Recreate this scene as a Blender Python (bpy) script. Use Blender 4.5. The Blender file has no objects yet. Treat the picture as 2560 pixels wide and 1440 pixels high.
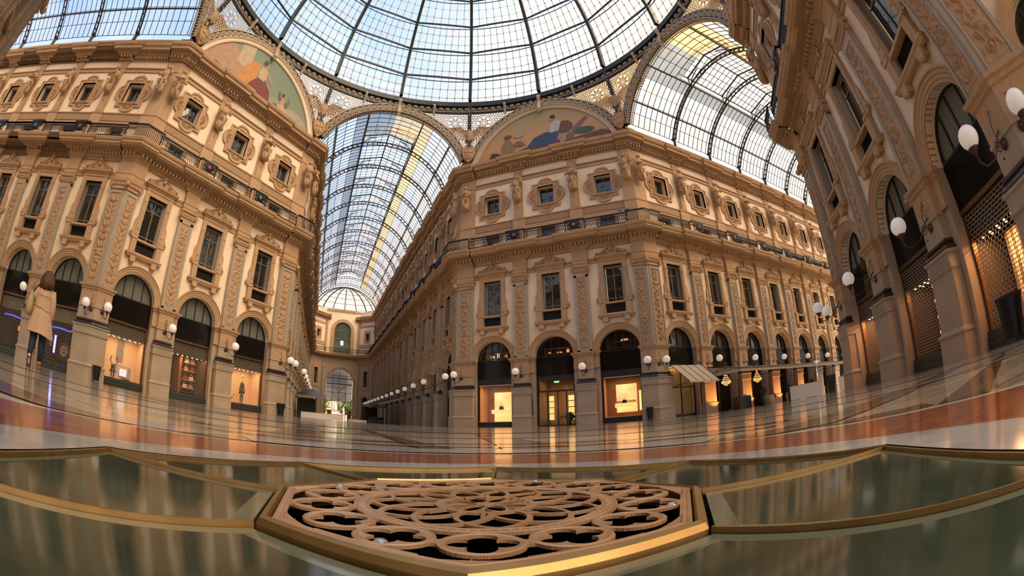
import bpy, math, random
import numpy as np
from mathutils import Vector, Matrix
from mathutils.geometry import tessellate_polygon
random.seed(7); np.random.seed(7)
pi = math.pi; D2R = pi / 180
SC = bpy.context.scene; COL = SC.collection

# ------------------------------------------------------------------ camera
# a 15 mm diagonal fisheye lying almost on the floor, tilted up
def make_camera():
    cd = bpy.data.cameras.new('camera'); co = bpy.data.objects.new('camera', cd); COL.objects.link(co); SC.camera = co
    yaw, pit, rol = 22.70357 * D2R, 19.94802 * D2R, -0.6348 * D2R
    f = Vector((math.sin(yaw) * math.cos(pit), math.cos(yaw) * math.cos(pit), math.sin(pit)))
    r = Vector((math.cos(yaw), -math.sin(yaw), 0)); u = r.cross(f)
    r2 = r * math.cos(rol) + u * math.sin(rol); u2 = u * math.cos(rol) - r * math.sin(rol)
    m = Matrix((r2, u2, -f)).transposed().to_4x4(); m.translation = (-3.33492, -16.20986, 0.1)
    co.matrix_world = m
    cd.type = 'PANO'; cd.panorama_type = 'FISHEYE_LENS_POLYNOMIAL'
    F, K = 1115.50999, 0.01376
    th = np.linspace(0.0, 1.62, 400); rr = 2 * F * np.sin(th / 2) * (1 + K * th * th) * 36 / 2560
    A = np.stack([rr, rr ** 2, rr ** 3, rr ** 4], 1); c = np.linalg.lstsq(A, th, rcond=None)[0]
    cd.fisheye_polynomial_k0 = 0.0
    cd.fisheye_polynomial_k1, cd.fisheye_polynomial_k2, cd.fisheye_polynomial_k3, cd.fisheye_polynomial_k4 = [-float(x) for x in c]
    cd.fisheye_fov = 3.6
    cd.sensor_width = 36; cd.sensor_height = 20.25; cd.sensor_fit = 'HORIZONTAL'
    cd.shift_x = (1280 - 1259.70182) / 2560; cd.shift_y = (677.98137 - 720) / 1440
    cd.clip_start = 0.01; cd.clip_end = 1000
make_camera()

# ------------------------------------------------------------------ sky, sun, exposure
def make_world():
    w = bpy.data.worlds.new('sky'); SC.world = w; w.use_nodes = True; nt = w.node_tree; N = nt.nodes; L = nt.links
    bg = N['Background']; tc = N.new('ShaderNodeTexCoord')
    def dot(v):
        d = N.new('ShaderNodeVectorMath'); d.operation = 'DOT_PRODUCT'; d.inputs[1].default_value = v
        L.new(tc.outputs['Generated'], d.inputs[0]); return d.outputs['Value']
    # blue morning sky in the west and north-west, pale bright sky to the east
    r = N.new('ShaderNodeValToRGB'); r.color_ramp.elements[0].position = .20; r.color_ramp.elements[1].position = .74
    r.color_ramp.elements[0].color = (.28, .45, .82, 1); r.color_ramp.elements[1].color = (.86, .79, .68, 1)
    e = r.color_ramp.elements.new(.5); e.color = (.44, .60, .88, 1)
    mr = N.new('ShaderNodeMapRange'); mr.inputs[1].default_value = -1; mr.inputs[2].default_value = 1
    L.new(dot((.8, .15, -.1)), mr.inputs[0]); L.new(mr.outputs[0], r.inputs[0])
    # warm low band toward the horizon
    r2 = N.new('ShaderNodeValToRGB'); r2.color_ramp.elements[0].position = .0; r2.color_ramp.elements[1].position = .45
    r2.color_ramp.elements[0].color = (1, 1, 1, 1); r2.color_ramp.elements[1].color = (0, 0, 0, 1)
    L.new(dot((0, 0, 1)), r2.inputs[0])
    mx = N.new('ShaderNodeMix'); mx.data_type = 'RGBA'; L.new(r2.outputs[0], mx.inputs[0])
    L.new(r.outputs[0], mx.inputs[6]); mx.inputs[7].default_value = (1.0, .74, .50, 1)
    # thin high cloud
    no = N.new('ShaderNodeTexNoise'); no.inputs['Scale'].default_value = 2.2; no.inputs['Detail'].default_value = 5
    L.new(tc.outputs['Generated'], no.inputs['Vector'])
    m3 = N.new('ShaderNodeMapRange'); m3.inputs[1].default_value = .5; m3.inputs[2].default_value = .75; L.new(no.outputs[0], m3.inputs[0])
    mc = N.new('ShaderNodeMix'); mc.data_type = 'RGBA'; L.new(m3.outputs[0], mc.inputs[0]); L.new(mx.outputs[2], mc.inputs[6]); mc.inputs[7].default_value = (.72, .78, .86, 1)
    L.new(mc.outputs[2], bg.inputs['Color']); bg.inputs['Strength'].default_value = 1.25
make_world()
def make_sun():
    l = bpy.data.lights.new('sun', 'SUN'); l.energy = 5.2; l.angle = 50 * D2R; l.color = (1, .70, .42)
    o = bpy.data.objects.new('sun', l); COL.objects.link(o)
    o.rotation_euler = Vector((-.40, .62, -.74)).to_track_quat('-Z', 'Y').to_euler()
make_sun()
VS = SC.view_settings; VS.view_transform = 'Standard'; VS.look = 'None'; VS.exposure = 0.3; VS.gamma = 1.0; VS.use_curve_mapping = False
try:
    cy = SC.cycles
    cy.max_bounces = 6; cy.diffuse_bounces = 3; cy.glossy_bounces = 3; cy.transmission_bounces = 4; cy.transparent_max_bounces = 10
    cy.use_adaptive_sampling = True; cy.adaptive_threshold = 0.02; cy.caustics_reflective = False; cy.caustics_refractive = False
    cy.sample_clamp_indirect = 4; cy.use_denoising = True
except Exception:
    pass

# ------------------------------------------------------------------ mesh builder
class MB:
    def __init__(s): s.v = []; s.f = []; s.m = []; s.s = []
    def raw(s, v, f, m=0, sm=False):
        n = len(s.v); s.v.extend((float(p[0]), float(p[1]), float(p[2])) for p in v)
        for q in f: s.f.append(tuple(i + n for i in q))
        s.m += [m] * len(f); s.s += [sm] * len(f); return s
    def add(s, o, M=None, dm=0):
        n = len(s.v)
        if M is None: s.v += o.v
        else:
            if o.v:
                a = np.array(o.v); A = np.array(M); a = a @ A[:3, :3].T + A[:3, 3]; s.v += [tuple(p) for p in a.tolist()]
        s.f += [tuple(i + n for i in q) for q in o.f]; s.m += [x + dm for x in o.m]; s.s += o.s; return s
    def box(s, x0, x1, y0, y1, z0, z1, m=0):
        v = [(x, y, z) for z in (z0, z1) for y in (y0, y1) for x in (x0, x1)]
        return s.raw(v, [(0, 2, 3, 1), (4, 5, 7, 6), (0, 1, 5, 4), (2, 6, 7, 3), (0, 4, 6, 2), (1, 3, 7, 5)], m)
    def taper(s, c, w0, d0, w1, d1, z0, z1, m=0):
        x, y = c
        v = [(x + a * w / 2, y + b * d / 2, z) for w, d, z in ((w0, d0, z0), (w1, d1, z1)) for b in (-1, 1) for a in (-1, 1)]
        return s.raw(v, [(0, 2, 3, 1), (4, 5, 7, 6), (0, 1, 5, 4), (2, 6, 7, 3), (0, 4, 6, 2), (1, 3, 7, 5)], m)
    def sweep(s, path, prof, m=0, closed=False, caps=True, sm=False):
        """prof: list of (out, z); path: plan polyline; outward = right-hand side of travel (toward -y when going +x)"""
        P = [Vector(p) for p in path]; n = len(P); k = len(prof); V = []
        for i in range(n):
            a = P[(i - 1) % n] if (closed or i > 0) else None; b = P[(i + 1) % n] if (closed or i < n - 1) else None
            ns = []
            if a is not None: d = (P[i] - a).normalized(); ns.append(Vector((d.y, -d.x)))
            if b is not None: d = (b - P[i]).normalized(); ns.append(Vector((d.y, -d.x)))
            mi = ns[0] if len(ns) == 1 else (ns[0] + ns[1]) / max(.2, 1 + ns[0].dot(ns[1]))
            for o, z in prof: V.append((P[i].x + mi.x * o, P[i].y + mi.y * o, z))
        F = []
        for i in range(n if closed else n - 1):
            j = (i + 1) % n
            for q in range(k - 1): F.append((i * k + q, j * k + q, j * k + q + 1, i * k + q + 1))
        if caps and not closed: F.append(tuple(range(k))); F.append(tuple((n - 1) * k + q for q in range(k - 1, -1, -1)))
        return s.raw(V, F, m, sm)
    def lathe(s, prof, c=(0, 0, 0), n=16, m=0, sm=True, M=None, a0=0, a1=2 * pi):
        full = abs(a1 - a0 - 2 * pi) < 1e-6; nn = n if full else n + 1; k = len(prof); V = []
        for i in range(nn):
            a = a0 + (a1 - a0) * i / n
            for r, z in prof: V.append((c[0] + r * math.cos(a), c[1] + r * math.sin(a), c[2] + z))
        F = [(i * k + q, ((i + 1) % nn) * k + q, ((i + 1) % nn) * k + q + 1, i * k + q + 1) for i in range(n) for q in range(k - 1)]
        if M is not None: V = [tuple(M @ Vector(p)) for p in V]
        return s.raw(V, F, m, sm)
    def tube(s, pts, r, n=6, m=0, closed=False, sm=True, caps=True):
        P = [Vector(p) for p in pts]; k = len(P); R = r if hasattr(r, '__len__') else [r] * k; V = []
        prev = None
        for i in range(k):
            a = P[(i - 1) % k] if (closed or i > 0) else P[i]; b = P[(i + 1) % k] if (closed or i < k - 1) else P[i]
            t = (b - a); t = t.normalized() if t.length > 1e-9 else Vector((0, 0, 1))
            if prev is None: u = t.orthogonal().normalized()
            else:
                u = prev - t * prev.dot(t); u = u.normalized() if u.length > 1e-6 else t.orthogonal().normalized()
            prev = u; w = t.cross(u)
            for j in range(n):
                an = 2 * pi * j / n; V.append(P[i] + (u * math.cos(an) + w * math.sin(an)) * R[i])
        F = [(i * n + j, i * n + (j + 1) % n, ((i + 1) % k) * n + (j + 1) % n, ((i + 1) % k) * n + j) for i in range(k if closed else k - 1) for j in range(n)]
        if caps and not closed: F.append(tuple(range(n - 1, -1, -1))); F.append(tuple((k - 1) * n + j for j in range(n)))
        return s.raw(V, F, m, sm)
    def bar(s, p, q, w, h=None, m=0, up=(0, 0, 1)):
        """rectangular bar from p to q, w across, h along up"""
        h = w if h is None else h; p = Vector(p); q = Vector(q); t = (q - p).normalized(); u = Vector(up)
        a = t.cross(u)
        if a.length < 1e-5: a = t.orthogonal()
        a.normalize(); b = a.cross(t); a = a * w / 2; b = b * h / 2
        V = [e + x * a + y * b for e in (p, q) for x, y in ((-1, -1), (1, -1), (1, 1), (-1, 1))]
        return s.raw(V, [(0, 1, 2, 3), (7, 6, 5, 4), (0, 4, 5, 1), (1, 5, 6, 2), (2, 6, 7, 3), (3, 7, 4, 0)], m)
    def ball(s, c, r, n=12, k=8, m=0, M=None):
        rx, ry, rz = r if hasattr(r, '__len__') else (r, r, r)
        pr = [(math.sin(pi * i / k), -math.cos(pi * i / k)) for i in range(k + 1)]; V = []
        for i in range(n):
            a = 2 * pi * i / n
            for q, z in pr:
                p = Vector((rx * q * math.cos(a), ry * q * math.sin(a), rz * z))
                if M is not None: p = M @ p
                V.append((p[0] + c[0], p[1] + c[1], p[2] + c[2]))
        F = [(i * (k + 1) + q, ((i + 1) % n) * (k + 1) + q, ((i + 1) % n) * (k + 1) + q + 1, i * (k + 1) + q + 1) for i in range(n) for q in range(k)]
        return s.raw(V, F, m, True)
    def plate(s, outer, holes=(), y0=0.0, y1=.05, m=0, fn=None, sides=True):
        """flat plate from 2D loops (a, b) -> (a, y, b)"""
        loops = [list(outer)] + [list(h) for h in holes]; pts = [p for l in loops for p in l]; n = len(pts)
        tri = tessellate_polygon([[Vector((p[0], p[1], 0)) for p in l] for l in loops])
        V = [(p[0], y0, p[1]) for p in pts] + [(p[0], y1, p[1]) for p in pts]
        F = [tuple(t) for t in tri] + [tuple(i + n for i in t[::-1]) for t in tri]
        if sides:
            o = 0
            for l in loops:
                k = len(l)
                for i in range(k): j = (i + 1) % k; F.append((o + i, o + j, o + j + n, o + i + n))
                o += k
        if fn: V = [fn(*p) for p in V]
        return s.raw(V, F, m)
    def arc(s, cx, cz, R, prof, a0=0, a1=pi, n=24, m=0, y=0.0, sm=False):
        """moulding along an arch in the xz plane: prof (dr, out)"""
        k = len(prof); V = []
        for i in range(n + 1):
            a = a0 + (a1 - a0) * i / n; c, q = math.cos(a), math.sin(a)
            for dr, o in prof: V.append((cx + (R + dr) * c, y - o, cz + (R + dr) * q))
        F = [(i * k + q, (i + 1) * k + q, (i + 1) * k + q + 1, i * k + q + 1) for i in range(n) for q in range(k - 1)]
        return s.raw(V, F, m, sm)
    def loft(s, rings, m=0, closed=True, caps=True, sm=True):
        k = len(rings[0]); V = [p for r in rings for p in r]; n = len(rings); F = []
        for i in range(n - 1):
            for j in range(k if closed else k - 1): F.append((i * k + j, i * k + (j + 1) % k, (i + 1) * k + (j + 1) % k, (i + 1) * k + j))
        if caps: F.append(tuple(range(k - 1, -1, -1))); F.append(tuple((n - 1) * k + j for j in range(k)))
        return s.raw(V, F, m, sm)
    def mesh(s, name, mats):
        me = bpy.data.meshes.new(name); me.from_pydata(s.v, [], s.f)
        me.polygons.foreach_set('material_index', s.m); me.polygons.foreach_set('use_smooth', s.s)
        for q in (mats if isinstance(mats, (list, tuple)) else [mats]): me.materials.append(q)
        me.update(); return me
    def build(s, name, mats, parent=None, **k): return link(name, s.mesh(name, mats), parent, **k)

def link(name, me, parent=None, label=None, cat=None, group=None, kind=None, M=None):
    o = bpy.data.objects.new(name, me); COL.objects.link(o)
    if parent is not None: o.parent = parent
    if M is not None: o.matrix_world = M if parent is None else o.matrix_world
    tag(o, label, cat, group, kind); return o
def tag(o, label=None, cat=None, group=None, kind=None):
    if label: o['label'] = label
    if cat: o['category'] = cat
    if group: o['group'] = group
    if kind: o['kind'] = kind
    return o
def empty(name, M=None, label=None, cat=None, group=None, kind=None):
    o = bpy.data.objects.new(name, None); o.empty_display_size = .2; COL.objects.link(o)
    if M is not None: o.matrix_world = M
    return tag(o, label, cat, group, kind)
def ell(cx, cz, rx, rz=None, n=20, a0=0): rz = rx if rz is None else rz; return [(cx + rx * math.cos(a0 + 2 * pi * i / n), cz + rz * math.sin(a0 + 2 * pi * i / n)) for i in range(n)]
def rect(x0, x1, z0, z1): return [(x0, z0), (x1, z0), (x1, z1), (x0, z1)]
def place(kit, name, M, label, cat, group=None, kind=None):
    """kit: list of (part name, mesh, [sub-parts...], part label) sharing mesh data"""
    r = empty(name, M, label, cat, group, kind)
    for k in kit:
        p = link(k[0], k[1], r)
        if len(k) > 3 and k[3]: p['label'] = k[3]
        for q in (k[2] if len(k) > 2 and k[2] else []): link(q[0], q[1], p)
    return r

# ------------------------------------------------------------------ materials
MATS = {}
def mat(name, col, rough=.6, metal=0, var=.12, vscale=1.5, bump=0, bscale=20, spec=.5, emit=None, estr=0, coat=0, col2=None, vdetail=4):
    m = bpy.data.materials.new(name); m.use_nodes = True; nt = m.node_tree; N = nt.nodes; L = nt.links; b = N['Principled BSDF']
    b.inputs['Base Color'].default_value = (*col, 1); b.inputs['Roughness'].default_value = rough; b.inputs['Metallic'].default_value = metal
    b.inputs['Specular IOR Level'].default_value = spec; b.inputs['Coat Weight'].default_value = coat
    if emit: b.inputs['Emission Color'].default_value = (*emit, 1); b.inputs['Emission Strength'].default_value = estr
    if var or bump: tc = N.new('ShaderNodeTexCoord')
    if var:
        no = N.new('ShaderNodeTexNoise'); no.inputs['Scale'].default_value = vscale; no.inputs['Detail'].default_value = vdetail; L.new(tc.outputs['Object'], no.inputs['Vector'])
        mx = N.new('ShaderNodeMix'); mx.data_type = 'RGBA'; L.new(no.outputs[0], mx.inputs[0])
        c2 = col2 or tuple(c * (1 - 2 * var) for c in col)
        mx.inputs[6].default_value = (*c2, 1); mx.inputs[7].default_value = (*[min(1, c * (1 + var * .6)) for c in col], 1)
        if not col2: mx.clamp_factor = True
        L.new(mx.outputs[2], b.inputs['Base Color'])
    if bump:
        n2 = N.new('ShaderNodeTexNoise'); n2.inputs['Scale'].default_value = bscale; n2.inputs['Detail'].default_value = 3; L.new(tc.outputs['Object'], n2.inputs['Vector'])
        bp = N.new('ShaderNodeBump'); bp.inputs['Strength'].default_value = bump; bp.inputs['Distance'].default_value = .02
        L.new(n2.outputs[0], bp.inputs['Height']); L.new(bp.outputs[0], b.inputs['Normal'])
    MATS[name] = m; return m
M_stucco = mat('cream_stucco', (.92, .76, .57), .85, var=.07, vscale=.7, bump=.15, bscale=14)
M_ochre = mat('ochre_stone', (.54, .35, .195), .75, var=.14, vscale=1.3, bump=.3, bscale=25)
M_ochre2 = mat('carved_ochre_terracotta', (.54, .35, .20), .7, var=.2, vscale=9, bump=.6, bscale=40)
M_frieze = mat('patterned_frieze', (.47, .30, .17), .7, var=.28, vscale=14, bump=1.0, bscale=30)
M_stone = mat('warm_grey_limestone', (.46, .36, .26), .55, var=.16, vscale=1.1, bump=.2, bscale=18)
M_plinth = mat('brown_grey_plinth_stone', (.30, .23, .17), .5, var=.3, vscale=2.2)
M_marb = mat('grey_marble_border', (.43, .37, .29), .4, var=.15, vscale=3)
M_dark = mat('dark_brown_granite', (.05, .032, .028), .25, var=.2, vscale=20)
M_iron = mat('dark_green_iron', (.045, .052, .05), .45, metal=.3, var=.2, vscale=3)
M_ironb = mat('black_wrought_iron', (.018, .018, .018), .4, metal=.5, var=0)
M_cream = mat('cream_painted_iron', (.62, .50, .36), .6, var=.12, vscale=2)
M_blackg = mat('black_fascia_glass', (.010, .009, .008), .08, var=0, spec=.12)
M_bronzef = mat('bronze_shop_frame', (.16, .09, .04), .35, metal=.7, var=.1)
M_grille = mat('grille_steel', (.42, .35, .26), .4, metal=.3, var=0)
M_frost = mat('grey_green_frosted_pane', (.17, .18, .145), .4, var=.12, vscale=.8, spec=.4)
M_shopdark = mat('dark_shop_interior', (.035, .026, .02), .7, var=.3, vscale=2)
M_wood = mat('window_frame_paint', (.26, .22, .16), .5, var=.1)
M_plinthshop = mat('dark_green_shop_plinth', (.045, .055, .045), .35, var=.2, vscale=3)
M_white = mat('white_board', (.72, .66, .58), .5, var=.05)
M_black = mat('black_paint', (.012, .012, .013), .4, var=0)
M_gold = mat('brass', (.75, .47, .17), .28, metal=1, var=.15, vscale=12)
M_canvas = mat('beige_canvas', (.55, .45, .33), .85, var=.08, vscale=2)
def glassmat(name, base, rough=.03, wav=.02, refl=.85):
    m = bpy.data.materials.new(name); m.use_nodes = True; nt = m.node_tree; N = nt.nodes; L = nt.links; b = N['Principled BSDF']
    b.inputs['Base Color'].default_value = (*base, 1); b.inputs['Roughness'].default_value = rough; b.inputs['Specular IOR Level'].default_value = refl; b.inputs['IOR'].default_value = 1.7
    tc = N.new('ShaderNodeTexCoord'); no = N.new('ShaderNodeTexNoise'); no.inputs['Scale'].default_value = 1.1; no.inputs['Detail'].default_value = 1; L.new(tc.outputs['Object'], no.inputs['Vector'])
    bp = N.new('ShaderNodeBump'); bp.inputs['Strength'].default_value = 1; bp.inputs['Distance'].default_value = wav; L.new(no.outputs[0], bp.inputs['Height']); L.new(bp.outputs[0], b.inputs['Normal'])
    return m
M_wglass = glassmat('dark_window_glass', (.02, .018, .014), refl=.5)
def emat(name, col, s, pat=None):
    m = bpy.data.materials.new(name); m.use_nodes = True; nt = m.node_tree; N = nt.nodes; L = nt.links; b = N['Principled BSDF']
    b.inputs['Base Color'].default_value = (.8, .8, .8, 1); b.inputs['Emission Color'].default_value = (*col, 1); b.inputs['Emission Strength'].default_value = s
    if pat:
        tc = N.new('ShaderNodeTexCoord'); no = N.new('ShaderNodeTexNoise'); no.inputs['Scale'].default_value = pat; L.new(tc.outputs['Object'], no.inputs['Vector'])
        mr = N.new('ShaderNodeMapRange'); mr.inputs[1].default_value = .35; mr.inputs[2].default_value = .7; mr.inputs[3].default_value = s * .55; mr.inputs[4].default_value = s * 1.15
        L.new(no.outputs[0], mr.inputs[0]); L.new(mr.outputs[0], b.inputs['Emission Strength'])
    return m
def clearglass(name, tint, dirt, fac, rough=.05, scale=1.2, edge=(.9, .85, .75), d0=.45, d1=.75):
    """thin sheet: transparent + a little mirror + translucent dirt with stains"""
    m = bpy.data.materials.new(name); m.use_nodes = True; nt = m.node_tree; N = nt.nodes; L = nt.links; N.remove(N['Principled BSDF']); out = N['Material Output']
    tr = N.new('ShaderNodeBsdfTransparent'); tr.inputs[0].default_value = (*tint, 1)
    gl = N.new('ShaderNodeBsdfGlossy'); gl.inputs['Roughness'].default_value = rough
    tl = N.new('ShaderNodeBsdfTranslucent'); tl.inputs[0].default_value = (*dirt, 1)
    lw = N.new('ShaderNodeLayerWeight'); fr = N.new('ShaderNodeMapRange'); fr.inputs[1].default_value = .5; fr.inputs[3].default_value = .02; fr.inputs[4].default_value = .22; L.new(lw.outputs['Facing'], fr.inputs[0])
    tc = N.new('ShaderNodeTexCoord'); no = N.new('ShaderNodeTexNoise'); no.inputs['Scale'].default_value = scale; no.inputs['Detail'].default_value = 2; L.new(tc.outputs['Object'], no.inputs['Vector'])
    mr = N.new('ShaderNodeMapRange'); mr.inputs[1].default_value = d0; mr.inputs[2].default_value = d1; mr.inputs[3].default_value = fac[0]; mr.inputs[4].default_value = fac[1]; L.new(no.outputs[0], mr.inputs[0])
    a = N.new('ShaderNodeMixShader'); L.new(mr.outputs[0], a.inputs[0]); L.new(tr.outputs[0], a.inputs[1]); L.new(tl.outputs[0], a.inputs[2])
    c = N.new('ShaderNodeMixShader'); L.new(fr.outputs[0], c.inputs[0]); L.new(a.outputs[0], c.inputs[1]); L.new(gl.outputs[0], c.inputs[2])
    L.new(c.outputs[0], out.inputs[0]); return m
M_pane = clearglass('roof_glass_pane', (.93, .96, 1.0), (.95, .80, .58), (.04, .32), d0=.45, d1=.75, scale=.55)
M_panecream = clearglass('cream_lattice_pane', (1.0, .95, .85), (1, .88, .66), (.02, .12))
M_paneamb = clearglass('amber_frosted_roof_pane', (1.0, .78, .48), (1.0, .70, .36), (.2, .6), scale=.9)  # in the vaults, amber stands in for wall-coloured strips beyond the glass
M_panegry = clearglass('grey_tinted_roof_pane', (.42, .46, .50), (.5, .5, .48), (.3, .7), scale=.8)  # grey tint stands in for walkway strips above the vault glass
M_shopg = clearglass('shop_window_glass', (.96, .96, .95), (.8, .8, .8), (.0, .02))

# ------------------------------------------------------------------ plan of the place
AP = 18.0; TH = math.tan(22.5 * D2R) * AP
ARMX = -.0125                           # the long arcade bends slightly to the west
def RZ(a): return Matrix.Rotation(a, 4, 'Z')
def frame(az, x, y, z=0): return Matrix.Translation((x, y, z)) @ RZ(-az * D2R)
def facM(az, t=0, out=0): a = az * D2R; return frame(az, math.sin(a) * (AP - out) + math.cos(a) * t, math.cos(a) * (AP - out) - math.sin(a) * t)
B = 4.95                                # bay width
# ------------------------------------------------------------------ shared pieces of one bay (local frame: x right, -y toward the viewer, z up)
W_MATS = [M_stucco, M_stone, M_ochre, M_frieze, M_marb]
def bay_wall(mb, x, lower=True):
    h = B / 2
    if lower:
        for s in (-1, 1):
            a, b = sorted((x + s * 1.52, x + s * h)); mb.box(a, b, 0, .9, 0, 5.3, 1)
        arcp = [(x - 1.52 * math.cos(pi * i / 24), 5.3 + 1.52 * math.sin(pi * i / 24)) for i in range(25)]
        mb.plate([(x - h, 5.3)] + arcp + [(x + h, 5.3), (x + h, 12.1), (x - h, 12.1)], [rect(x - .73, x + .73, 8.0, 11.8)], 0, .9, 0)
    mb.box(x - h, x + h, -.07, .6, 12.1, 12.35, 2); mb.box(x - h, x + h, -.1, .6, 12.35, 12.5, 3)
    mb.box(x - h, x + h, 0, .6, 12.5, 13.3, 0); mb.box(x - h, x + h, 0, .6, 13.3, 14.8, 2)
    mb.plate(rect(x - h, x + h, 14.8, 16.0), [rect(x - .6, x + .6, 14.95, 15.88)], 0, .6, 2)
    for s in (-1, 1):
        mb.plate(rect(x + s * 1.35 - .42, x + s * 1.35 + .42, 14.95, 15.85), (), -.02, 0, 0)
        mb.plate(rect(x + s * .72 - .09, x + s * .72 + .09, 14.8, 15.95), (), -.06, 0, 2)
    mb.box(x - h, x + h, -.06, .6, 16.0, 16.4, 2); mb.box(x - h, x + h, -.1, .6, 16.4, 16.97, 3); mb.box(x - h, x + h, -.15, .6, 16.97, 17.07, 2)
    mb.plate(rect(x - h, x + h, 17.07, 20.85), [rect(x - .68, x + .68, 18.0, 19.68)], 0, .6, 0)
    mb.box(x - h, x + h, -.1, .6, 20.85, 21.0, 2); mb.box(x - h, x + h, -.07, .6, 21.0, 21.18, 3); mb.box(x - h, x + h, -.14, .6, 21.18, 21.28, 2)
    mb.box(x - h, x + h, 0, .6, 21.28, 22.0, 0)
    mb.box(x - h, x + h, 0, .6, 22.0, 23.1, 2); mb.box(x - h, x + h, .1, .7, 23.1, 24.35, 2)
    mb.box(x - h, x + h, .02, .7, 23.1, 23.45, 2); mb.box(x - h, x + h, -.02, .7, 24.2, 24.4, 2)
    mb.plate(rect(x - h + .5, x + h - .5, 23.6, 24.08), (), .05, .1, 2)
    # archivolt, lower mouldings of the arch
    if lower:
        mb.arc(x, 5.3, 1.52, [(0, -.3), (0, .06), (.1, .06), (.12, .1), (.24, .1), (.26, .14), (.38, .14), (.40, .2), (.46, .2), (.46, 0)], n=28, m=2)
SLAB = [(0, 13.3), (.12, 13.32), (.14, 13.5), (.34, 13.6), (.36, 13.78), (.5, 13.8), (.52, 13.88), (.9, 13.93), (.98, 13.97), (1.03, 14.05), (1.1, 14.08), (1.1, 14.22), (1.18, 14.28), (1.24, 14.44), (1.2, 14.5), (0, 14.5)]
CORN = [(0, 21.95), (.1, 21.97), (.12, 22.06), (.16, 22.06), (.16, 22.3), (.34, 22.36), (.4, 22.5), (.8, 22.56), (.82, 22.78), (.92, 22.84), (1.0, 23.0), (1.02, 23.12), (0, 23.14)]
def ressaut(x0, x1, pil, hw=.62, d=.2):
    P = [(x0, 0)]
    for p in pil:
        if p - hw > x0 + .01: P += [(p - hw, 0), (p - hw, -d)]
        else: P[0] = (x0, -d)
        if p + hw < x1 - .01: P += [(p + hw, -d), (p + hw, 0)]
        else: P += [(x1, -d)]
    if P[-1][0] < x1 - .01: P += [(x1, 0)]
    return P
def teeth(mb, path, out, z0, z1, w, gap, dep, m):
    for a, b in zip(path[:-1], path[1:]):
        a = Vector(a); b = Vector(b); L = (b - a).length
        if L < .3: continue
        d = (b - a) / L; nn = Vector((d.y, -d.x)); k = int(L / (w + gap)); st = L / k
        for i in range(k):
            c = a + d * (st * (i + .5)); p = [c + d * (-w / 2) + nn * (out - .04), c + d * (w / 2) + nn * (out - .04), c + d * (w / 2) + nn * (out + dep), c - d * (w / 2) + nn * (out + dep)]
            mb.raw([(q.x, q.y, z) for z in (z0, z1) for q in p], [(0, 1, 2, 3), (4, 7, 6, 5), (0, 4, 5, 1), (1, 5, 6, 2), (2, 6, 7, 3), (3, 7, 4, 0)], m)
def cornices(path, root):
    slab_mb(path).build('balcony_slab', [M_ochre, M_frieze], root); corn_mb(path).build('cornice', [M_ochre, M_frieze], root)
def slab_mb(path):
    s = MB().sweep(path, SLAB[:4], 0, caps=False).sweep(path, SLAB[3:6], 1, caps=False).sweep(path, SLAB[5:7], 0, caps=False).sweep(path, SLAB[6:9], 1, caps=False).sweep(path, SLAB[8:], 0); teeth(s, path, .36, 13.58, 13.8, .15, .13, .2, 0); return s  # dark frieze colour on soffit and behind teeth also stands in for shade
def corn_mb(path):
    c = MB().sweep(path, CORN[:3], 0, caps=False).sweep(path, CORN[2:5], 1, caps=False).sweep(path, CORN[4:7], 0, caps=False).sweep(path, CORN[6:8], 1, caps=False).sweep(path, CORN[7:], 0); teeth(c, path, .16, 22.06, 22.3, .13, .12, .2, 0); teeth(c, path, .84, 22.86, 23.04, .12, .08, .14, 0); return c  # patterned frieze colour under the corona and behind dentils also deepens their shade

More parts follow.
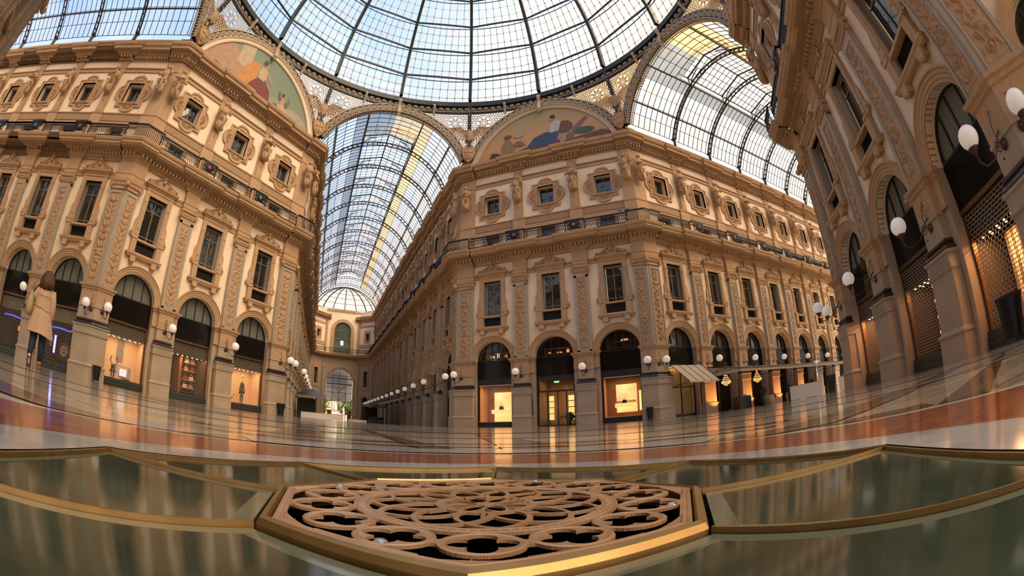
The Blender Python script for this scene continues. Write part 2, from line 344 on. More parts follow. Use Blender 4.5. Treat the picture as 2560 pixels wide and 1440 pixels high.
# carved candelabra relief as a height field
def relief(w, h, nx, nz, seed, depth=.07):
    rs = np.random.RandomState(seed); X, Z = np.meshgrid(np.linspace(-w / 2, w / 2, nx), np.linspace(0, h, nz), indexing='ij'); ax = np.abs(X); H = np.zeros_like(X)
    def el(cx, cz, rx, rz, a=0, k=1.0):
        nonlocal H
        u = (ax - cx) * math.cos(a) + (Z - cz) * math.sin(a); v = -(ax - cx) * math.sin(a) + (Z - cz) * math.cos(a)
        q = np.clip(1 - (u / rx) ** 2 - (v / rz) ** 2, 0, None); H = np.maximum(H, k * np.sqrt(q))
    def ringm(cx, cz, r, t, k=.8):
        nonlocal H
        d = np.abs(np.hypot(ax - cx, Z - cz) - r); H = np.maximum(H, k * np.sqrt(np.clip(1 - (d / t) ** 2, 0, None)))
    el(0, h / 2, .018, h / 2, 0, .5); z = .12; hw = w / 2
    while z < h - .3:
        t = rs.randint(6); s = .75 + .35 * rs.rand()
        if t == 0:
            el(0, z + .16, .5 * hw * s, .10, 0, 1); el(0, z + .3, .28 * hw, .07); el(0, z + .03, .35 * hw, .03); L = .42
            for a in (.5, 1.0): el(.5 * hw, z + .28, .06, .16, -a, .7)
        elif t == 1:
            for q in range(3): el(.35 * hw + .05 * q, z + .1 + .14 * q, .05, .16, -.9 + .25 * q, .85)
            el(0, z + .25, .12 * hw, .2); L = .5
        elif t == 2: ringm(.45 * hw, z + .2, .11, .028); ringm(.45 * hw, z + .2, .045, .03, .9); el(.12 * hw, z + .12, .05, .14, .6, .8); el(.2, z + .36, .04, .12, -.5, .7); L = .46
        elif t == 3: ringm(0, z + .22, .16, .03); el(0, z + .22, .09, .09, 0, 1); el(.72 * hw, z + .22, .05, .15, .3, .7); L = .48
        elif t == 4:
            el(0, z + .34, .09, .1, 0, 1); el(0, z + .16, .14, .17, 0, .8); el(.5 * hw, z + .3, .05, .14, -1.0, .8); el(.45 * hw, z + .08, .05, .13, .8, .7); L = .52
        else:
            for q in range(5): el(.1 + .02 * q, z + .06 * q + .03, .035, .05, 0, .9)
            el(.6 * hw, z + .18, .04, .14, -.4, .8); L = .36
        z += L * .92
    H = np.minimum(H, 1) * depth * (1 + .25 * rs.rand(*H.shape)) * (ax < hw * .96)
    V = [(X[i, j], -H[i, j], Z[i, j]) for i in range(nx) for j in range(nz)]
    F = [(i * nz + j, (i + 1) * nz + j, (i + 1) * nz + j + 1, i * nz + j + 1) for i in range(nx - 1) for j in range(nz - 1)]
    return MB().raw(V, F, 0, True)
PANELS = [relief(.66, 5.5, 27, 190, s).mesh('carved_panel', M_ochre2) for s in (3, 11, 29)]
PANELW = [relief(.82, 5.5, 31, 190, s, .09).mesh('carved_panel', M_ochre2) for s in (5, 17)]
IMPR = relief(1.1, .78, 41, 30, 8, .06)

def volute(mb, c, r, s, m=0, y=0):
    pts = []
    for i in range(26):
        a = -pi / 2 + s * (i / 25) * 2 * pi * 1.6; q = r * (1 - .8 * i / 25); pts.append((c[0] + q * math.cos(a), y, c[1] + q * math.sin(a)))
    mb.tube(pts, [r * .24 * (1 - .5 * i / 25) for i in range(26)], 5, m); mb.ball((c[0], y, c[1]), r * .28, 6, 5, m)
# pilaster between two bays: pedestal, dark torus, lower pier, impost block, shaft, capital, entablature block, herm strip
def pil_path(w, d): return [(-w / 2, 0), (-w / 2, -d), (w / 2, -d), (w / 2, 0)]
PEDP = [(.06, 0), (.06, .72), (.1, .74), (.1, .8), (.02, .86), (0, .9), (0, 2.42), (.06, 2.48), (.07, 2.5)]
PEDB = [(.04, 2.5), (.04, 2.88), (.1, 2.93), (.1, 3.0), (0, 3.0)]
TORS = [(-.02, 3.0), (.07, 3.0), (.1, 3.06), (.07, 3.12), (0, 3.14), (-.02, 3.2), (.03, 3.24), (.02, 3.3), (-.06, 3.36), (-.1, 3.36)]
def kit_pilaster():
    k = []
    a = MB().sweep(pil_path(1.34, .42), PEDP, 0); k.append(('pedestal', a.mesh('pedestal', M_plinth if False else M_stone)))
    b = MB().sweep(pil_path(1.34, .42), PEDB, 0)
    for i in range(9): b.plate(rect(-.58 + i * .13, -.51 + i * .13, 2.6, 2.8), (), -.48, -.46, 0); b.box(-.58 + i * .13, -.5 + i * .13, -.475, -.455, 2.62, 2.65, 0)
    k.append(('pedestal_band', b.mesh('pedestal_band', M_marb)))
    c = MB().sweep(pil_path(1.26, .36), TORS, 0); k.append(('torus_moulding', c.mesh('torus_moulding', M_dark), None, 'dark brown granite moulding'))
    d = MB().sweep(pil_path(1.14, .3), [(0, 3.36), (0, 4.02), (.05, 4.04), (.05, 4.12), (.0, 4.14)], 0); k.append(('lower_shaft', d.mesh('lower_shaft', M_stone)))
    e = MB().sweep([(-.95, .0), (-.95, -.1), (-.57, -.1), (-.57, -.32), (.57, -.32), (.57, -.1), (.95, -.1), (.95, 0)], [(0, 4.12), (0, 5.0), (.06, 5.04), (.08, 5.14), (.16, 5.2), (.18, 5.32), (0, 5.34)], 0)
    e.add(IMPR, Matrix.Translation((0, -.326, 4.16))); k.append(('impost_block', e.mesh('impost_block', M_ochre2)))
    f = MB().box(-.56, .56, -.3, 0, 5.34, 11.35)
    for s in (-1, 1): f.box(*sorted((s * .56, s * .36)), -.34, -.3, 5.34, 11.2)
    f.box(-.56, .56, -.34, -.3, 11.02, 11.2); f.box(-.56, .56, -.34, -.3, 5.34, 5.46)
    k.append(('shaft', f.mesh('shaft', M_marb), None, 'grey marble bordered shaft'))
    k.append(('carved_panel', None))
    g = MB().box(-.56, .56, -.32, 0, 11.2, 11.4)
    g.sweep(pil_path(1.16, .34), [(0, 11.4), (.06, 11.46), (.04, 11.5), (.0, 11.52)], 0)
    g.sweep(pil_path(1.3, .42), [(0, 11.78), (.05, 11.82), (.07, 11.92), (0, 11.94)], 0); g.box(-.6, .6, -.38, 0, 11.5, 11.8)
    for s in (-1, 1): volute(g, (s * .6, 11.6), .2, s, 0, -.42)
    for i in range(5): g.ball((-.3 + .15 * i, -.4, 11.62), (.06, .05, .08), 6, 5)
    k.append(('capital', g.mesh('capital', M_ochre)))
    q = MB().sweep(pil_path(1.14, .3), [(0, 11.94), (0, 12.1), (.03, 12.12), (.03, 12.35), (.07, 12.4), (.07, 12.5), (0, 12.52), (0, 13.3), (0, 13.3)], 0)
    q.sweep(pil_path(1.0, .16), [(0, 14.82), (0, 16.0), (.04, 16.05), (.04, 16.9), (.09, 16.95), (.09, 17.07), (0, 17.07)], 0)
    k.append(('entablature_block', q.mesh('entablature_block', M_ochre)))
    r = MB().sweep(pil_path(.78, .12), [(0, 17.07), (0, 21.28), (.04, 21.3), (0, 21.36), (0, 22.0)], 0)
    r.taper((0, -.17), .62, .2, .44, .16, 17.07, 18.55, 0); r.box(-.2, .2, -.28, -.26, 17.25, 17.75)
    for i in range(5): r.ball((0, -.27, 18.0 + .1 * i), (.08 - .008 * i, .04, .05), 6, 4)
    k.append(('herm_strip', r.mesh('herm_strip', M_ochre)))
    return k
KPIL = kit_pilaster()
def body_loft(mb, rings, n=20, fold=0, m=0):
    R = []
    for z, cx, cy, rx, ry, fo in rings:
        r = []
        for j in range(n * (2 if fold else 1)):
            a = 2 * pi * j / (n * (2 if fold else 1)); q = 1 + fo * math.cos(a * 9 + z * 3)
            r.append((cx + rx * q * math.cos(a), cy + ry * q * math.sin(a), z))
        R.append(r)
    mb.loft(R, m)
def kit_caryatid(v=0):
    b = MB(); y = -.34; s = 1 if v % 2 == 0 else -1
    body_loft(b, [(18.5, .02, y + .04, .14, .1, .2), (18.62, .04, y, .26, .16, .22), (18.9, -.03, y, .28, .19, .16), (19.25, 0, y, .27, .2, .12), (19.5, .02 * s, y, .29, .2, .1), (19.66, 0, y, .25, .18, .05),
                  (19.8, 0, y, .21, .15, 0), (20.0, 0, y - .01, .24, .17, 0), (20.2, 0, y - .02, .29, .19, 0), (20.36, 0, y, .31, .16, 0), (20.46, 0, y, .2, .12, 0), (20.52, 0, y, .085, .09, 0), (20.62, .01 * s, y - .02, .08, .085, 0)], 16, 1)
    b.ball((0, y - .04, 20.78), (.125, .14, .17), 12, 9); b.ball((0, y + .02, 20.83), (.16, .15, .17), 10, 8); b.ball((0, y - .17, 20.76), (.025, .035, .04), 6, 5)
    b.ball((.09 * s, y + .02, 20.62), (.07, .07, .12), 6, 5)
    if v == 2: arms = [((s * .29, y, 20.33), (s * .42, y - .1, 20.05), (s * .4, y - .2, 20.4), (s * .2, y - .12, 20.86)), ((-s * .29, y, 20.33), (-s * .38, y - .1, 20.0), (-s * .15, y - .26, 19.85), (s * .05, y - .24, 19.95))]
    elif v == 1: arms = [((s * .29, y, 20.33), (s * .4, y - .12, 19.98), (s * .05, y - .28, 20.08), (-s * .12, y - .26, 20.2)), ((-s * .29, y, 20.33), (-s * .39, y - .1, 19.95), (-s * .1, y - .27, 19.8), (s * .1, y - .25, 19.84))]
    else: arms = [((s * .29, y, 20.33), (s * .41, y - .12, 20.05), (0, y - .29, 20.0), (-s * .2, y - .23, 20.12)), ((-s * .29, y, 20.33), (-s * .41, y - .1, 20.02), (0, y - .3, 20.14), (s * .2, y - .2, 20.26))]
    for A in arms:
        b.ball(A[0], (.1, .1, .1), 8, 6); b.tube(A[:2], [.085, .065], 8); b.tube(A[1:3], [.065, .05], 8); b.tube(A[2:], [.05, .04], 8); b.ball(A[1], .066, 8, 6); b.ball(A[3], (.06, .05, .05), 6, 5)
    # drapery swags round the hips
    for q in range(3): b.tube([(-.3 + .1 * i, y - .17 - .05 * math.sin(pi * i / 6), 19.62 - .12 * q - .14 * math.sin(pi * i / 6)) for i in range(7)], .035, 5)
    b.tube([(.05 * s, y - .19, 19.5), (.1 * s, y - .23, 19.1), (.02, y - .19, 18.6)], [.06, .07, .04], 6)
    return b
CARY = [kit_caryatid(v) for v in range(3)]; CARYM = [MB().add(c, Matrix.Translation((0, -.08, -3.4 * .06 + .08)) @ Matrix.Diagonal((1.28, 1.25, 1.01, 1))).mesh('caryatid_statue', M_ochre) for c in CARY]

def kit_tall_window():
    k = []
    g = MB().plate(rect(-.6, .6, 8.95, 11.66), (), .36, .37); k.append(['pane', g.mesh('pane', M_wglass)])
    f = MB().plate(rect(-.73, .73, 8.82, 11.8), [rect(-.62, .62, 8.95, 11.68)], .22, .4)
    f.box(-.03, .03, .3, .36, 8.95, 11.68); f.box(-.62, .62, .3, .36, 9.2, 9.25); f.box(-.62, .62, .3, .36, 10.95, 11.0); k.append(['frame', f.mesh('frame', M_wood)])
    a = MB().box(-.73, .73, .12, .2, 8.05, 8.78)
    for i in range(11): a.tube([(-.68 + .124 * i + .04 * math.cos(t * 1.2), .1, 8.1 + .085 * t) for t in range(8)], .018, 4)
    k.append(['apron_grille', a.mesh('apron_grille', M_ironb)])
    j = MB()
    for s in (-1, 1):
        j.box(*sorted((s * .73, s * .8)), -.1, .3, 7.95, 11.85, 1)
        j.box(*sorted((s * .8, s * 1.1)), -.14, 0, 7.75, 12.1); j.box(*sorted((s * .85, s * 1.05)), -.17, 0, 9.1, 11.5); j.ball((s * .95, -.17, 9.5), (.08, .05, .08), 8, 6); j.ball((s * .95, -.17, 11.3), (.08, .05, .08), 8, 6)
        j.box(*sorted((s * .78, s * 1.18)), -.24, 0, 7.75, 8.9); j.box(*sorted((s * .78, s * 1.24)), -.28, 0, 8.82, 8.95)
        sc = [(s * 1.1, 8.95), (s * 1.42, 8.95), (s * 1.45, 9.12), (s * 1.36, 9.3), (s * 1.26, 9.5), (s * 1.28, 9.9), (s * 1.22, 10.1), (s * 1.14, 10.25), (s * 1.1, 10.5)]
        j.plate(sc, (), -.12, 0); volute(j, (s * 1.32, 9.12), .1, s, 0, -.14)
        j.box(*sorted((s * .62, s * 1.0)), -.34, 0, 7.42, 7.72); j.ball((s * .81, -.3, 7.4), (.17, .12, .12), 8, 6)
    j.plate(rect(-.8, .8, 11.8, 12.1), (), -.12, .3)
    j.sweep([(-1.28, 0), (-1.28, -.24), (1.28, -.24), (1.28, 0)], [(-.1, 7.66), (.02, 7.7), (.06, 7.8), (.1, 7.84), (.1, 7.92), (0, 7.96), (0, 7.98)], 0); j.box(-.8, .8, -.24, 0, 7.7, 8.02)
    j.box(-.85, .85, -.2, .2, 8.76, 8.88); k.append(['surround', j.mesh('surround', [M_ochre, M_marb])])
    p = MB().sweep([(-1.12, 0), (-1.12, -.16), (1.12, -.16), (1.12, 0)], [(0, 12.1), (0, 12.26), (.06, 12.3), (.1, 12.38), (.2, 12.42), (.24, 12.54), (0, 12.56)], 0)
    out = [(-1.2, 12.55), (1.2, 12.55), (1.22, 12.74), (1.12, 12.78), (.95, 12.7), (.72, 12.85), (.5, 13.0), (.3, 13.1), (.2, 13.3), (.14, 13.5), (0, 13.6), (-.14, 13.5), (-.2, 13.3), (-.3, 13.1), (-.5, 13.0), (-.72, 12.85), (-.95, 12.7), (-1.12, 12.78), (-1.22, 12.74)]
    p.plate(out, (), -.14, 0)
    for s in (-1, 1):
        volute(p, (s * .52, 12.78), .17, s, 0, -.18); volute(p, (s * .9, 12.68), .1, -s, 0, -.18); p.ball((s * 1.16, -.2, 12.76), (.08, .08, .11), 7, 6)
        p.tube([(s * (.2 + .24 * q), -.2, 13.14 - .1 * q + .04 * math.sin(q * 2)) for q in range(5)], .04, 5)
    p.ball((0, -.22, 13.02), (.13, .1, .17), 10, 8); p.ball((0, -.2, 13.28), (.16, .1, .1), 8, 6); p.ball((0, -.2, 13.5), (.06, .06, .12), 6, 5); k.append(['pediment', p.mesh('pediment', M_ochre)])
    return k
KTALL = kit_tall_window()
def qf(s, k=10):
    P = []
    for q in range(4):
        c, d = math.cos(q * pi / 2), math.sin(q * pi / 2)
        def rot(x, z): return (x * c - z * d, x * d + z * c)
        P.append(rot(-1.18 * s, -1.18 * s) if q == 0 else rot(-1.18 * s, -1.18 * s))
        P.append(rot(-.72 * s, -1.18 * s))
        for i in range(k + 1): a = pi + pi * i / k; P.append(rot(.62 * s * math.cos(a), -1.2 * s + .42 * s * math.sin(a)))
        P.append(rot(.72 * s, -1.18 * s))
    return [(x, z + 18.86) for x, z in P]
def kit_square_window():
    k = []; g = MB().plate(rect(-.62, .62, 18.04, 19.64), (), .42, .43); k.append(['pane', g.mesh('pane', M_wglass)])
    f = MB().plate(rect(-.68, .68, 18.0, 19.68), [rect(-.6, .6, 18.08, 19.6)], .34, .46); f.box(-.03, .03, .36, .42, 18.0, 19.68); f.box(-.6, .6, .36, .42, 18.3, 18.34); k.append(['frame', f.mesh('frame', M_wood)])
    q = MB(); hole = rect(-.7, .7, 18.0, 19.7)
    q.plate(qf(1.03), [hole], -.07, 0); q.plate(qf(1.03), [qf(.93)], -.13, -.07); q.plate(qf(.86), [rect(-.8, .8, 17.95, 19.77)], -.1, -.07)
    q.plate(rect(-.86, .86, 17.86, 19.86), [hole], -.17, .0); q.plate(rect(-.78, .78, 17.92, 19.78), [hole], -.2, 0)
    for c in range(4):
        R = Matrix.Translation((0, 0, 18.86)) @ Matrix.Rotation(c * pi / 2, 4, 'Y'); t = MB()
        for i in range(7):
            a = pi * (i + .5) / 7; t.tube([(.14 * math.cos(a), -.1, .98 + .1 * math.sin(a)), (.45 * math.cos(a), -.13, .98 + .34 * math.sin(a))], [.02, .05], 5)
        t.ball((0, -.1, .99), (.1, .06, .08), 7, 5); q.add(t, R)
    k.append(['surround', q.mesh('surround', M_ochre)]); return k
KSQ = kit_square_window()
def kit_mezz():
    g = MB().plate(rect(-.55, .55, 14.95, 15.85), (), .3, .31); f = MB().plate(rect(-.6, .6, 14.9, 15.88), [rect(-.53, .53, 14.97, 15.82)], .24, .34); f.box(-.025, .025, .26, .3, 14.95, 15.85)
    s = MB().plate(rect(-.68, .68, 14.82, 15.96), [rect(-.6, .6, 14.82 + .01, 15.88)], -.04, 0)
    return [['pane', g.mesh('pane', M_wglass)], ['frame', f.mesh('frame', M_wood)], ['surround', s.mesh('surround', M_ochre)]]
KMZ = kit_mezz()

# ------------------------------------------------------------------ shop arches
def arch_loop(r, zs=5.3, x=0, n=20): return [(x + r * math.cos(pi * i / n), zs + r * math.sin(pi * i / n)) for i in range(n + 1)]
def lun_parts(glass, bars=3, mat_bar=M_black, rows=()):
    g = MB().plate(arch_loop(1.42, 5.34), (), .5, .51)
    f = MB().plate([(1.52, 5.26)] + arch_loop(1.52) + [(-1.52, 5.26)], [arch_loop(1.4, 5.36)], .42, .6)
    for i in range(bars):
        x = -1.4 + 2.8 * (i + 1) / (bars + 1); h = math.sqrt(1.42 ** 2 - x * x); f.box(x - .03, x + .03, .44, .52, 5.3, 5.3 + h)
    for z in rows:
        h = math.sqrt(1.4 ** 2 - (z - 5.3) ** 2); f.box(-h, h, .44, .52, z - .025, z + .025)
    return [['lunette_pane', g.mesh('lunette_pane', glass)], ['lunette_frame', f.mesh('lunette_frame', mat_bar)]]
def fascia(z0=3.86): return ['fascia', MB().box(-1.52, 1.52, .38, .5, z0, 5.28).mesh('fascia', M_blackg)]
def grille(z0, z1, cw=.2, ch=.105):
    b = MB(); n = int((z1 - z0) / ch)
    for i in range(n + 1):
        z = z0 + ch * i; b.box(-1.48, 1.48, .44, .455, z - .009, z + .009)
        if i < n:
            x = -1.48 + (cw / 2 if i % 2 else cw)
            while x < 1.48: b.box(x - .008, x + .008, .443, .452, z, z + ch); x += cw
    return b
GR = grille(.5, 3.75).mesh('roller_grille', M_grille)
def kit_shop_grille():
    k = lun_parts(M_frost, 3) + [fascia(3.86)]
    h = MB().box(-1.52, 1.52, .36, .52, 3.74, 3.88); k.append(['header_bar', h.mesh('header_bar', M_bronzef)]); k.append(['roller_grille', GR])
    p = MB().box(-1.52, 1.52, .3, .7, 0, .5); p.box(-1.52, 1.52, .26, .7, .12, .16); p.box(-1.52, 1.52, .26, .7, .3, .34); k.append(['plinth', p.mesh('plinth', M_plinthshop)])
    for q in (-1, 1): k.append(['side_frame', MB().box(*sorted((q * 1.52, q * 1.42)), .4, .6, .5, 3.8).mesh('side_frame', M_bronzef)])
    return k
KGR = kit_shop_grille()
def kit_shop_dark():
    k = lun_parts(M_wglass, 3) + [fascia(3.6)]
    d = MB().plate(rect(-1.52, 1.52, .0, 3.62), [rect(-1.4, -.75, .35, 3.5), rect(-.68, .68, .1, 3.5), rect(.75, 1.4, .35, 3.5)], .45, .55); k.append(['door_frame', d.mesh('door_frame', M_black)])
    g = MB().plate(rect(-1.42, 1.42, .05, 3.55), (), .5, .505); k.append(['door_glass', g.mesh('door_glass', M_wglass)]); return k
KDK = kit_shop_dark()

# wall lamp: opal globe on a scrolled bracket
M_opal = mat('opal_glass', (.82, .79, .74), .18, var=0, spec=.6, emit=(1, .93, .85), estr=.16)
M_brk = mat('reddish_brown_bracket_iron', (.10, .045, .03), .4, metal=.4, var=.1)
def kit_lamp(dx=0.0, out=1.3):
    g = MB().ball((dx, -out, 4.1), .27, 24, 16); c = MB()
    c.lathe([(.0, -.14), (.05, -.13), (.07, -.04), (.13, .0), (.15, .05), (.1, .06)], (dx, -out, 3.8), 12)
    P = [(0, -.0, 4.25), (0, -.22, 4.05), (0, -.42, 3.8), (0, -.62, 3.58), (0, -out + .25, 3.42), (dx, -out + .05, 3.5), (dx, -out, 3.68)]
    P = [(dx * min(1, -p[1] / out), p[1], p[2]) for p in P]
    c.tube(P, .022, 6); c.tube([(0, 0, 4.75), (0, -.06, 4.72), (0, -.16, 4.5), (0, -.24, 4.2), (0, -.16, 3.95)], .014, 5)
    sp = [(0, -.32 + .17 * (1 - i / 24) * math.cos(i * .5), 3.82 + .17 * (1 - i / 24) * math.sin(i * .5)) for i in range(25)]; c.tube(sp, .016, 5)
    c.ball((0, -.3, 3.55), .035, 6, 5); w = MB().lathe([(0, -.06), (.12, -.05), (.14, 0), (0, .02)], (0, 0, 0), 12, M=Matrix.Translation((0, -.03, 3.9)) @ Matrix.Rotation(pi / 2, 4, 'X'))
    return [['globe', g.mesh('globe', M_opal), None, 'white opal globe'], ['bracket', c.mesh('bracket', M_brk)], ['wall_plate', w.mesh('wall_plate', M_brk)]]
KLAMP = kit_lamp(); KLAMP2 = kit_lamp(out=.8)

# balcony railing unit (one bay, centred on the bay; edge out 1.1 m, bowed in front of the pilaster)
def rail_unit(x0, x1, out, n, m=0):
    b = MB()
    for i in range(n):
        x = x0 + (x1 - x0) * (i + .5) / n
        b.tube([(x + .055 * math.cos(2 * pi * t / 8), -out, 14.991 + .2 * math.sin(2 * pi * t / 8)) for t in range(8)], .026, 4, m, closed=True, sm=False)
        b.box(x - .018, x + .018, -out - .01, -out + .01, 14.52, 14.761, m); b.box(x - .018, x + .018, -out - .01, -out + .01, 15.22, 15.416, m)
        b.ball((x, -out, 14.738), .03, 5, 4, m)
    b.box(x0, x1, -out - .02, -out + .02, 15.197, 15.255, m); b.box(x0, x1, -out - .02, -out + .02, 14.566, 14.635, m); b.box(x0, x0 + .05, -out - .03, -out + .03, 14.474, 15.461, m); b.box(x1 - .05, x1, -out - .03, -out + .03, 14.474, 15.461, m)
    return b
def rail_bow(w=1.4, out=1.3):
    b = MB(); n = 14
    def P(t): x = -w / 2 + w * t; return x, out + .08 * math.sin(pi * t)
    for i in range(n):
        x, o = P((i + .5) / n)
        bulge = [(x, -o, 15.416), (x, -o - .02, 15.163), (x, -o - .1, 14.876), (x, -o - .09, 14.704), (x, -o, 14.543)]; b.tube(bulge, .024, 4, sm=False)
        if i % 2: b.tube([(x + .05 * math.cos(t), -o - .08, 14.956 + .1 * math.sin(t)) for t in np.linspace(0, 2 * pi, 7)[:-1]], .012, 4, closed=True, sm=False)
    b.plate([(-.52, 14.6), (.52, 14.6), (.48, 14.95), (.52, 15.32), (-.52, 15.32), (-.48, 14.95)], [ell(0, 14.97, .15, .15, 12), ell(-.36, 15.15, .07, .07, 8), ell(.36, 15.15, .07, .07, 8), ell(-.36, 14.8, .07, .07, 8), ell(.36, 14.8, .07, .07, 8)], -out - .16, -out - .14)
    for i in range(8):
        a = 2 * pi * i / 8; b.tube([(.3 * math.cos(a), -out - .17, 14.933 + .3 * math.sin(a)), (.16 * math.cos(a + .5), -out - .19, 14.933 + .16 * math.sin(a + .5))], .03, 4)
    b.lathe([(0, .03), (.2, .02), (.26, 0), (.26, -.02)], n=16, M=Matrix.Translation((0, -out - .17, 14.956)) @ Matrix.Rotation(pi / 2, 4, 'X'))
    return b
def handrail(path): return MB().sweep(path, [(-.05, 15.393), (-.05, 15.473), (.05, 15.473), (.05, 15.393), (-.05, 15.393)], 0)
RU = rail_unit(-1.75, 1.75, 1.1, 20).mesh('railing_panel', M_ironb); RB = rail_bow().mesh('railing_bow', M_ironb)
MEDAL = [MB().lathe([(0, .05), (.12, .04), (.15, 0)], n=14, M=Matrix.Translation((0, -1.48, 14.956)) @ Matrix.Rotation(pi / 2, 4, 'X')).mesh('medallion', m) for m in (mat('red_enamel', (.35, .05, .04), .4, var=0), mat('green_enamel', (.16, .2, .1), .4, var=0), mat('silver_enamel', (.4, .4, .42), .4, var=0))]
# ------------------------------------------------------------------ facades and arcade walls
# each run: frame matrix, bay centres, pilaster centres, sweep range, words
WN = [0]
def nth(i): return ['first', 'second', 'third', 'fourth', 'fifth', 'sixth', 'seventh', 'eighth', 'ninth', 'tenth', 'eleventh', 'twelfth', 'thirteenth', 'fourteenth', 'fifteenth'][i]
RUNS = {}
def run(key, side, M, bays, pils, x0, x1, where, order, shops, detail=True, lamps=True, far=False, start=0, lampword='', endp=True, vis_low=0):
    """order: how one counts; e.g. 'from the corner pier' """
    if not detail:
        w = MB(); [bay_wall(w, x) for x in bays]
        o = w.build('wall_' + side, W_MATS); o.matrix_world = M; tag(o, 'cream and ochre arcade wall %s' % where, 'wall', kind='structure'); cornices(ressaut(x0, x1, pils), o); return
    w = MB()
    for x in bays: bay_wall(w, x)
    o = w.build('wall_' + side, W_MATS); o.matrix_world = M; tag(o, 'cream stucco and ochre stone facade %s' % where, 'wall', kind='structure')
    cornices(ressaut(x0, x1, pils), o)
    for i, x in enumerate(bays):
        T = M @ Matrix.Translation((x, 0, 0)); cnt = '%s bay %s %s' % (nth(i + start), order, where)
        if i >= vis_low:
            for kit, nm in ((KTALL, 'tall pedimented window'), (KSQ, 'square window in a lobed shell frame'), (KMZ, 'low window behind the balcony')):
                WN[0] += 1; place(kit, 'window_%d' % WN[0], T, '%s, %s' % (nm, cnt), 'window', kind='structure', group={'t': 'tall windows', 's': 'lobed square windows', 'l': 'balcony windows'}[nm[0]] + ' ' + where)
            s = shops[i] if i < len(shops) else shops[-1]
            if s: SHOPB[s](T, '%s bay %s' % (nth(i + start), where))
    for i, p in enumerate(pils):
        T = M @ Matrix.Translation((p, 0, 0)); cnt = '%s pier %s %s' % (nth(i + start), order, where)
        r = empty('pilaster', T, 'carved pilaster on a pedestal, %s' % cnt, 'pilaster', 'pilasters ' + where, 'structure')
        for k in KPIL:
            if k[0] == 'carved_panel': c = link('carved_panel', PANELS[(i * 2 + len(key)) % 3], r); c.location = (0, -.306, 5.5)
            else: c = link(k[0], k[1], r)
        c = link('caryatid_statue', CARYM[(i + len(key)) % 3], None, 'ochre half-draped caryatid, %s' % cnt, 'statue', 'caryatids ' + where); c.matrix_world = T
        if lamps: place(KLAMP, 'wall_lamp', T @ Matrix.Translation((0, -.3, 0)), 'white globe wall lamp, %s' % cnt, 'lamp', 'globe lamps ' + where)
    # railing
    r = empty('balcony_railing', M, 'black wrought-iron balcony railing along the facade %s' % where, 'railing')
    path = []; h = handrail(ressaut(x0, x1, pils, .7, .2)); h = MB().add(MB().sweep([(a, b - 1.1) for a, b in ressaut(x0, x1, pils, .7, .2)], [(-.05, 15.38), (-.05, 15.47), (.05, 15.47), (.05, 15.38), (-.05, 15.38)], 0)); h.build('handrail', M_ironb, r)
    for x in bays: c = link('railing_panel', RU, r); c.location = (x, 0, 0)
    for i, p in enumerate(pils):
        c = link('railing_bow', RB, r); c.location = (p, 0, 0); q = link('medallion', MEDAL[i % 3], c)
        q['label'] = ['red enamel medallion', 'green enamel medallion', 'silver medallion'][i % 3]

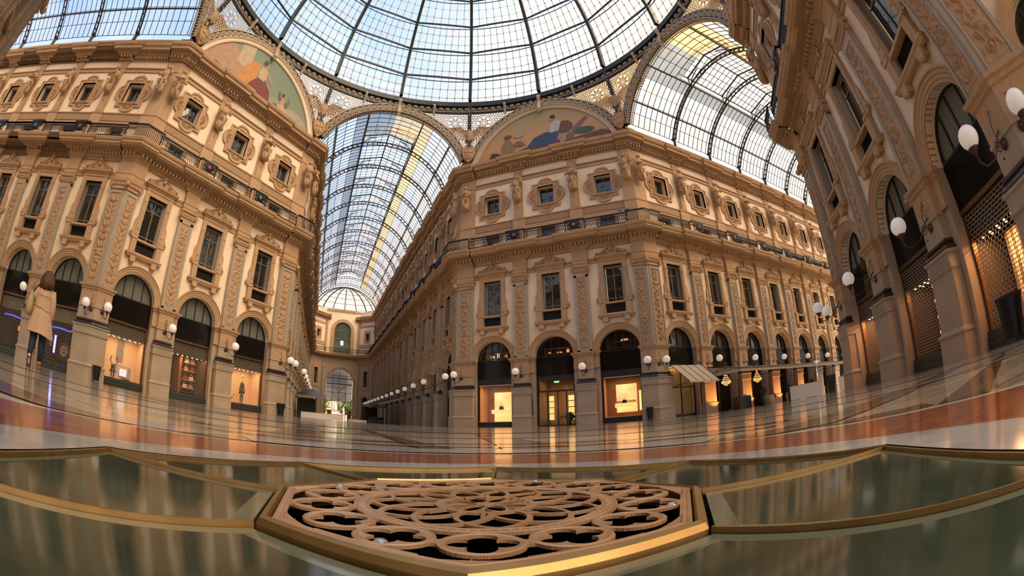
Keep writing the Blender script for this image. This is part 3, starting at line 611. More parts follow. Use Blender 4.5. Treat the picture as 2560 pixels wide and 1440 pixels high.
def corner(name, A, V, C, a, c, label, lamps=True, statues=True, wide=False):
    """pier wrapped round an octagon corner. A, C: unit directions from V back along the left wall / forward along the right wall"""
    A = Vector(A); C = Vector(C); V = Vector(V); r = empty('corner_pilaster', Matrix.Translation((V.x, V.y, 0)), label, 'pilaster', 'corner piers of the octagon', 'structure')
    def pth(d, ea=0): 
        na = Vector((-A.y, A.x)) * -1; na = Vector(((-A).y, -(-A).x)); nc = Vector((C.y, -C.x)); mi = (na + nc) / (1 + na.dot(nc))
        return [A * (a + ea) + na * 0, A * (a + ea) + na * d, mi * d, C * (c + ea) + nc * d, C * (c + ea)]
    na = Vector(((-A).y, A.x)); nc = Vector((C.y, -C.x))
    mk = lambda nm, d, ea, prof, m, lb=None: (lambda o: tag(o, lb))(MB().sweep(pth(d, ea), prof, 0).build(nm, m, r))
    MB().sweep([A * (a + .02), (0, 0), C * (c + .02)], [(0, 0), (0, 24.4), (-.9, 24.4)], 0, caps=False).build('wall_core', M_stucco, r)
    mk('pedestal', .42, .08, PEDP, M_stone); mk('pedestal_band', .42, .08, PEDB, M_marb); mk('torus_moulding', .36, .04, TORS, M_dark, 'dark brown granite moulding')
    mk('lower_shaft', .3, 0, [(0, 3.36), (0, 4.02), (.05, 4.04), (.05, 4.12), (0, 4.14)], M_stone)
    mk('impost_block', .32, .02, [(0, 4.12), (0, 5.0), (.06, 5.04), (.08, 5.14), (.16, 5.2), (.18, 5.32), (0, 5.34)], M_ochre2)
    mk('shaft', .3, 0, [(0, 5.34), (0, 11.4)], M_marb)
    g = MB().sweep(pth(.34, 0), [(0, 11.3), (.06, 11.36), (.0, 11.5), (.1, 11.72), (.1, 11.78), (.16, 11.82), (.18, 11.92), (0, 11.94)], 0)
    mi = (na + nc) / (1 + na.dot(nc))
    for q, e, nn in ((A, a, na), (C, c, nc)):
        p = q * (e + .0) + nn * .44; d3 = Vector((q.x, q.y, 0))
        for s_ in (1,):
            pts = []
            for i in range(26): an = -pi / 2 + (i / 25) * 3.2 * pi; rr = .2 * (1 - .8 * i / 25); pts.append((p.x + q.x * rr * math.cos(an), p.y + q.y * rr * math.cos(an), 11.6 + rr * math.sin(an)))
            g.tube(pts, .045, 5); g.ball((p.x, p.y, 11.6), .06, 6, 5)
    p = mi * .5; g.ball((p.x, p.y, 11.62), (.17, .17, .17), 8, 7)
    for i in range(6):
        for q, e, nn in ((A, a, na), (C, c, nc)): p = q * (e * (i + .5) / 6) + nn * .42 + mi * 0; g.ball((p.x, p.y, 11.62), (.06, .06, .08), 6, 5)
    g.build('capital', M_ochre, r)
    mk('entablature_block', .3, 0, [(0, 11.94), (.03, 12.12), (.03, 12.35), (.07, 12.4), (.07, 12.5), (0, 12.52), (0, 13.3)], M_ochre)
    mk('attic_pier', .12, 0, [(0, 14.5), (0, 16.0), (.04, 16.05), (.04, 16.9), (.09, 16.95), (.09, 17.07), (0, 17.1), (0, 20.85), (.05, 20.9), (.05, 21.25), (0, 21.3), (0, 22.0)], M_ochre)
    mk('attic_parapet', .04, 0, [(0, 23.1), (.06, 23.12), (.06, 23.4), (0, 23.45), (0, 24.2), (.08, 24.25), (.08, 24.4), (-.3, 24.4)], M_ochre)
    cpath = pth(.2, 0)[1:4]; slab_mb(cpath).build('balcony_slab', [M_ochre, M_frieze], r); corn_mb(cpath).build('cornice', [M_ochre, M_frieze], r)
    # framed carved panels on both faces
    for q, e, nn, sg in ((A, a, na, 1), (C, c, nc, 0)):
        cen = q * (e / 2 + .0) + nn * .307; xd = -q if sg else q
        w = link('carved_panel', PANELW[sg] if e > .95 else PANELS[sg], r)
        w.matrix_local = Matrix(((xd.x, -nn.x, 0, cen.x), (xd.y, -nn.y, 0, cen.y), (0, 0, 1, 5.5), (0, 0, 0, 1)))
        hw = .44 if e > .95 else .36
        f = MB()
        for s_ in (-1, 1): f.box(*sorted((s_ * hw, s_ * (hw + .09))), -.04, .02, 5.4, 11.2)
        f.box(-hw, hw, -.04, .02, 11.05, 11.2)
        f = f.build('panel_border', M_marb, r); f.matrix_local = Matrix(((xd.x, -nn.x, 0, cen.x), (xd.y, -nn.y, 0, cen.y), (0, 0, 1, 0), (0, 0, 0, 1)))
        # figures on the attic
        if statues:
            cc = V + q * (e / 2 - .05)
            st = link('caryatid_statue', CARYM[1 + sg], None, 'ochre %s caryatid, %s' % ('veiled' if sg else 'turning', label.split(', ')[-1] + (', arcade side' if (sg if AS.get(name) else 1 - sg) else ', facade side')), 'statue', 'corner caryatids')
            st.matrix_world = Matrix(((xd.x, -nn.x, 0, cc.x + nn.x * .1), (xd.y, -nn.y, 0, cc.y + nn.y * .1), (0, 0, 1, .02), (0, 0, 0, 1)))
        if lamps:
            arc_ = (sg == 1) == bool(AS.get(name)); cc = V + q * (.15 if arc_ else .4) + nn * .3
            place(KLAMP2 if arc_ else KLAMP, 'wall_lamp', Matrix(((xd.x, -nn.x, 0, cc.x), (xd.y, -nn.y, 0, cc.y), (0, 0, 1, 0), (0, 0, 0, 1))), 'white globe wall lamp, %s' % (label.split(', ')[-1] + (', arcade side' if (sg if AS.get(name) else 1 - sg) else ', facade side')), 'lamp', 'corner globe lamps')
    # rail round the corner
    rr = empty('balcony_railing', Matrix.Translation((V.x, V.y, 0)), 'bowed black iron railing turning the corner, %s' % label.split(', ')[-1], 'railing', 'corner railings')
    P3 = pth(1.32, 0)[1:4]; MB().sweep(P3, [(-.05, 15.38), (-.05, 15.47), (.05, 15.47), (.05, 15.38), (-.05, 15.38)], 0).build('handrail', M_ironb, rr)
    b = MB()
    for s0, s1 in zip(P3[:-1], P3[1:]):
        L = (s1 - s0).length; k = int(L / .13)
        for i in range(k):
            p = s0 + (s1 - s0) * ((i + .5) / k); u = (p - Vector((0, 0))).normalized()
            b.tube([(p.x, p.y, 15.4), (p.x + u.x * .03, p.y + u.y * .03, 15.1), (p.x + u.x * .1, p.y + u.y * .1, 14.8), (p.x, p.y, 14.52)], .024, 4, sm=False)
    b.build('railing_bow', M_ironb, rr)
AS = {}
SHOPB = {}
def shop_plain(T, cnt): place(KDK, 'shopfront', T, 'dark glazed shop arch, %s' % cnt, 'shopfront', 'dark shop arches')
SHOPB['dark'] = shop_plain
# ------------------------------------------------------------------ lit shops
M_warmwall = mat('warm_shop_wall', (.85, .62, .42), .8, var=.05)
M_spot = emat('spot_lamp_glow', (1, .62, .28), 14)
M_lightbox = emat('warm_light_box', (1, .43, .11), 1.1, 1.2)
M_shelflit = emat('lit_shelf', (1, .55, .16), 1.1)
M_orange = mat('orange_vase_colour', (.75, .36, .14), .8, var=.1)  # plain orange colour, used on a vase
M_red = mat('dark_red_leather', (.25, .03, .02), .35, var=0); M_tan = mat('tan_leather', (.45, .28, .12), .5, var=.1); M_greenlf = mat('dark_foliage', (.03, .07, .02), .7, var=.3, vscale=8)
M_skin = mat('skin', (.62, .38, .26), .5, var=.05)
def room(w=1.5, z0=.5, z1=3.75, d=1.6, y0=.6, back=None, name='shop_room'):
    b = MB(); b.box(-w, w, y0 + d, y0 + d + .05, z0, z1, 1); b.box(-w - .05, -w, y0, y0 + d, z0, z1, 0); b.box(w, w + .05, y0, y0 + d, z0, z1, 0); b.box(-w, w, y0, y0 + d, z0 - .05, z0, 0); b.box(-w, w, y0, y0 + d, z1, z1 + .05, 2)
    return b
ROOMW = room(1.5, .5, 3.75, 1.3).mesh('display_room', [M_warmwall, M_warmwall, M_shopdark])
ROOMD = room(1.5, .5, 3.75, 2.6).mesh('display_room', [M_shopdark, M_shopdark, M_shopdark])
def arealight(name, M, loc, sx, sy, e, col=(1, .55, .25), rot=(0, 0, 0), parent=None):
    l = bpy.data.lights.new(name, 'AREA'); l.shape = 'RECTANGLE'; l.size = sx; l.size_y = sy; l.energy = e; l.color = col
    o = bpy.data.objects.new(name, l); COL.objects.link(o); o.matrix_world = M @ Matrix.Translation(loc) @ Matrix.Rotation(rot[0], 4, 'X'); return o
SPOTSM = MB().lathe([(0, 0), (.035, 0), (.05, .02)], (0, 0, 0), 8).mesh('spot_lamp', M_spot)
SPOTP = [(-1.2 + .4 * i, .8, 2.94) for i in range(7)] + [(-1.0 + .4 * i, 1.1, 2.94) for i in range(6)]
def bag(mb, c, s, m=0):
    x, y, z = c; mb.taper((x, y), .34 * s, .16 * s, .24 * s, .12 * s, z, z + .24 * s, m); mb.tube([(x + .09 * s * math.cos(t), y, z + .24 * s + .13 * s * math.sin(t)) for t in np.linspace(0, pi, 8)], .012 * s, 5, m); mb.box(x - .03 * s, x + .03 * s, y - .09 * s, y - .06 * s, z + .12 * s, z + .18 * s, m)
def mannequin(mb, x, y, z, m=0, h=1.55):
    R = []
    for zz, rx, ry in ((.62, .24, .2), (.8, .2, .17), (.95, .14, .11), (1.05, .13, .1), (1.2, .17, .12), (1.32, .18, .11), (1.37, .08, .06), (1.45, .05, .05)):
        R.append([(x + rx * (1 + .08 * math.cos(9 * a) * (zz < .9)) * math.cos(a), y + ry * math.sin(a), z + zz * h / 1.55) for a in np.linspace(0, 2 * pi, 25)[:-1]])
    mb.loft(R, m)
    for s in (-1, 1):
        mb.tube([(x + s * .08, y, z + .65), (x + s * .09, y, z + .35), (x + s * .08, y + .02, z + .03)], [.07, .055, .035], 8, m); mb.tube([(x + s * .17, y, z + 1.3), (x + s * .26, y - .03, z + 1.02), (x + s * .17, y - .12, z + .8)], [.045, .035, .025], 7, m)
def shop_lit(kind):
    def fn(T, cnt):
        r = place(KGR, 'shopfront', T, 'grille shopfront with %s, %s' % ({'tv': 'a small lit screen', 'bags': 'handbags', 'doll': 'a mannequin', 'stripe': 'striped wall', 'crystal': 'glittering shelves', 'stripe2': 'striped screen'}[kind], cnt), 'shopfront', 'grille shopfronts')
        dark = kind in ('bags', 'crystal'); link('display_room', ROOMD if dark or kind.startswith('stripe') else ROOMW, r); [setattr(link('spot_lamp', SPOTSM, r), 'location', p_) for p_ in SPOTP]
        if True:
            c = MB().box(-1.5, 1.5, .6, .64, 2.98, 3.75); c.build('dark_upper_sheet', M_shopdark, r)  # dark sheet added so the upper part of the room looks unlit
            if kind in ('tv', 'doll'): arealight('shop_light', T, (0, 1.0, 2.95), 2.4, .5, 42)
        if kind == 'tv':
            p = empty('display_pedestal', T, 'white display pedestal with a screen, %s' % cnt, 'display'); MB().box(-.2, .95, 1.2, 1.7, .5, .58).box(-.2, .0, 1.2, 1.7, .58, 1.35).box(-.2, .95, 1.2, 1.7, 1.3, 1.36).box(.9, .95, 1.2, 1.7, .5, 1.35).build('pedestal', M_white, p)
            MB().box(.1, .6, 1.15, 1.2, .72, 1.15).build('screen', emat('screen_glow', (.7, .85, 1), .9, 9), p)
            q = empty('dress_form', T, 'small dress form left of the pedestal, %s' % cnt, 'mannequin'); b = MB(); mannequin(b, 0, 0, 0, 0, .9); o = b.build('torso', M_black, q); o.location = (-.45, 1.0, .5)
            tag(MB().box(-.05, .45, 1.85, 1.88, 1.6, 3.3).build('poster', mat('black_white_poster', (.3, .3, .3), .4, var=.9, vscale=6)), 'tall black and white poster on the wall of the lit shop', 'poster').matrix_world = T
            x = empty('high_heel_display', T, 'dark shoe lying before the pedestal, %s' % cnt, 'shoe'); MB().tube([(.2, 1.0, .62), (.5, 1.0, .56), (.85, 1.0, .54)], [.07, .05, .03], 7).build('shoe', M_black, x)
        if kind == 'doll':
            q = empty('mannequin', T, 'mannequin in a dark dress, %s' % cnt, 'mannequin'); b = MB(); mannequin(b, .25, 1.2, .5, 0, 1.75); b.build('dress', M_black, q); MB().ball((.25, 1.2, 2.5), (.09, .1, .12), 10, 8).build('head', M_skin, q)
            f = tag(MB().build('flower_arrangement', M_red), 'dark red flower arrangement at the left of the lit window', 'flowers', kind='stuff'); b = MB()
            for i in range(60): b.ball((-1.1 + random.gauss(0, .22), 1.1 + random.gauss(0, .1), .55 + abs(random.gauss(0, .45))), .06, 6, 4, random.randint(0, 1))
            f.data = b.mesh('flowers', [M_red, M_tan]); f.matrix_world = T
        if kind in ('bags', 'crystal'):
            s = empty('shop_shelving', T, 'dark wooden shelving with goods, %s' % cnt, 'shelf'); b = MB(); b.box(-.15, .05, 1.6, 2.9, .5, 3.7); b.box(-1.5, -1.2, 1.9, 2.6, .5, 3.4)
            b.build('wood_panel', mat('red_brown_wood_' + kind, (.30, .12, .05), .4, var=.2), s)
            for zz in (.9, 1.45, 2.05, 2.6): MB().box(.3, 1.4, 1.9, 2.4, zz, zz + .04).build('shelf_board', M_tan, s)
            n = 0
            for zz in (.94, 1.49, 2.09, 2.64):
                for xx in ((.6, 1.1) if kind == 'bags' else (.45, .75, 1.05, 1.3, -1.0, -.6)):
                    b = MB()
                    if kind == 'bags': bag(b, (xx, 2.0, zz), 1.1); o = b.build('handbag', [M_white, M_tan, M_red][n % 3]); tag(o, '%s handbag, %s shelf up, %s side, in the grille shop' % (['white', 'tan', 'dark red'][n % 3], nth(int((zz - .9) / .5)), 'left' if xx < .8 else 'right'), 'bag', 'handbags on dark shelves')
                    else: b.lathe([(0, 0), (.06, .01), (.02, .05), (.015, .14), (.07, .22), (.06, .3)], (xx, 1.6, zz), 8); o = b.build('glass_goblet', emat('goblet_glint_%d' % n, (1, .5, .2), .5 + .8 * random.random())); tag(o, 'small glowing crystal goblet, %s in the %s row up behind the grille' % (nth(n % 6), nth(int((zz - .9) / .5))), 'glassware', 'crystal goblets behind the grille')  # goblet emission stands in for glints on the crystal
                    o.matrix_world = T; n += 1
            arealight('shop_light', T, (.3, 1.2, 2.95), 2.0, .4, 48, (1, .42, .18))
        if kind.startswith('stripe'):
            b = MB(); c = MB()
            for i in range(12): (b if i % 2 else c).box(-1.1 + .16 * i, -1.1 + .16 * (i + 1), 1.75, 1.8, .5, 2.9)
            q = empty('striped_screen', T, 'tall tan and dark striped screen, %s' % cnt, 'screen'); b.build('light_band', M_warmwall, q); c.build('dark_band', M_plinth, q)
            arealight('shop_light', T, (-.1, 1.0, 2.95), 2.2, .4, 120, (1, .45, .18))
            t = empty('display_table', T, 'dark display table with vases, %s' % cnt, 'table'); MB().box(.2, 1.4, .9, 1.5, 1.0, 1.06).build('tabletop', M_shopdark, t)
            for sx in (.25, 1.3): MB().box(sx, sx + .06, .95, 1.4, .5, 1.0).build('leg', M_shopdark, t)
            for i, sx in enumerate((.5, .8, 1.15)): v = MB().lathe([(0, 0), (.09, .02), (.13, .15), (.05, .3), (.07, .42)], (sx, 1.2, 1.06), 12).build('vase', [M_tan, M_orange, M_black][i]); tag(v, '%s vase on the display table, %s' % (['tan', 'orange', 'black'][i], cnt), 'vase', 'vases in grille windows'); v.matrix_world = T
    return fn
for kx in ('tv', 'bags', 'doll', 'stripe', 'crystal', 'stripe2'): SHOPB[kx] = shop_lit(kx)
# bag boutique windows and door of the middle facade
def lit_lunette(T, r, cols):
    b = MB().box(-1.5, 1.5, 2.4, 2.45, 4.9, 7.0, 0).box(-1.55, -1.5, .6, 2.4, 4.9, 7, 0).box(1.5, 1.55, .6, 2.4, 4.9, 7, 0).box(-1.5, 1.5, .6, 2.4, 4.9, 4.95, 0).box(-1.5, 1.5, .6, 2.4, 6.95, 7, 0); b.build('mezzanine_room', M_shopdark, r)
    s = MB().box(-1.2, 1.2, 1.2, 1.5, 5.62, 5.66).box(-1.1, -1.06, 1.2, 1.5, 5.3, 6.4).box(1.06, 1.1, 1.2, 1.5, 5.3, 6.4).box(-1.0, .9, 1.3, 1.6, 6.05, 6.1); s.build('mezzanine_shelf', M_tan, r)
    for i, (x, z, sx, sz, c, e) in enumerate(cols): MB().box(x - sx, x + sx, 1.25, 1.4, z, z + sz).build('lit_merchandise', emat('merchandise_%d_%d' % (i, int(T[0][3] * 10)), c, e), r)  # goods emit their own glow in place of shop light falling on them
def boutique(kind):
    def fn(T, cnt):
        k = [x for x in lun_parts(M_shopg, 4, rows=(5.95,))] + [['fascia', KGR[2][1]]]
        r = place(k, 'shopfront', T, {'w1': 'black boutique window with red handbag', 'door': 'black boutique entrance with glass doors', 'w2': 'black boutique window with lit leaves'}[kind] + ', ' + cnt, 'shopfront', 'boutique fronts')
        if kind == 'door':
            f = MB().plate(rect(-1.52, 1.52, 0, 3.9), [rect(-1.32, 1.32, 2.72, 3.6), rect(-1.36, -.74, .1, 2.6), rect(-.66, .06, .1, 2.6), rect(.14, .72, .1, 2.6), rect(.8, 1.36, .1, 2.6)], .4, .52); f.build('door_frame', M_black, r)
            MB().plate(rect(-1.4, 1.4, .05, 3.7), (), .46, .465).build('door_glass', M_shopg, r); MB().box(.02, .05, .34, .37, .9, 1.7).build('door_handle', M_gold, r)
            b = room(1.5, .02, 3.9, 3.2, .6); b.build('entrance_room', [mat('brown_panelling', (.32, .19, .10), .5, var=.2), mat('brown_back_wall', (.4, .24, .12), .6), M_shopdark], r)
            MB().box(-.2, .2, .52, .56, 3.3, 3.42).build('exit_sign', emat('exit_sign_green', (.3, 1, .6), .8), r)
            q = empty('lit_shelf_unit', T, 'glowing gridded shelf unit inside the boutique entrance', 'shelf')
            for x0, x1 in ((-1.35, -.95), (.25, .82), (.88, 1.38)):
                MB().box(x0, x1, 3.0, 3.02, .5, 2.45).build('light_panel', M_shelflit, q)
                for z in (1.0, 1.5, 2.0): MB().box(x0, x1, 2.8, 3.0, z - .02, z + .03).build('shelf_board', M_shopdark, q)
            pl = MB(); [pl.ball((.55 + random.gauss(0, .2), 2.0 + random.gauss(0, .1), .55 + abs(random.gauss(0, .2))), (.1, .02, .13), 6, 4) for _ in range(40)]; pl.lathe([(.1, 0), (.16, .45)], (.55, 2.0, .03), 12); o = pl.build('potted_plant', M_greenlf); tag(o, 'dark leafy pot plant inside the boutique entrance', 'plant'); o.matrix_world = T
            arealight('shop_light', T, (0, 2.0, 3.6), 2.0, .6, 26)
        else:
            f = MB().plate(rect(-1.52, 1.52, 0, 3.9), [rect(-1.36, 1.36, .42, 3.34)], .4, .52); f.build('window_frame', M_black, r)
            MB().plate(rect(-1.4, 1.4, .4, 3.4), (), .46, .465).build('pane', M_shopg, r); MB().box(-1.36, 1.36, .34, .4, 3.3, 3.36).build('head_trim', M_cream, r); MB().box(-1.36, 1.36, .34, .4, .4, .45).build('sill_trim', M_cream, r)
            b = room(1.42, .42, 3.36, 1.5, .55); b.build('display_room', [mat('peach_wall_' + kind, (.85, .55, .35), .7, var=.05), mat('brown_display_back_' + kind, (.36, .2, .12), .7), M_shopdark], r)
            x0, x1 = ((-.55, 1.15) if kind == 'w1' else (-.62, .95)); z0 = .46 if kind == 'w1' else .75
            q = empty('light_panel', T, 'big glowing cream backdrop panel in the %s boutique window' % ('red handbag' if kind == 'w1' else 'leafy'), 'display panel'); MB().box(x0, x1, 1.5, 1.56, z0, 2.85).build('glowing_face', M_lightbox, q)
            l = empty('display_ledge', T, 'glowing ledge under the bag in the %s boutique window' % ('red handbag' if kind == 'w1' else 'leafy'), 'ledge'); MB().box(x0 - .05, x1 - .15, 1.0, 1.45, 1.1, 1.42).build('ledge_block', emat('ledge_glow_' + kind, (1, .5, .13), 1.0), l)
            bb = MB(); bag(bb, (.22 if kind == 'w1' else .02, 1.1, 1.42), 1.15 if kind == 'w1' else 1.0); o = bb.build('handbag', M_red if kind == 'w1' else M_black); tag(o, ('dark red' if kind == 'w1' else 'small black') + ' handbag on the glowing ledge of a boutique window', 'bag'); o.matrix_world = T
            if kind == 'w2':
                lf = MB()
                for i in range(70): x = random.uniform(-.6, .9); lf.ball((x, 1.05 + random.random() * .3, 1.45 + random.random() * .12), (.03, .02, .09), 5, 4, M=Matrix.Rotation(random.uniform(-1, 1), 3, 'Y'))
                tag(lf.build('leaf_decoration', mat('yellow_green_leaves', (.5, .42, .1), .6)), 'band of yellow leaves along the glowing boutique ledge', 'leaves', kind='stuff').matrix_world = T
                MB().box(1.1, 1.32, 1.5, 1.55, .8, 2.3).build('side_light_strip', M_shelflit, q)
            arealight('shop_light', T, (0, .95, 3.25), 2.0, .4, 16)
        lit_lunette(T, r, {'w1': [(-.6, 5.66, .16, .2, (1, .35, .1), .6), (-.1, 5.7, .06, .35, (1, .6, .2), 2.0), (-.45, 5.34, .2, .18, (.8, .7, .1), .35), (.55, 5.66, .1, .25, (1, .4, .15), .5)], 'door': [(-.7, 5.68, .1, .15, (.8, .1, .05), .5), (.1, 5.68, .2, .1, (1, .25, .05), .6), (.75, 5.68, .12, .25, (1, .3, .1), .8)], 'w2': [(.3, 6.12, .25, .14, (1, .3, .12), .7), (.05, 6.12, .04, .05, (1, .6, .3), 2)]}[kind])
    return fn
for kx in ('w1', 'door', 'w2'): SHOPB[kx] = boutique(kx)
# blue-lit bar shops behind the walking woman
KGRD = kit_shop_grille(); M_blue = emat('blue_neon', (.02, .04, 1), 1.6); M_redsign = emat('red_neon', (1, .08, .04), 1.5); M_cyan = emat('cyan_screen', (.2, .8, .6), .5)
def shop_blue(v):
    def fn(T, cnt):
        r = place(KGRD, 'shopfront', T, 'dark bar front with blue neon, %s' % cnt, 'shopfront', 'blue neon bar fronts'); link('display_room', ROOMD, r)
        MB().box(-1.45, 1.45, .56, .58, 2.9, 3.7).build('roller_blind', mat('grey_green_blind_%d' % v, (.14, .14, .09), .8, var=.1), r)
        q = empty('neon_tube', T, 'blue neon strip behind the grille, %s' % cnt, 'neon light'); MB().tube([(-1.2, .8, 2.52), (-.2, .8, 2.55), (.6, .8, 2.5), (1.3, .8, 2.62)], .04, 6).build('tube', M_blue, q)
        if v == 0:
            s = empty('neon_sign', T, 'vertical pale blue neon sign with white letters in the bar front', 'sign'); MB().box(-.62, -.42, .75, .78, 1.0, 2.1).build('sign_face', M_blue, s); MB().add(sum_letters()).build('sign_letters', emat('pale_neon', (.6, .65, 1), 2.2), s)
            c = empty('round_sign', T, 'round red-rimmed sign with a pale centre hanging in the bar front', 'sign'); Rm = Matrix.Translation((.55, .52, 1.25)) @ Matrix.Rotation(pi / 2, 4, 'X')
            MB().lathe([(0, -.02), (.5, -.02), (.5, .02), (0, .02)], n=32, M=Rm).build('sign_rim', mat('dark_red_sign', (.13, .015, .01), .5, var=0), c); MB().lathe([(0, .03), (.3, .03)], n=32, M=Rm).build('sign_centre', mat('pale_sign_centre', (.34, .36, .24), .5, var=0), c)
            b = MB()
            for i, h in enumerate((.12, .14, .14, .12)): b.plate(rect(.35 + .105 * i, .42 + .105 * i, 1.28, 1.28 + h), [rect(.37 + .105 * i, .40 + .105 * i, 1.3, 1.26 + h)], .48, .49)
            for i in range(3): b.plate(rect(.42 + .1 * i, .48 + .1 * i, 1.1, 1.22), (), .48, .49)
            b.build('sign_lettering', mat('sign_red_lettering', (.16, .03, .02), .5, var=0), c)
        else:
            s = empty('neon_sign', T, 'small red and green screens glowing in the dark bar', 'sign'); MB().box(.2, .5, 1.2, 1.25, 1.75, 2.05).build('red_screen', M_redsign, s); MB().box(.6, .8, 1.2, 1.25, 1.6, 2.0).build('green_screen', M_cyan, s); MB().box(1.0, 1.15, 1.2, 1.25, 1.4, 1.9).build('thin_screen', M_cyan, s)
    return fn
def sum_letters():
    b = MB()
    for i in range(6):
        z = 1.06 + .17 * i; x0 = -.58
        b.box(x0, x0 + .12, .73, .75, z, z + .025); b.box(x0, x0 + .025, .73, .75, z, z + .12); b.box(x0 + .1, x0 + .125, .73, .75, z, z + .12)
        if i % 2: b.box(x0, x0 + .12, .73, .75, z + .1, z + .125)
    return b
SHOPB['blue0'] = shop_blue(0); SHOPB['blue1'] = shop_blue(1)
# cafe bays under the long awning: open dark room with warm lights
def shop_cafe(v):
    def fn(T, cnt):
        k = lun_parts(M_wglass, 3) + [fascia(3.5)]
        r = place(k, 'shopfront', T, 'dark cafe arch over a warm-lit interior, %s' % cnt, 'shopfront', 'cafe arches')
        b = room(2.3, 0.01, 3.5, 3.5, .9); b.build('cafe_room', [M_shopdark, mat('cafe_back_wall_%d' % v, (.20, .08, .03), .6, var=.3), M_shopdark], r)
        MB().plate(rect(-1.52, 1.52, 0, 3.5), [rect(-1.3, -.1, .05, 2.6), rect(.1, 1.3, .05, 2.6), rect(-1.3, 1.3, 2.75, 3.4)], .8, .88).build('door_frame', M_black, r)
        s = empty('back_bar', T, 'backlit bottle shelf inside the cafe, %s' % cnt, 'shelf'); m = MB().box(-1.2, 1.2, 4.0, 4.05, 1.2, 2.4).build('lit_back', emat('bar_glow_%d' % v, (1, .35, .08), .35, 3), s)
        for z in (1.2, 1.6, 2.0): MB().box(-1.2, 1.2, 3.8, 4.0, z, z + .03).build('shelf_board', M_shopdark, s)
        arealight('cafe_light', T, (0, 2.6, 3.3), 1.2, .6, 14, (1, .45, .15))
    return fn
SHOPB['cafe0'] = shop_cafe(0); SHOPB['cafe1'] = shop_cafe(1); SHOPB['cafe2'] = shop_cafe(2)
def shop_curtain(T, cnt):
    k = lun_parts(M_wglass, 3) + [fascia(3.86)]
    r = place(k, 'shopfront', T, 'arch with tall yellow-lit curtains behind glass, %s' % cnt, 'shopfront')
    b = MB(); n = 90; b.raw([(-1.45 + 2.9 * i / n, .75 + .06 * math.sin(i * 1.1) + .02 * math.sin(i * 2.7), z) for z in (.15, 3.8) for i in range(n + 1)], [(i, i + 1, n + 2 + i, n + 1 + i) for i in range(n)], 0, True); b.build('curtain', mat('yellow_curtain', (.55, .38, .13), .8, var=.1), r)
    MB().plate(rect(-1.52, 1.52, 0, 3.9), [rect(-1.45, -.03, .2, 2.2), rect(.03, 1.45, .2, 2.2), rect(-1.45, -.03, 2.3, 3.8), rect(.03, 1.45, 2.3, 3.8)], .4, .5).build('window_frame', M_black, r)
    MB().plate(rect(-1.5, 1.5, .1, 3.8), (), .45, .455).build('pane', M_shopg, r); arealight('shop_light', T, (0, .6, 3.75), 2.6, .1, 9, (1, .6, .22))
SHOPB['curtain'] = shop_curtain
# ------------------------------------------------------------------ assemble the walls
S2 = math.sqrt(.5)
V3 = Vector((7.456 - .36, 18 + .36)); V2 = Vector((-V3.x, V3.y)); V4 = Vector((18, 7.456)); V5 = Vector((18, -7.456)); V6 = Vector((7.456, -18)); V7 = Vector((-7.456, -18)); V0 = Vector((-18, -7.456)); V1 = Vector((-18, 7.456))
BF = [-4.95, 0, 4.95]; PF = [-2.475, 2.475]
run('F1', 'northwest', facM(-45), BF, PF, -6.5, 6.5, 'under the green-sky mural', 'from the dark bar side', ['tv', 'bags', 'doll'])
run('F2', 'northeast', facM(45), BF, PF, -6.5, 6.5, 'under the orange-sky mural', 'from the long arcade', ['w1', 'door', 'w2'])
run('F3', 'southeast', facM(135), BF, PF, -6.5, 6.5, 'of the near right grille shops', 'from the cafe arcade', ['stripe2', 'crystal', 'stripe'])
run('F0', 'southwest', facM(225), BF, PF, -6.5, 6.5, 'at the extreme left edge', 'from the south side', ['dark'])
# arcades. M: north (long), R: east, L: west, S: south
rot = math.degrees(math.atan(ARMX)); SP = 4.72
def armframe(az, V): return frame(az, V.x, V.y)
MBAY = [-(3.3 + SP * k) for k in range(13)]; MPIL = [-(3.3 + SP * (k + .5)) for k in range(13)]; MEND = -(3.3 + SP * 12.5)
def runN(key, side, M, sgn, where, shops, **k):
    bays = [sgn * (3.3 + SP * i) for i in range(13)]; pils = [sgn * (3.3 + SP * (i + .5)) for i in range(13)]
    a, b = sorted((sgn * 1.3, sgn * (3.3 + SP * 12.6)))
    run(key, side, M, bays, pils, a, b, where, 'from the octagon', shops, **k)
runN('M', 'north_arcade_east', armframe(90 + rot, V3), -1, 'on the right of the long arcade', ['dark'])
runN('ML', 'north_arcade_west', armframe(-90 + rot, V2), 1, 'on the left of the long arcade', ['dark'], vis_low=3)
RB_ = [2.95 + 4.93 * k for k in range(7)]; RP_ = [2.95 + 4.93 * (k + .5) for k in range(7)]
run('R', 'east_arcade_north', frame(0, V4.x, V4.y), RB_, RP_, 1.3, 36.5, 'of the cafe arcade', 'from the octagon', ['curtain', 'cafe0', 'cafe1', 'cafe2', 'cafe0', 'cafe1', 'dark'])
LB_ = [-(2.95 + 4.93 * k) for k in range(6)]; LP_ = [-(2.95 + 4.93 * (k + .5)) for k in range(6)]
run('L', 'west_arcade_north', frame(0, V1.x, V1.y), LB_, LP_, -31.5, -1.3, 'behind the walking woman', 'from the octagon', ['blue0', 'blue1', 'dark'])
SB_ = [2.95 + 4.93 * k for k in range(2)]; SPP = [2.95 + 4.93 * (k + .5) for k in range(2)]
run('SE', 'south_arcade_east', frame(90, V6.x, V6.y), SB_, SPP, 1.3, 11, 'at the top right corner', 'from the octagon', ['dark'])
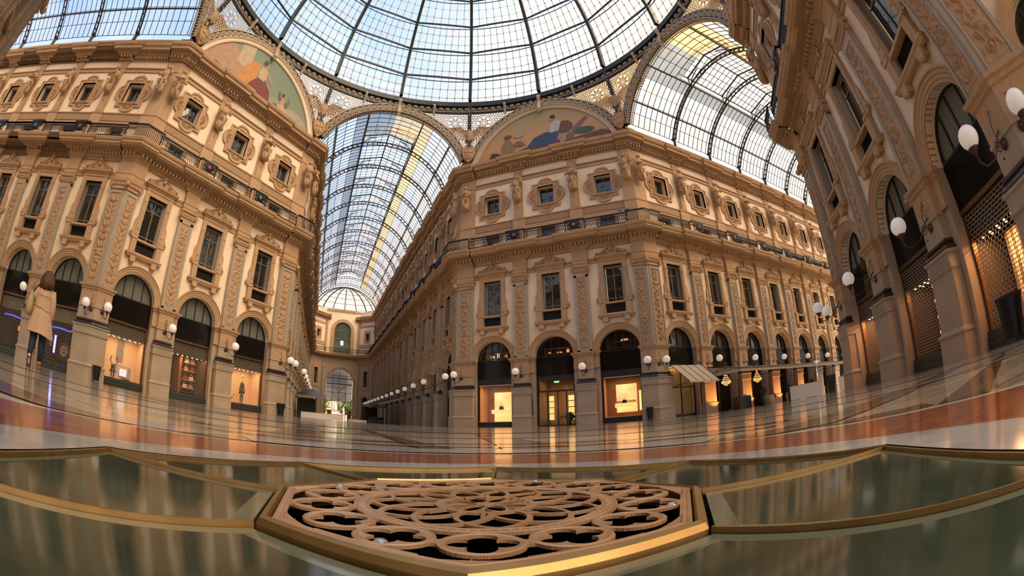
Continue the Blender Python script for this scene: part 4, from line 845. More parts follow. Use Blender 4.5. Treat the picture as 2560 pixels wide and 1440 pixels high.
# far sides of the cross arms, seen edge on only
run('RS', 'east_arcade_south', frame(180, V5.x, V5.y), [-x for x in RB_], [-x for x in RP_], -36.5, -1.3, 'across from the cafe', 'from the octagon', ['dark'], detail=False)
run('LS', 'west_arcade_south', frame(180, V0.x, V0.y), [-x for x in LB_], [-x for x in LP_], 1.3, 22.0, 'across from the bar', 'from the octagon', ['dark'], detail=False)
run('SW', 'south_arcade_west', frame(-90, V7.x, V7.y), [-(2.95 + 4.93 * k) for k in range(3)], [-(2.95 + 4.93 * (k + .5)) for k in range(3)], -16, -1.3, 'behind the camera', 'from the octagon', ['dark'], detail=False)
def U(az): a = az * D2R; return Vector((math.sin(a), math.cos(a)))
# A: unit back along the left wall (as seen from inside), C: unit forward along the right wall
NL = 'north arm'
def cz(nm, A, V, C, a, c, where, arcade_first, **k):
    AS[nm] = arcade_first; corner(nm, A, V, C, a, c, 'double carved corner pilaster, at ' + where, **k)
cz('V2', -U(45), V2, U(0), 1.35, 1.2, 'the corner left of the long arcade', False)
cz('V3', -U(180), V3, U(135), 1.3, 1.35, 'the corner right of the long arcade', True)
cz('V4', -U(135), V4, U(90), .92, 1.15, 'the corner beside the curtained arch', False)
cz('V5', -U(270), V5, U(225), 1.15, .92, 'the corner before the white barrier', True)
cz('V6', -U(225), V6, U(180), .92, 1.15, 'the near corner at the right edge', False)
cz('V1', -U(90), V1, U(45), 1.15, .92, 'the corner behind the walking woman', True)
cz('V0', -U(315), V0, U(270), .92, 1.15, 'the upper left corner', False, statues=False)
# ------------------------------------------------------------------ glass dome
RD, ZD = 18.24, 30.3
def sph(az, ph, r=RD): return Vector((r * math.cos(ph) * math.sin(az), r * math.cos(ph) * math.cos(az), ZD + r * math.sin(ph)))
RINGS = [11.2, 21.9, 32.2, 42.2, 51.8, 61, 69.5]; PHT = 74
def make_dome():
    d = empty('glass_dome', Matrix.Translation((0, 0, ZD)), 'great round iron and glass dome over the octagon', 'dome'); T = Matrix.Translation((0, 0, -ZD))
    def put(mb, nm, m, lb=None):
        q = MB().add(mb, T); o = q.build(nm, m, d); tag(o, lb); return o
    b = MB(); b.sweep([(18.0 * math.cos(2 * pi * i / 128), 18.0 * math.sin(2 * pi * i / 128)) for i in range(128)][::-1], [(0, 30.2), (.0, 30.75), (-.1, 30.85), (-.5, 30.85), (-.5, 30.2), (0, 30.2)], 0, closed=True, caps=False); put(b, 'base_ring', M_iron)
    for k in range(16):
        az = k * 22.5 * D2R; b = MB(); n = 22
        pts = [sph(az, (2 + (PHT - 2) * i / n) * D2R) for i in range(n + 1)]; tn = Vector((math.cos(az), -math.sin(az), 0)); V = []
        for i, p in enumerate(pts):
            rad = (p - Vector((0, 0, ZD))).normalized()
            for s, o in ((-.15, -.05), (.15, -.05), (.15, .45), (-.15, .45)): V.append(p + tn * s - rad * o)
        b.raw(V, [(i * 4 + j, i * 4 + (j + 1) % 4, i * 4 + 4 + (j + 1) % 4, i * 4 + 4 + j) for i in range(n) for j in range(4)], 0)
        for i in range(n * 3):
            p = sph(az, (2 + (PHT - 2) * (i + .5) / (3 * n)) * D2R, RD - .48); b.ball(p, .07, 4, 3)
        put(b, 'rib', M_iron)
    for i, ph in enumerate(RINGS):
        b = MB(); ph *= D2R
        for k in range(16):
            a0, a1 = k * 22.5 * D2R, (k + 1) * 22.5 * D2R
            p, q = sph(a0, ph, RD - .1), sph(a1, ph, RD - .1); b.bar(p, q, .12, .2); n8 = 9
            b.tube([sph(a0 + (a1 - a0) * t / 8, ph - .012, RD - .02) for t in range(9)], .05, 4, sm=False)
        put(b, 'purlin_ring', M_iron)
    L = [1.2] + RINGS + [PHT]
    M_overlap = clearglass('pane_overlap_strip', (.8, .78, .7), (.9, .8, .62), (.35, .6))
    for k in range(16):
        a0 = k * 22.5 * D2R; b = MB(); g = MB(); s = MB(); bolts = MB(); N9 = 9
        n = 14; V = [sph(a0 + 22.5 * D2R * i / N9, (1 + (PHT - 1) * j / n) * D2R, RD + .06) for i in range(N9 + 1) for j in range(n + 1)]
        g.raw(V, [(i * (n + 1) + j, (i + 1) * (n + 1) + j, (i + 1) * (n + 1) + j + 1, i * (n + 1) + j + 1) for i in range(N9) for j in range(n)], 0)
        for li in range(len(L) - 1):
            nn = N9 if li < 3 else (7 if li < 5 else 5)
            for i in range(1, nn):
                a = a0 + 22.5 * D2R * i / nn; b.bar(sph(a, L[li] * D2R, RD), sph(a, L[li + 1] * D2R, RD), .035, .06, up=(math.sin(a), math.cos(a), .3))
            for t in (1 / 3, 2 / 3) if li else (.25, .6):
                ph = (L[li] + (L[li + 1] - L[li]) * t) * D2R
                for i in range(nn):
                    s.bar(sph(a0 + 22.5 * D2R * i / nn, ph, RD + .03), sph(a0 + 22.5 * D2R * (i + 1) / nn, ph, RD + .03), .12, .02, up=(0, 0, 1))
                    if i: bolts.ball(sph(a0 + 22.5 * D2R * i / nn, ph, RD - .03), .065, 5, 3)
        put(g.add(s, None, 1), 'glazing', [M_pane, M_overlap]); put(b.add(bolts), 'glazing_bars', M_ironb)
    b = MB(); b.sweep([(5.3 * math.cos(2 * pi * i / 48), 5.3 * math.sin(2 * pi * i / 48)) for i in range(48)][::-1], [(0, 47.4), (0, 48.2), (-.4, 48.2), (-.4, 47.4), (0, 47.4)], 0, closed=True, caps=False); put(b, 'crown_ring', M_iron)
make_dome()

# scroll frieze under the dome, cream brackets, corner struts
def make_frieze():
    r = empty('scroll_frieze', Matrix.Identity(4), 'dark ring frieze with cream running scrolls below the dome', 'frieze', kind='structure')
    b = MB(); n = 128; b.sweep([(18.28 * math.cos(2 * pi * i / n), 18.28 * math.sin(2 * pi * i / n)) for i in range(n)][::-1], [(-.1, 29.35), (0, 29.4), (0, 30.2), (-.1, 30.2)], 0, closed=True, caps=False)
    b.build('dark_band', M_iron, r)
    for k in range(16):
        c = MB()
        for i in range(11):
            az = (k * 22.5 + 22.5 * (i + .5) / 11) * D2R; cen = Vector((18.12 * math.sin(az), 18.12 * math.cos(az), 29.84)); tn = Vector((math.cos(az), -math.sin(az), 0))
            pts = [cen + tn * (.2 * (1 - .78 * t / 12) * math.cos(t * .85)) + Vector((0, 0, .2 * (1 - .78 * t / 12) * math.sin(t * .85))) for t in range(13)]
            c.tube([cen + tn * .3 + Vector((0, 0, -.2)), cen + tn * .24 + Vector((0, 0, -.1))] + pts, .034, 4, sm=False)
        for zz in (29.54,):
            c.tube([Vector((18.14 * math.sin(a), 18.14 * math.cos(a), zz)) for a in np.linspace(k * 22.5 * D2R, (k + 1) * 22.5 * D2R, 6)], .035, 4, sm=False)
        c.build('running_scroll', M_cream, r)
make_frieze()
for k in range(32):
    az = k * 11.25; a = az * D2R
    if k % 4 == 2 or k in (15, 16, 17, 19, 20, 21): continue
    big = (k % 4 == 0); T = facM(az) @ Matrix.Translation((0, 0, 0)); q = empty('scroll_bracket', RZ(0), '%s cream scroll bracket below the dome ring, at bearing %s' % ('large keystone' if big else 'slim', ['the long arcade', 'between long arcade and orange mural', '', 'left of the orange mural', 'the orange mural', 'right of the orange mural', '', 'above the cafe arcade mouth', 'the cafe arcade', 'below the cafe arcade mouth', '', 'over the near facade', 'the near facade', 'past the near facade', '', 'the south arcade side', 'the south arcade', 'behind the camera', '', 'behind the camera', 'behind the left edge', 'behind the left edge', '', 'south of the bar arcade', 'the bar arcade', 'north of the bar arcade', '', 'left of the green mural', 'the green mural', 'right of the green mural', '', 'left of the long arcade'][k]), 'bracket', 'cream brackets under the dome')
    b = MB(); rot_ = RZ(-a); P = [(0, -18.05 + 0, 0)]
    prof = [(18.15, 30.2), (17.75, 30.1), (17.7, 29.9), (17.95, 29.5), (18.1, 29.2), (18.1, 28.9)] if not big else [(18.15, 30.2), (17.6, 30.1), (17.5, 29.85), (17.7, 29.4), (17.6, 29.0), (17.45, 28.6), (17.35, 28.2), (17.5, 28.0), (17.7, 28.15), (17.9, 28.3)]
    w = .3 if big else .2
    V = [(s * w / 2, y, z) for s in (-1, 1) for y, z in prof] + [(s * w / 2, y + .12, z) for s in (-1, 1) for y, z in prof]; n = len(prof)
    F = [(i, i + 1, n + i + 1, n + i) for i in range(n - 1)] + [(i, i + 1, 2 * n + i + 1, 2 * n + i) for i in range(n - 1)] + [(n + i, n + i + 1, 3 * n + i + 1, 3 * n + i) for i in range(n - 1)]
    b.raw(V, F)
    for s in (-.09, 0, .09): b.tube([(s, y - .02, z) for y, z in prof], .02, 4)
    if big: b.ball((0, 17.5, 28.35), (.2, .16, .3), 8, 6); b.ball((0, 17.55, 28.0), (.13, .1, .18), 8, 6)
    MB().add(b, rot_).build('bracket_body', M_cream, q)

# ------------------------------------------------------------------ pierced arch bands over the eight sides, spandrel lattices
ZC = 21.4
def band_mesh():
    """cream pierced band: origin at the arch centre, local xz plane"""
    b = MB(); c = MB(); a0, a1 = 22 * D2R, 158 * D2R
    b.arc(0, 0, 7.2, [(0, 0), (0, -.35), (.85, -.35), (.85, 0), (0, 0)], a0, a1, 64, 0)
    for dr in (.05, .8): b.arc(0, 0, 7.2 + dr - .05, [(0, .0), (0, .08), (.07, .08), (.07, 0)], a0, a1, 64, 1)
    n = 28
    for i in range(n):
        a = a0 + (a1 - a0) * (i + .5) / n; M = Matrix.Rotation(-(a - pi / 2), 4, 'Y'); t = MB(); z = 7.625
        t.plate(ell(0, z, .27, n=16), [ell(0, z, .2, n=16)], -.05, .0, 1)
        for q in range(8): e = q * pi / 4; t.plate(ell(.105 * math.cos(e), z + .105 * math.sin(e), .06, .036, 8), (), -.06, 0, 1) if False else t.tube([(.05 * math.cos(e), -.04, z + .05 * math.sin(e)), (.17 * math.cos(e), -.04, z + .17 * math.sin(e))], [.015, .035], 4, 1, sm=False)
        t.ball((0, -.04, z), .04, 6, 4, 1)
        for sx in (.34,):
            for sz in (-.13, .0, .13): t.tube([(sx - .05, -.03, z + sz - .07), (sx, -.05, z + sz), (sx + .05 * (1 if sz else -1), -.03, z + sz + .07)], .022, 4, 1, sm=False)
        b.add(t, M)
    # inner soffit lattice, cream
    for i in range(72):
        a = a0 + (a1 - a0) * i / 72; M = Matrix.Rotation(-(a - pi / 2), 4, 'Y'); b.add(MB().box(-.03, .03, 0, .5, 7.12, 7.2, 1), M)
    b.arc(0, 0, 7.12, [(0, -.5), (.0, -.42), (.06, -.42)], a0, a1, 64, 1); b.arc(0, 0, 7.12, [(0, 0), (.0, -.08)], a0, a1, 64, 1)
    return b
BANDM = band_mesh().mesh('pierced_arch_band', [M_iron, M_cream])
SIDES = [(0, 'over the mouth of the long arcade'), (45, 'over the orange-sky mural'), (90, 'over the mouth of the cafe arcade'), (135, 'over the near facade'), (180, 'over the south arcade'), (225, 'over the far left facade'), (270, 'over the bar arcade'), (315, 'over the green-sky mural')]
for az, wd in SIDES:
    r = empty('arch_band', facM(az, 0, .15) @ Matrix.Translation((0, 0, ZC)), 'cream pierced rosette arch band ' + wd, 'arch', 'rosette arch bands'); link('pierced_band', BANDM, r)
# spandrel surface between arch plane and dome ring
def spsurf(az, t, z, off=0):
    s = min(1, max(0, (z - 24.3) / 5.1)); a = az * D2R; n = Vector((math.sin(a), math.cos(a), 0)); x = Vector((math.cos(a), -math.sin(a), 0))
    p = n * (AP + .0) + x * t; ang = math.atan2(t, AP); q = (n * math.cos(ang) + x * math.sin(ang)) * 18.3
    r = p.lerp(q, s ** 1.5); r = r + r.normalized() * off; return Vector((r.x, r.y, z))
def inside_sp(t, z, rad=0):
    tm = 7.456 - max(0, (z - 24.3)) * 0
    return z + rad < 29.38 and math.hypot(t, z - ZC) > 8.05 + rad and abs(t) + rad < 7.40 and abs(t) > 0
def spandrel(az, sg, wd):
    r = empty('spandrel_lattice', Matrix.Identity(4), 'cream star lattice %s' % wd, 'lattice', 'spandrel lattices'); b = MB()
    def ring(t, z, R, w, n=10):
        k = len(b.v)
        V = [spsurf(az, t + q * math.cos(2 * pi * i / n), z + q * math.sin(2 * pi * i / n), o) for q, o in ((R - w, 0), (R, 0), (R, .03), (R - w, .03)) for i in range(n)]
        b.raw(V, [(j * n + i, j * n + (i + 1) % n, ((j + 1) % 4) * n + (i + 1) % n, ((j + 1) % 4) * n + i) for j in range(4) for i in range(n)], 0)
    cs = [(sg * 5.88, 28.3, .82)]; ring(cs[0][0], cs[0][1], .95, .06, 28); ring(cs[0][0], cs[0][1], .2, .05, 12)
    for q in range(8):
        a = q * pi / 4; ring(cs[0][0] + .58 * math.cos(a), cs[0][1] + .58 * math.sin(a), .26, .06, 14); a += pi / 8
        b.tube([spsurf(az, cs[0][0] + u * math.cos(a + v), cs[0][1] + u * math.sin(a + v), .015) for u, v in ((.2, 0), (.42, .22), (.62, 0), (.42, -.22))], .032, 4, closed=True, sm=False)
        ring(cs[0][0] + .86 * math.cos(a), cs[0][1] + .86 * math.sin(a), .09, .03, 8)
    st = .27; iz = 0; z = 23.5
    while z < 29.4:
        t = 1.2 + (st / 2 if iz % 2 else 0)
        while t < 7.5:
            if inside_sp(sg * t, z, .07) and math.hypot(sg * t - cs[0][0], z - cs[0][1]) > 1.0: ring(sg * t, z, .15, .045, 8)
            t += st
        z += st * .88; iz += 1
    # frame along the corner and the arch
    b.tube([spsurf(az, sg * 7.4, zz) for zz in np.linspace(24.2, 29.4, 8)], .06, 4, sm=False)
    b.tube([spsurf(az, sg * 8.12 * math.cos(a), ZC + 8.12 * math.sin(a)) for a in np.linspace(25 * D2R, 82 * D2R, 14)], .05, 4, sm=False)
    b.build('lattice', M_cream, r)
    pane = MB(); n = 12; V = []
    for i in range(n + 1):
        a = (24.5 + (84 - 24.5) * i / n) * D2R; t0, z0 = 8.05 * math.cos(a), ZC + 8.05 * math.sin(a); t0 = min(t0, 7.42)
        V += [spsurf(az, sg * t0, min(z0, 29.4), .12), spsurf(az, sg * t0, 29.4, .12)]
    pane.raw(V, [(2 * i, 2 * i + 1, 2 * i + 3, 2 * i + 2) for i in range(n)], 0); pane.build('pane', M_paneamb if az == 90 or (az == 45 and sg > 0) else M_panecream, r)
VN = {22.5: 'right of the long arcade mouth', 67.5: 'left of the cafe arcade mouth', 112.5: 'right of the cafe arcade mouth', 292.5: 'right of the bar arcade mouth', 337.5: 'left of the long arcade mouth', 157.5: 'over the near corner'}
for az, wd in SIDES:
    for sg in (-1, 1):
        va = (az + sg * 22.5) % 360
        if va in VN: spandrel(az, sg, '%s, %s panel' % (VN[va], 'east' if sg > 0 and az < 180 or sg < 0 and az >= 180 else 'west') if False else VN[va] + (', arcade side' if az % 90 == 0 else ', facade side'))
# corner struts and eagles
def eagle_kit():
    b = MB(); body = []
    for z, y, rx, ry in ((0, .0, .1, .1), (.15, -.02, .22, .2), (.45, -.08, .3, .26), (.8, -.12, .32, .28), (1.1, -.14, .26, .24), (1.3, -.16, .16, .18), (1.45, -.2, .13, .15)): body.append([(rx * math.cos(a), y + ry * math.sin(a), z) for a in np.linspace(0, 2 * pi, 17)[:-1]])
    b.loft(body); b.ball((0, -.26, 1.58), (.14, .2, .16), 10, 8); b.tube([(0, -.42, 1.6), (0, -.52, 1.56), (0, -.55, 1.46)], [.06, .045, .015], 6)
    for i in range(26):
        a = random.random() * 2 * pi; z = .3 + random.random() * .9; b.ball((.29 * math.cos(a), -.1 + .25 * math.sin(a), z), (.07, .05, .12), 5, 4)
    for s in (-1, 1): b.tube([(s * .13, -.1, .1), (s * .16, -.18, -.2), (s * .18, -.22, -.3)], [.1, .06, .07], 6); [b.tube([(s * .18, -.22, -.3), (s * .18 + .08 * q, -.34, -.42)], [.04, .015], 5) for q in (-1, 0, 1)]
    for q in range(5): b.tube([(.08 * (q - 2), .05, .1), (.14 * (q - 2), .08, -.5)], [.07, .05], 5)
    wings = []
    for s in (-1, 1):
        w = MB(); sh = Vector((s * .25, -.05, 1.1)); el_ = Vector((s * .75, .05, 1.75)); tip = Vector((s * 1.35, .12, 1.7))
        w.tube([sh, el_, tip], [.14, .11, .05], 7)
        for i in range(13):
            t = i / 12; p = sh.lerp(el_, min(1, t * 2)) if t < .5 else el_.lerp(tip, t * 2 - 1); an = (-1.75 + 1.95 * t); L = .75 + .65 * math.sin(t * 2.2)
            dv = Vector((s * math.cos(an), .05, math.sin(an))); w.tube([p, p + dv * L * .6, p + dv * L], [.07, .075, .025], 5)
            if i % 2 == 0: w.tube([p + Vector((0, -.06, 0)), p + dv * L * .45 + Vector((0, -.05, 0))], [.08, .05], 5)
        wings.append(w)
    c = MB(); sh = [(0, -1.75), (.28, -1.5), (.46, -1.15), (.5, -.85), (.4, -.55), (.2, -.42), (-.2, -.42), (-.4, -.55), (-.5, -.85), (-.46, -1.15), (-.28, -1.5)]; c.plate(sh, (), -.3, -.1); c.ball((0, -.28, -.98), (.4, .14, .48), 16, 10)
    c.tube([(.42 * math.cos(a), -.32, -.98 + .5 * math.sin(a)) for a in np.linspace(0, 2 * pi, 21)[:-1]], .05, 6, closed=True); c.bar((0, -.43, -1.35), (0, -.43, -.6), .05, .05); c.bar((-.3, -.42, -.95), (.3, -.42, -.95), .05, .05)
    for s in (-1, 1): volute(c, (s * .42, -.6), .14, s, 0, -.25)
    return b.mesh('body', M_ochre), [w.mesh('wing', M_ochre) for w in wings], c.mesh('shield', M_ochre)
EB, EW, ES = eagle_kit()
for va, wd in VN.items():
    a = va * D2R; V = Vector((math.sin(a), math.cos(a))) * 19.2
    r = empty('eagle_statue', frame(va, V.x, V.y, 26.1) @ Matrix.Scale(1.3, 4), 'spread-winged ochre eagle perched on a shield, ' + wd, 'statue', 'eagles at the dome corners')
    link('body', EB, r); link('wing', EW[0], r); link('wing', EW[1], r); link('shield', ES, r)
    s = MB(); p0 = Vector((math.sin(a) * 19.75, math.cos(a) * 19.75, 24.2)); p1 = Vector((math.sin(a) * 19.2, math.cos(a) * 19.2, 26.6)); p2 = Vector((math.sin(a) * 18.2, math.cos(a) * 18.2, 30.3)); tn = Vector((math.cos(a), -math.sin(a), 0))
    s.bar(p0, p1, .7, .5, up=tn); s.bar(p1, p2, .36, .34, up=tn)
    q = tag(s.build('corner_strut', M_iron), 'dark iron strut rising from the eagle to the dome ring, ' + wd, 'strut', 'corner struts', 'structure')

# ------------------------------------------------------------------ lunette murals
def mural(az, wd, label, sky, shapes):
    shapes = [(n_, m_, [(x, 2.15 + (z - 1.75) * 1.13) for x, z in l_]) for n_, m_, l_ in shapes]; r = empty('mural', facM(az, 0, .08) @ Matrix.Translation((0, 0, ZC)), label, 'mural'); h = 1.7
    def half(R, n=40):
        a0 = math.asin(h / R); return [(R * math.cos(a0 + (pi - 2 * a0) * i / n), R * math.sin(a0 + (pi - 2 * a0) * i / n)) for i in range(n + 1)]
    MB().plate(half(6.95), (), 0, .05).build('painted_sky', sky, r)
    f = MB(); a0 = math.asin(h / 7.0); f.arc(0, 0, 6.85, [(0, .0), (0, .1), (.12, .16), (.3, .16), (.38, .3), (.42, .3)], a0, pi - a0, 60, 0); f.build('frame_moulding', M_cream if az == 45 else M_stucco, r)
    for i, (nm, m, loop) in enumerate(shapes): MB().plate(loop, (), -.01 - .004 * i, -.0 - .004 * i).build(nm, m, r)
def skymat(name, c0, c1, c2):
    m = bpy.data.materials.new(name); m.use_nodes = True; nt = m.node_tree; N = nt.nodes; L = nt.links; b = N['Principled BSDF']; b.inputs['Roughness'].default_value = .5
    tc = N.new('ShaderNodeTexCoord'); sp = N.new('ShaderNodeSeparateXYZ'); L.new(tc.outputs['Object'], sp.inputs[0]); no = N.new('ShaderNodeTexNoise'); no.inputs['Scale'].default_value = .7; no.inputs['Detail'].default_value = 6; L.new(tc.outputs['Object'], no.inputs['Vector'])
    ad = N.new('ShaderNodeMath'); ad.operation = 'MULTIPLY_ADD'; L.new(no.outputs[0], ad.inputs[0]); ad.inputs[1].default_value = 2.6; L.new(sp.outputs[2], ad.inputs[2])
    mr = N.new('ShaderNodeMapRange'); mr.inputs[1].default_value = 2.6; mr.inputs[2].default_value = 8.2; L.new(ad.outputs[0], mr.inputs[0]); cr = N.new('ShaderNodeValToRGB'); cr.color_ramp.elements[0].color = (*c0, 1); cr.color_ramp.elements[1].color = (*c2, 1); e = cr.color_ramp.elements.new(.45); e.color = (*c1, 1)
    L.new(mr.outputs[0], cr.inputs[0]); L.new(cr.outputs[0], b.inputs['Base Color']); return m
def pm(n, c): return mat('paint_' + n, c, .6, var=.22, vscale=2.5)
PA = {n: pm(n, c) for n, c in dict(red=(.20, .035, .03), orange=(.62, .26, .07), cream=(.55, .42, .26), flesh=(.55, .30, .17), hair=(.10, .04, .02), blue=(.04, .08, .16), white=(.55, .50, .45), grey=(.16, .15, .14), brown=(.16, .08, .05), green=(.07, .12, .06), stone=(.45, .28, .17), ochreg=(.28, .20, .07), cloud=(.42, .36, .30), dusk=(.26, .13, .12)).items()}
def fig(cx, z, s, robe, top, seat=True, flip=1):
    P = lambda L: [(cx + flip * x * s, z + y * s) for x, y in L]
    return [('painted_robe', robe, P([(-1.2, 0), (-.9, .5), (-.5, 1.1), (-.2, 1.5), (.25, 1.5), (.6, 1.2), (1.0, .9), (1.15, .4), (1.3, 0)])), ('painted_torso', top, P([(-.35, 1.3), (-.42, 1.8), (-.3, 2.2), (0, 2.3), (.3, 2.15), (.36, 1.7), (.25, 1.3)])),
            ('painted_arm', PA['flesh'], P([(.25, 2.1), (.55, 1.7), (1.0, 1.35), (1.05, 1.45), (.65, 1.85), (.35, 2.2)])), ('painted_head', PA['flesh'], [(a, b) for a, b in ell(cx + flip * .02 * s, z + 2.52 * s, .17 * s, .23 * s, 12)]), ('painted_hair', PA['hair'], [(a, b) for a, b in ell(cx - flip * .1 * s, z + 2.62 * s, .2 * s, .2 * s, 12)])]
mural(-45, '', 'lunette painting of a robed seated figure under a green sky', skymat('green_sky_paint', (.42, .33, .18), (.20, .24, .15), (.14, .22, .17)),
      [('painted_wall', PA['stone'], [(-6.3, 1.75), (-6.1, 2.9), (-4.2, 4.7), (-1.6, 3.2), (-1.8, 1.75)]), ('painted_column', PA['cream'], [(-3.2, 3.4), (-3.3, 6.0), (-1.9, 6.4), (-1.7, 3.4)]), ('painted_cloud', PA['cloud'], ell(4.4, 2.2, 1.6, .7)), ('painted_cloak', PA['orange'], [(-2.6, 1.75), (-2.3, 3.4), (-1.6, 4.5), (-.7, 4.6), (-.8, 3.0), (-1.4, 1.75)])]
      + fig(-.2, 1.75, 1.25, PA['red'], PA['cream']) + fig(2.7, 1.75, .7, PA['cream'], PA['flesh']) + [('painted_wing', PA['grey'], [(2.2, 3.0), (2.0, 3.6), (2.25, 3.7), (2.5, 3.0)]), ('painted_wing', PA['grey'], [(3.0, 2.8), (3.3, 3.6), (3.5, 3.2), (3.2, 2.5)]), ('painted_globe', PA['blue'], ell(2.0, 1.95, .4)), ('painted_goods', PA['brown'], [(-5.6, 1.75), (-5.0, 2.2), (-4.2, 2.0), (-3.4, 2.3), (-3.0, 1.75)])])
mural(45, '', 'lunette painting of a reclining blue-robed figure under an orange sky', skymat('orange_sky_paint', (.48, .22, .10), (.52, .30, .12), (.30, .27, .13)),
      [('painted_ground', PA['brown'], [(-4.6, 1.75), (-4.2, 2.2), (-3.0, 2.0), (-1.0, 2.5), (2.0, 2.2), (5.6, 2.6), (6.4, 2.3), (6.5, 1.75)]), ('painted_smoke', PA['dusk'], [(2.6, 2.6), (3.0, 3.4), (4.2, 4.3), (4.5, 4.1), (3.6, 3.2), (3.0, 2.5)]), ('painted_palm', PA['green'], ell(4.0, 2.85, .95, .35)), ('painted_sack', PA['brown'], ell(2.1, 3.6, .9, .65)), ('painted_crate', PA['stone'], rect(1.0, 2.0, 1.9, 3.0)), ('painted_drape', PA['red'], [(-1.6, 2.0), (-.4, 2.5), (1.6, 2.45), (1.7, 2.1)])]
      + [('painted_robe', PA['blue'], [(-1.5, 2.3), (-.8, 3.1), (.2, 3.4), (1.3, 3.5), (1.6, 2.9), (1.2, 2.2), (.0, 2.1)]), ('painted_torso', PA['white'], [(.7, 3.3), (.9, 4.3), (1.5, 4.5), (1.9, 4.2), (1.6, 3.3)]), ('painted_head', PA['flesh'], ell(1.0, 4.75, .22, .28)), ('painted_hair', PA['hair'], ell(1.15, 4.9, .27, .22)), ('painted_figure', PA['ochreg'], [(-3.9, 1.9), (-4.0, 2.9), (-3.6, 3.6), (-3.1, 3.5), (-2.9, 2.9), (-2.6, 2.7), (-2.8, 1.9)]), ('painted_hat', PA['brown'], ell(-3.35, 3.85, .4, .2)), ('painted_dog', PA['hair'], [(-5.3, 1.8), (-5.0, 2.5), (-4.4, 2.4), (-3.9, 2.0), (-3.9, 1.75)]), ('painted_plumes', PA['cloud'], ell(-2.2, 3.8, .55, .3)), ('painted_urn', PA['grey'], ell(2.6, 2.5, .35, .4)), ('painted_bundle', PA['dusk'], [(-2.9, 2.9), (-2.4, 3.2), (-1.9, 3.0), (-1.6, 2.6), (-2.4, 2.6)])])

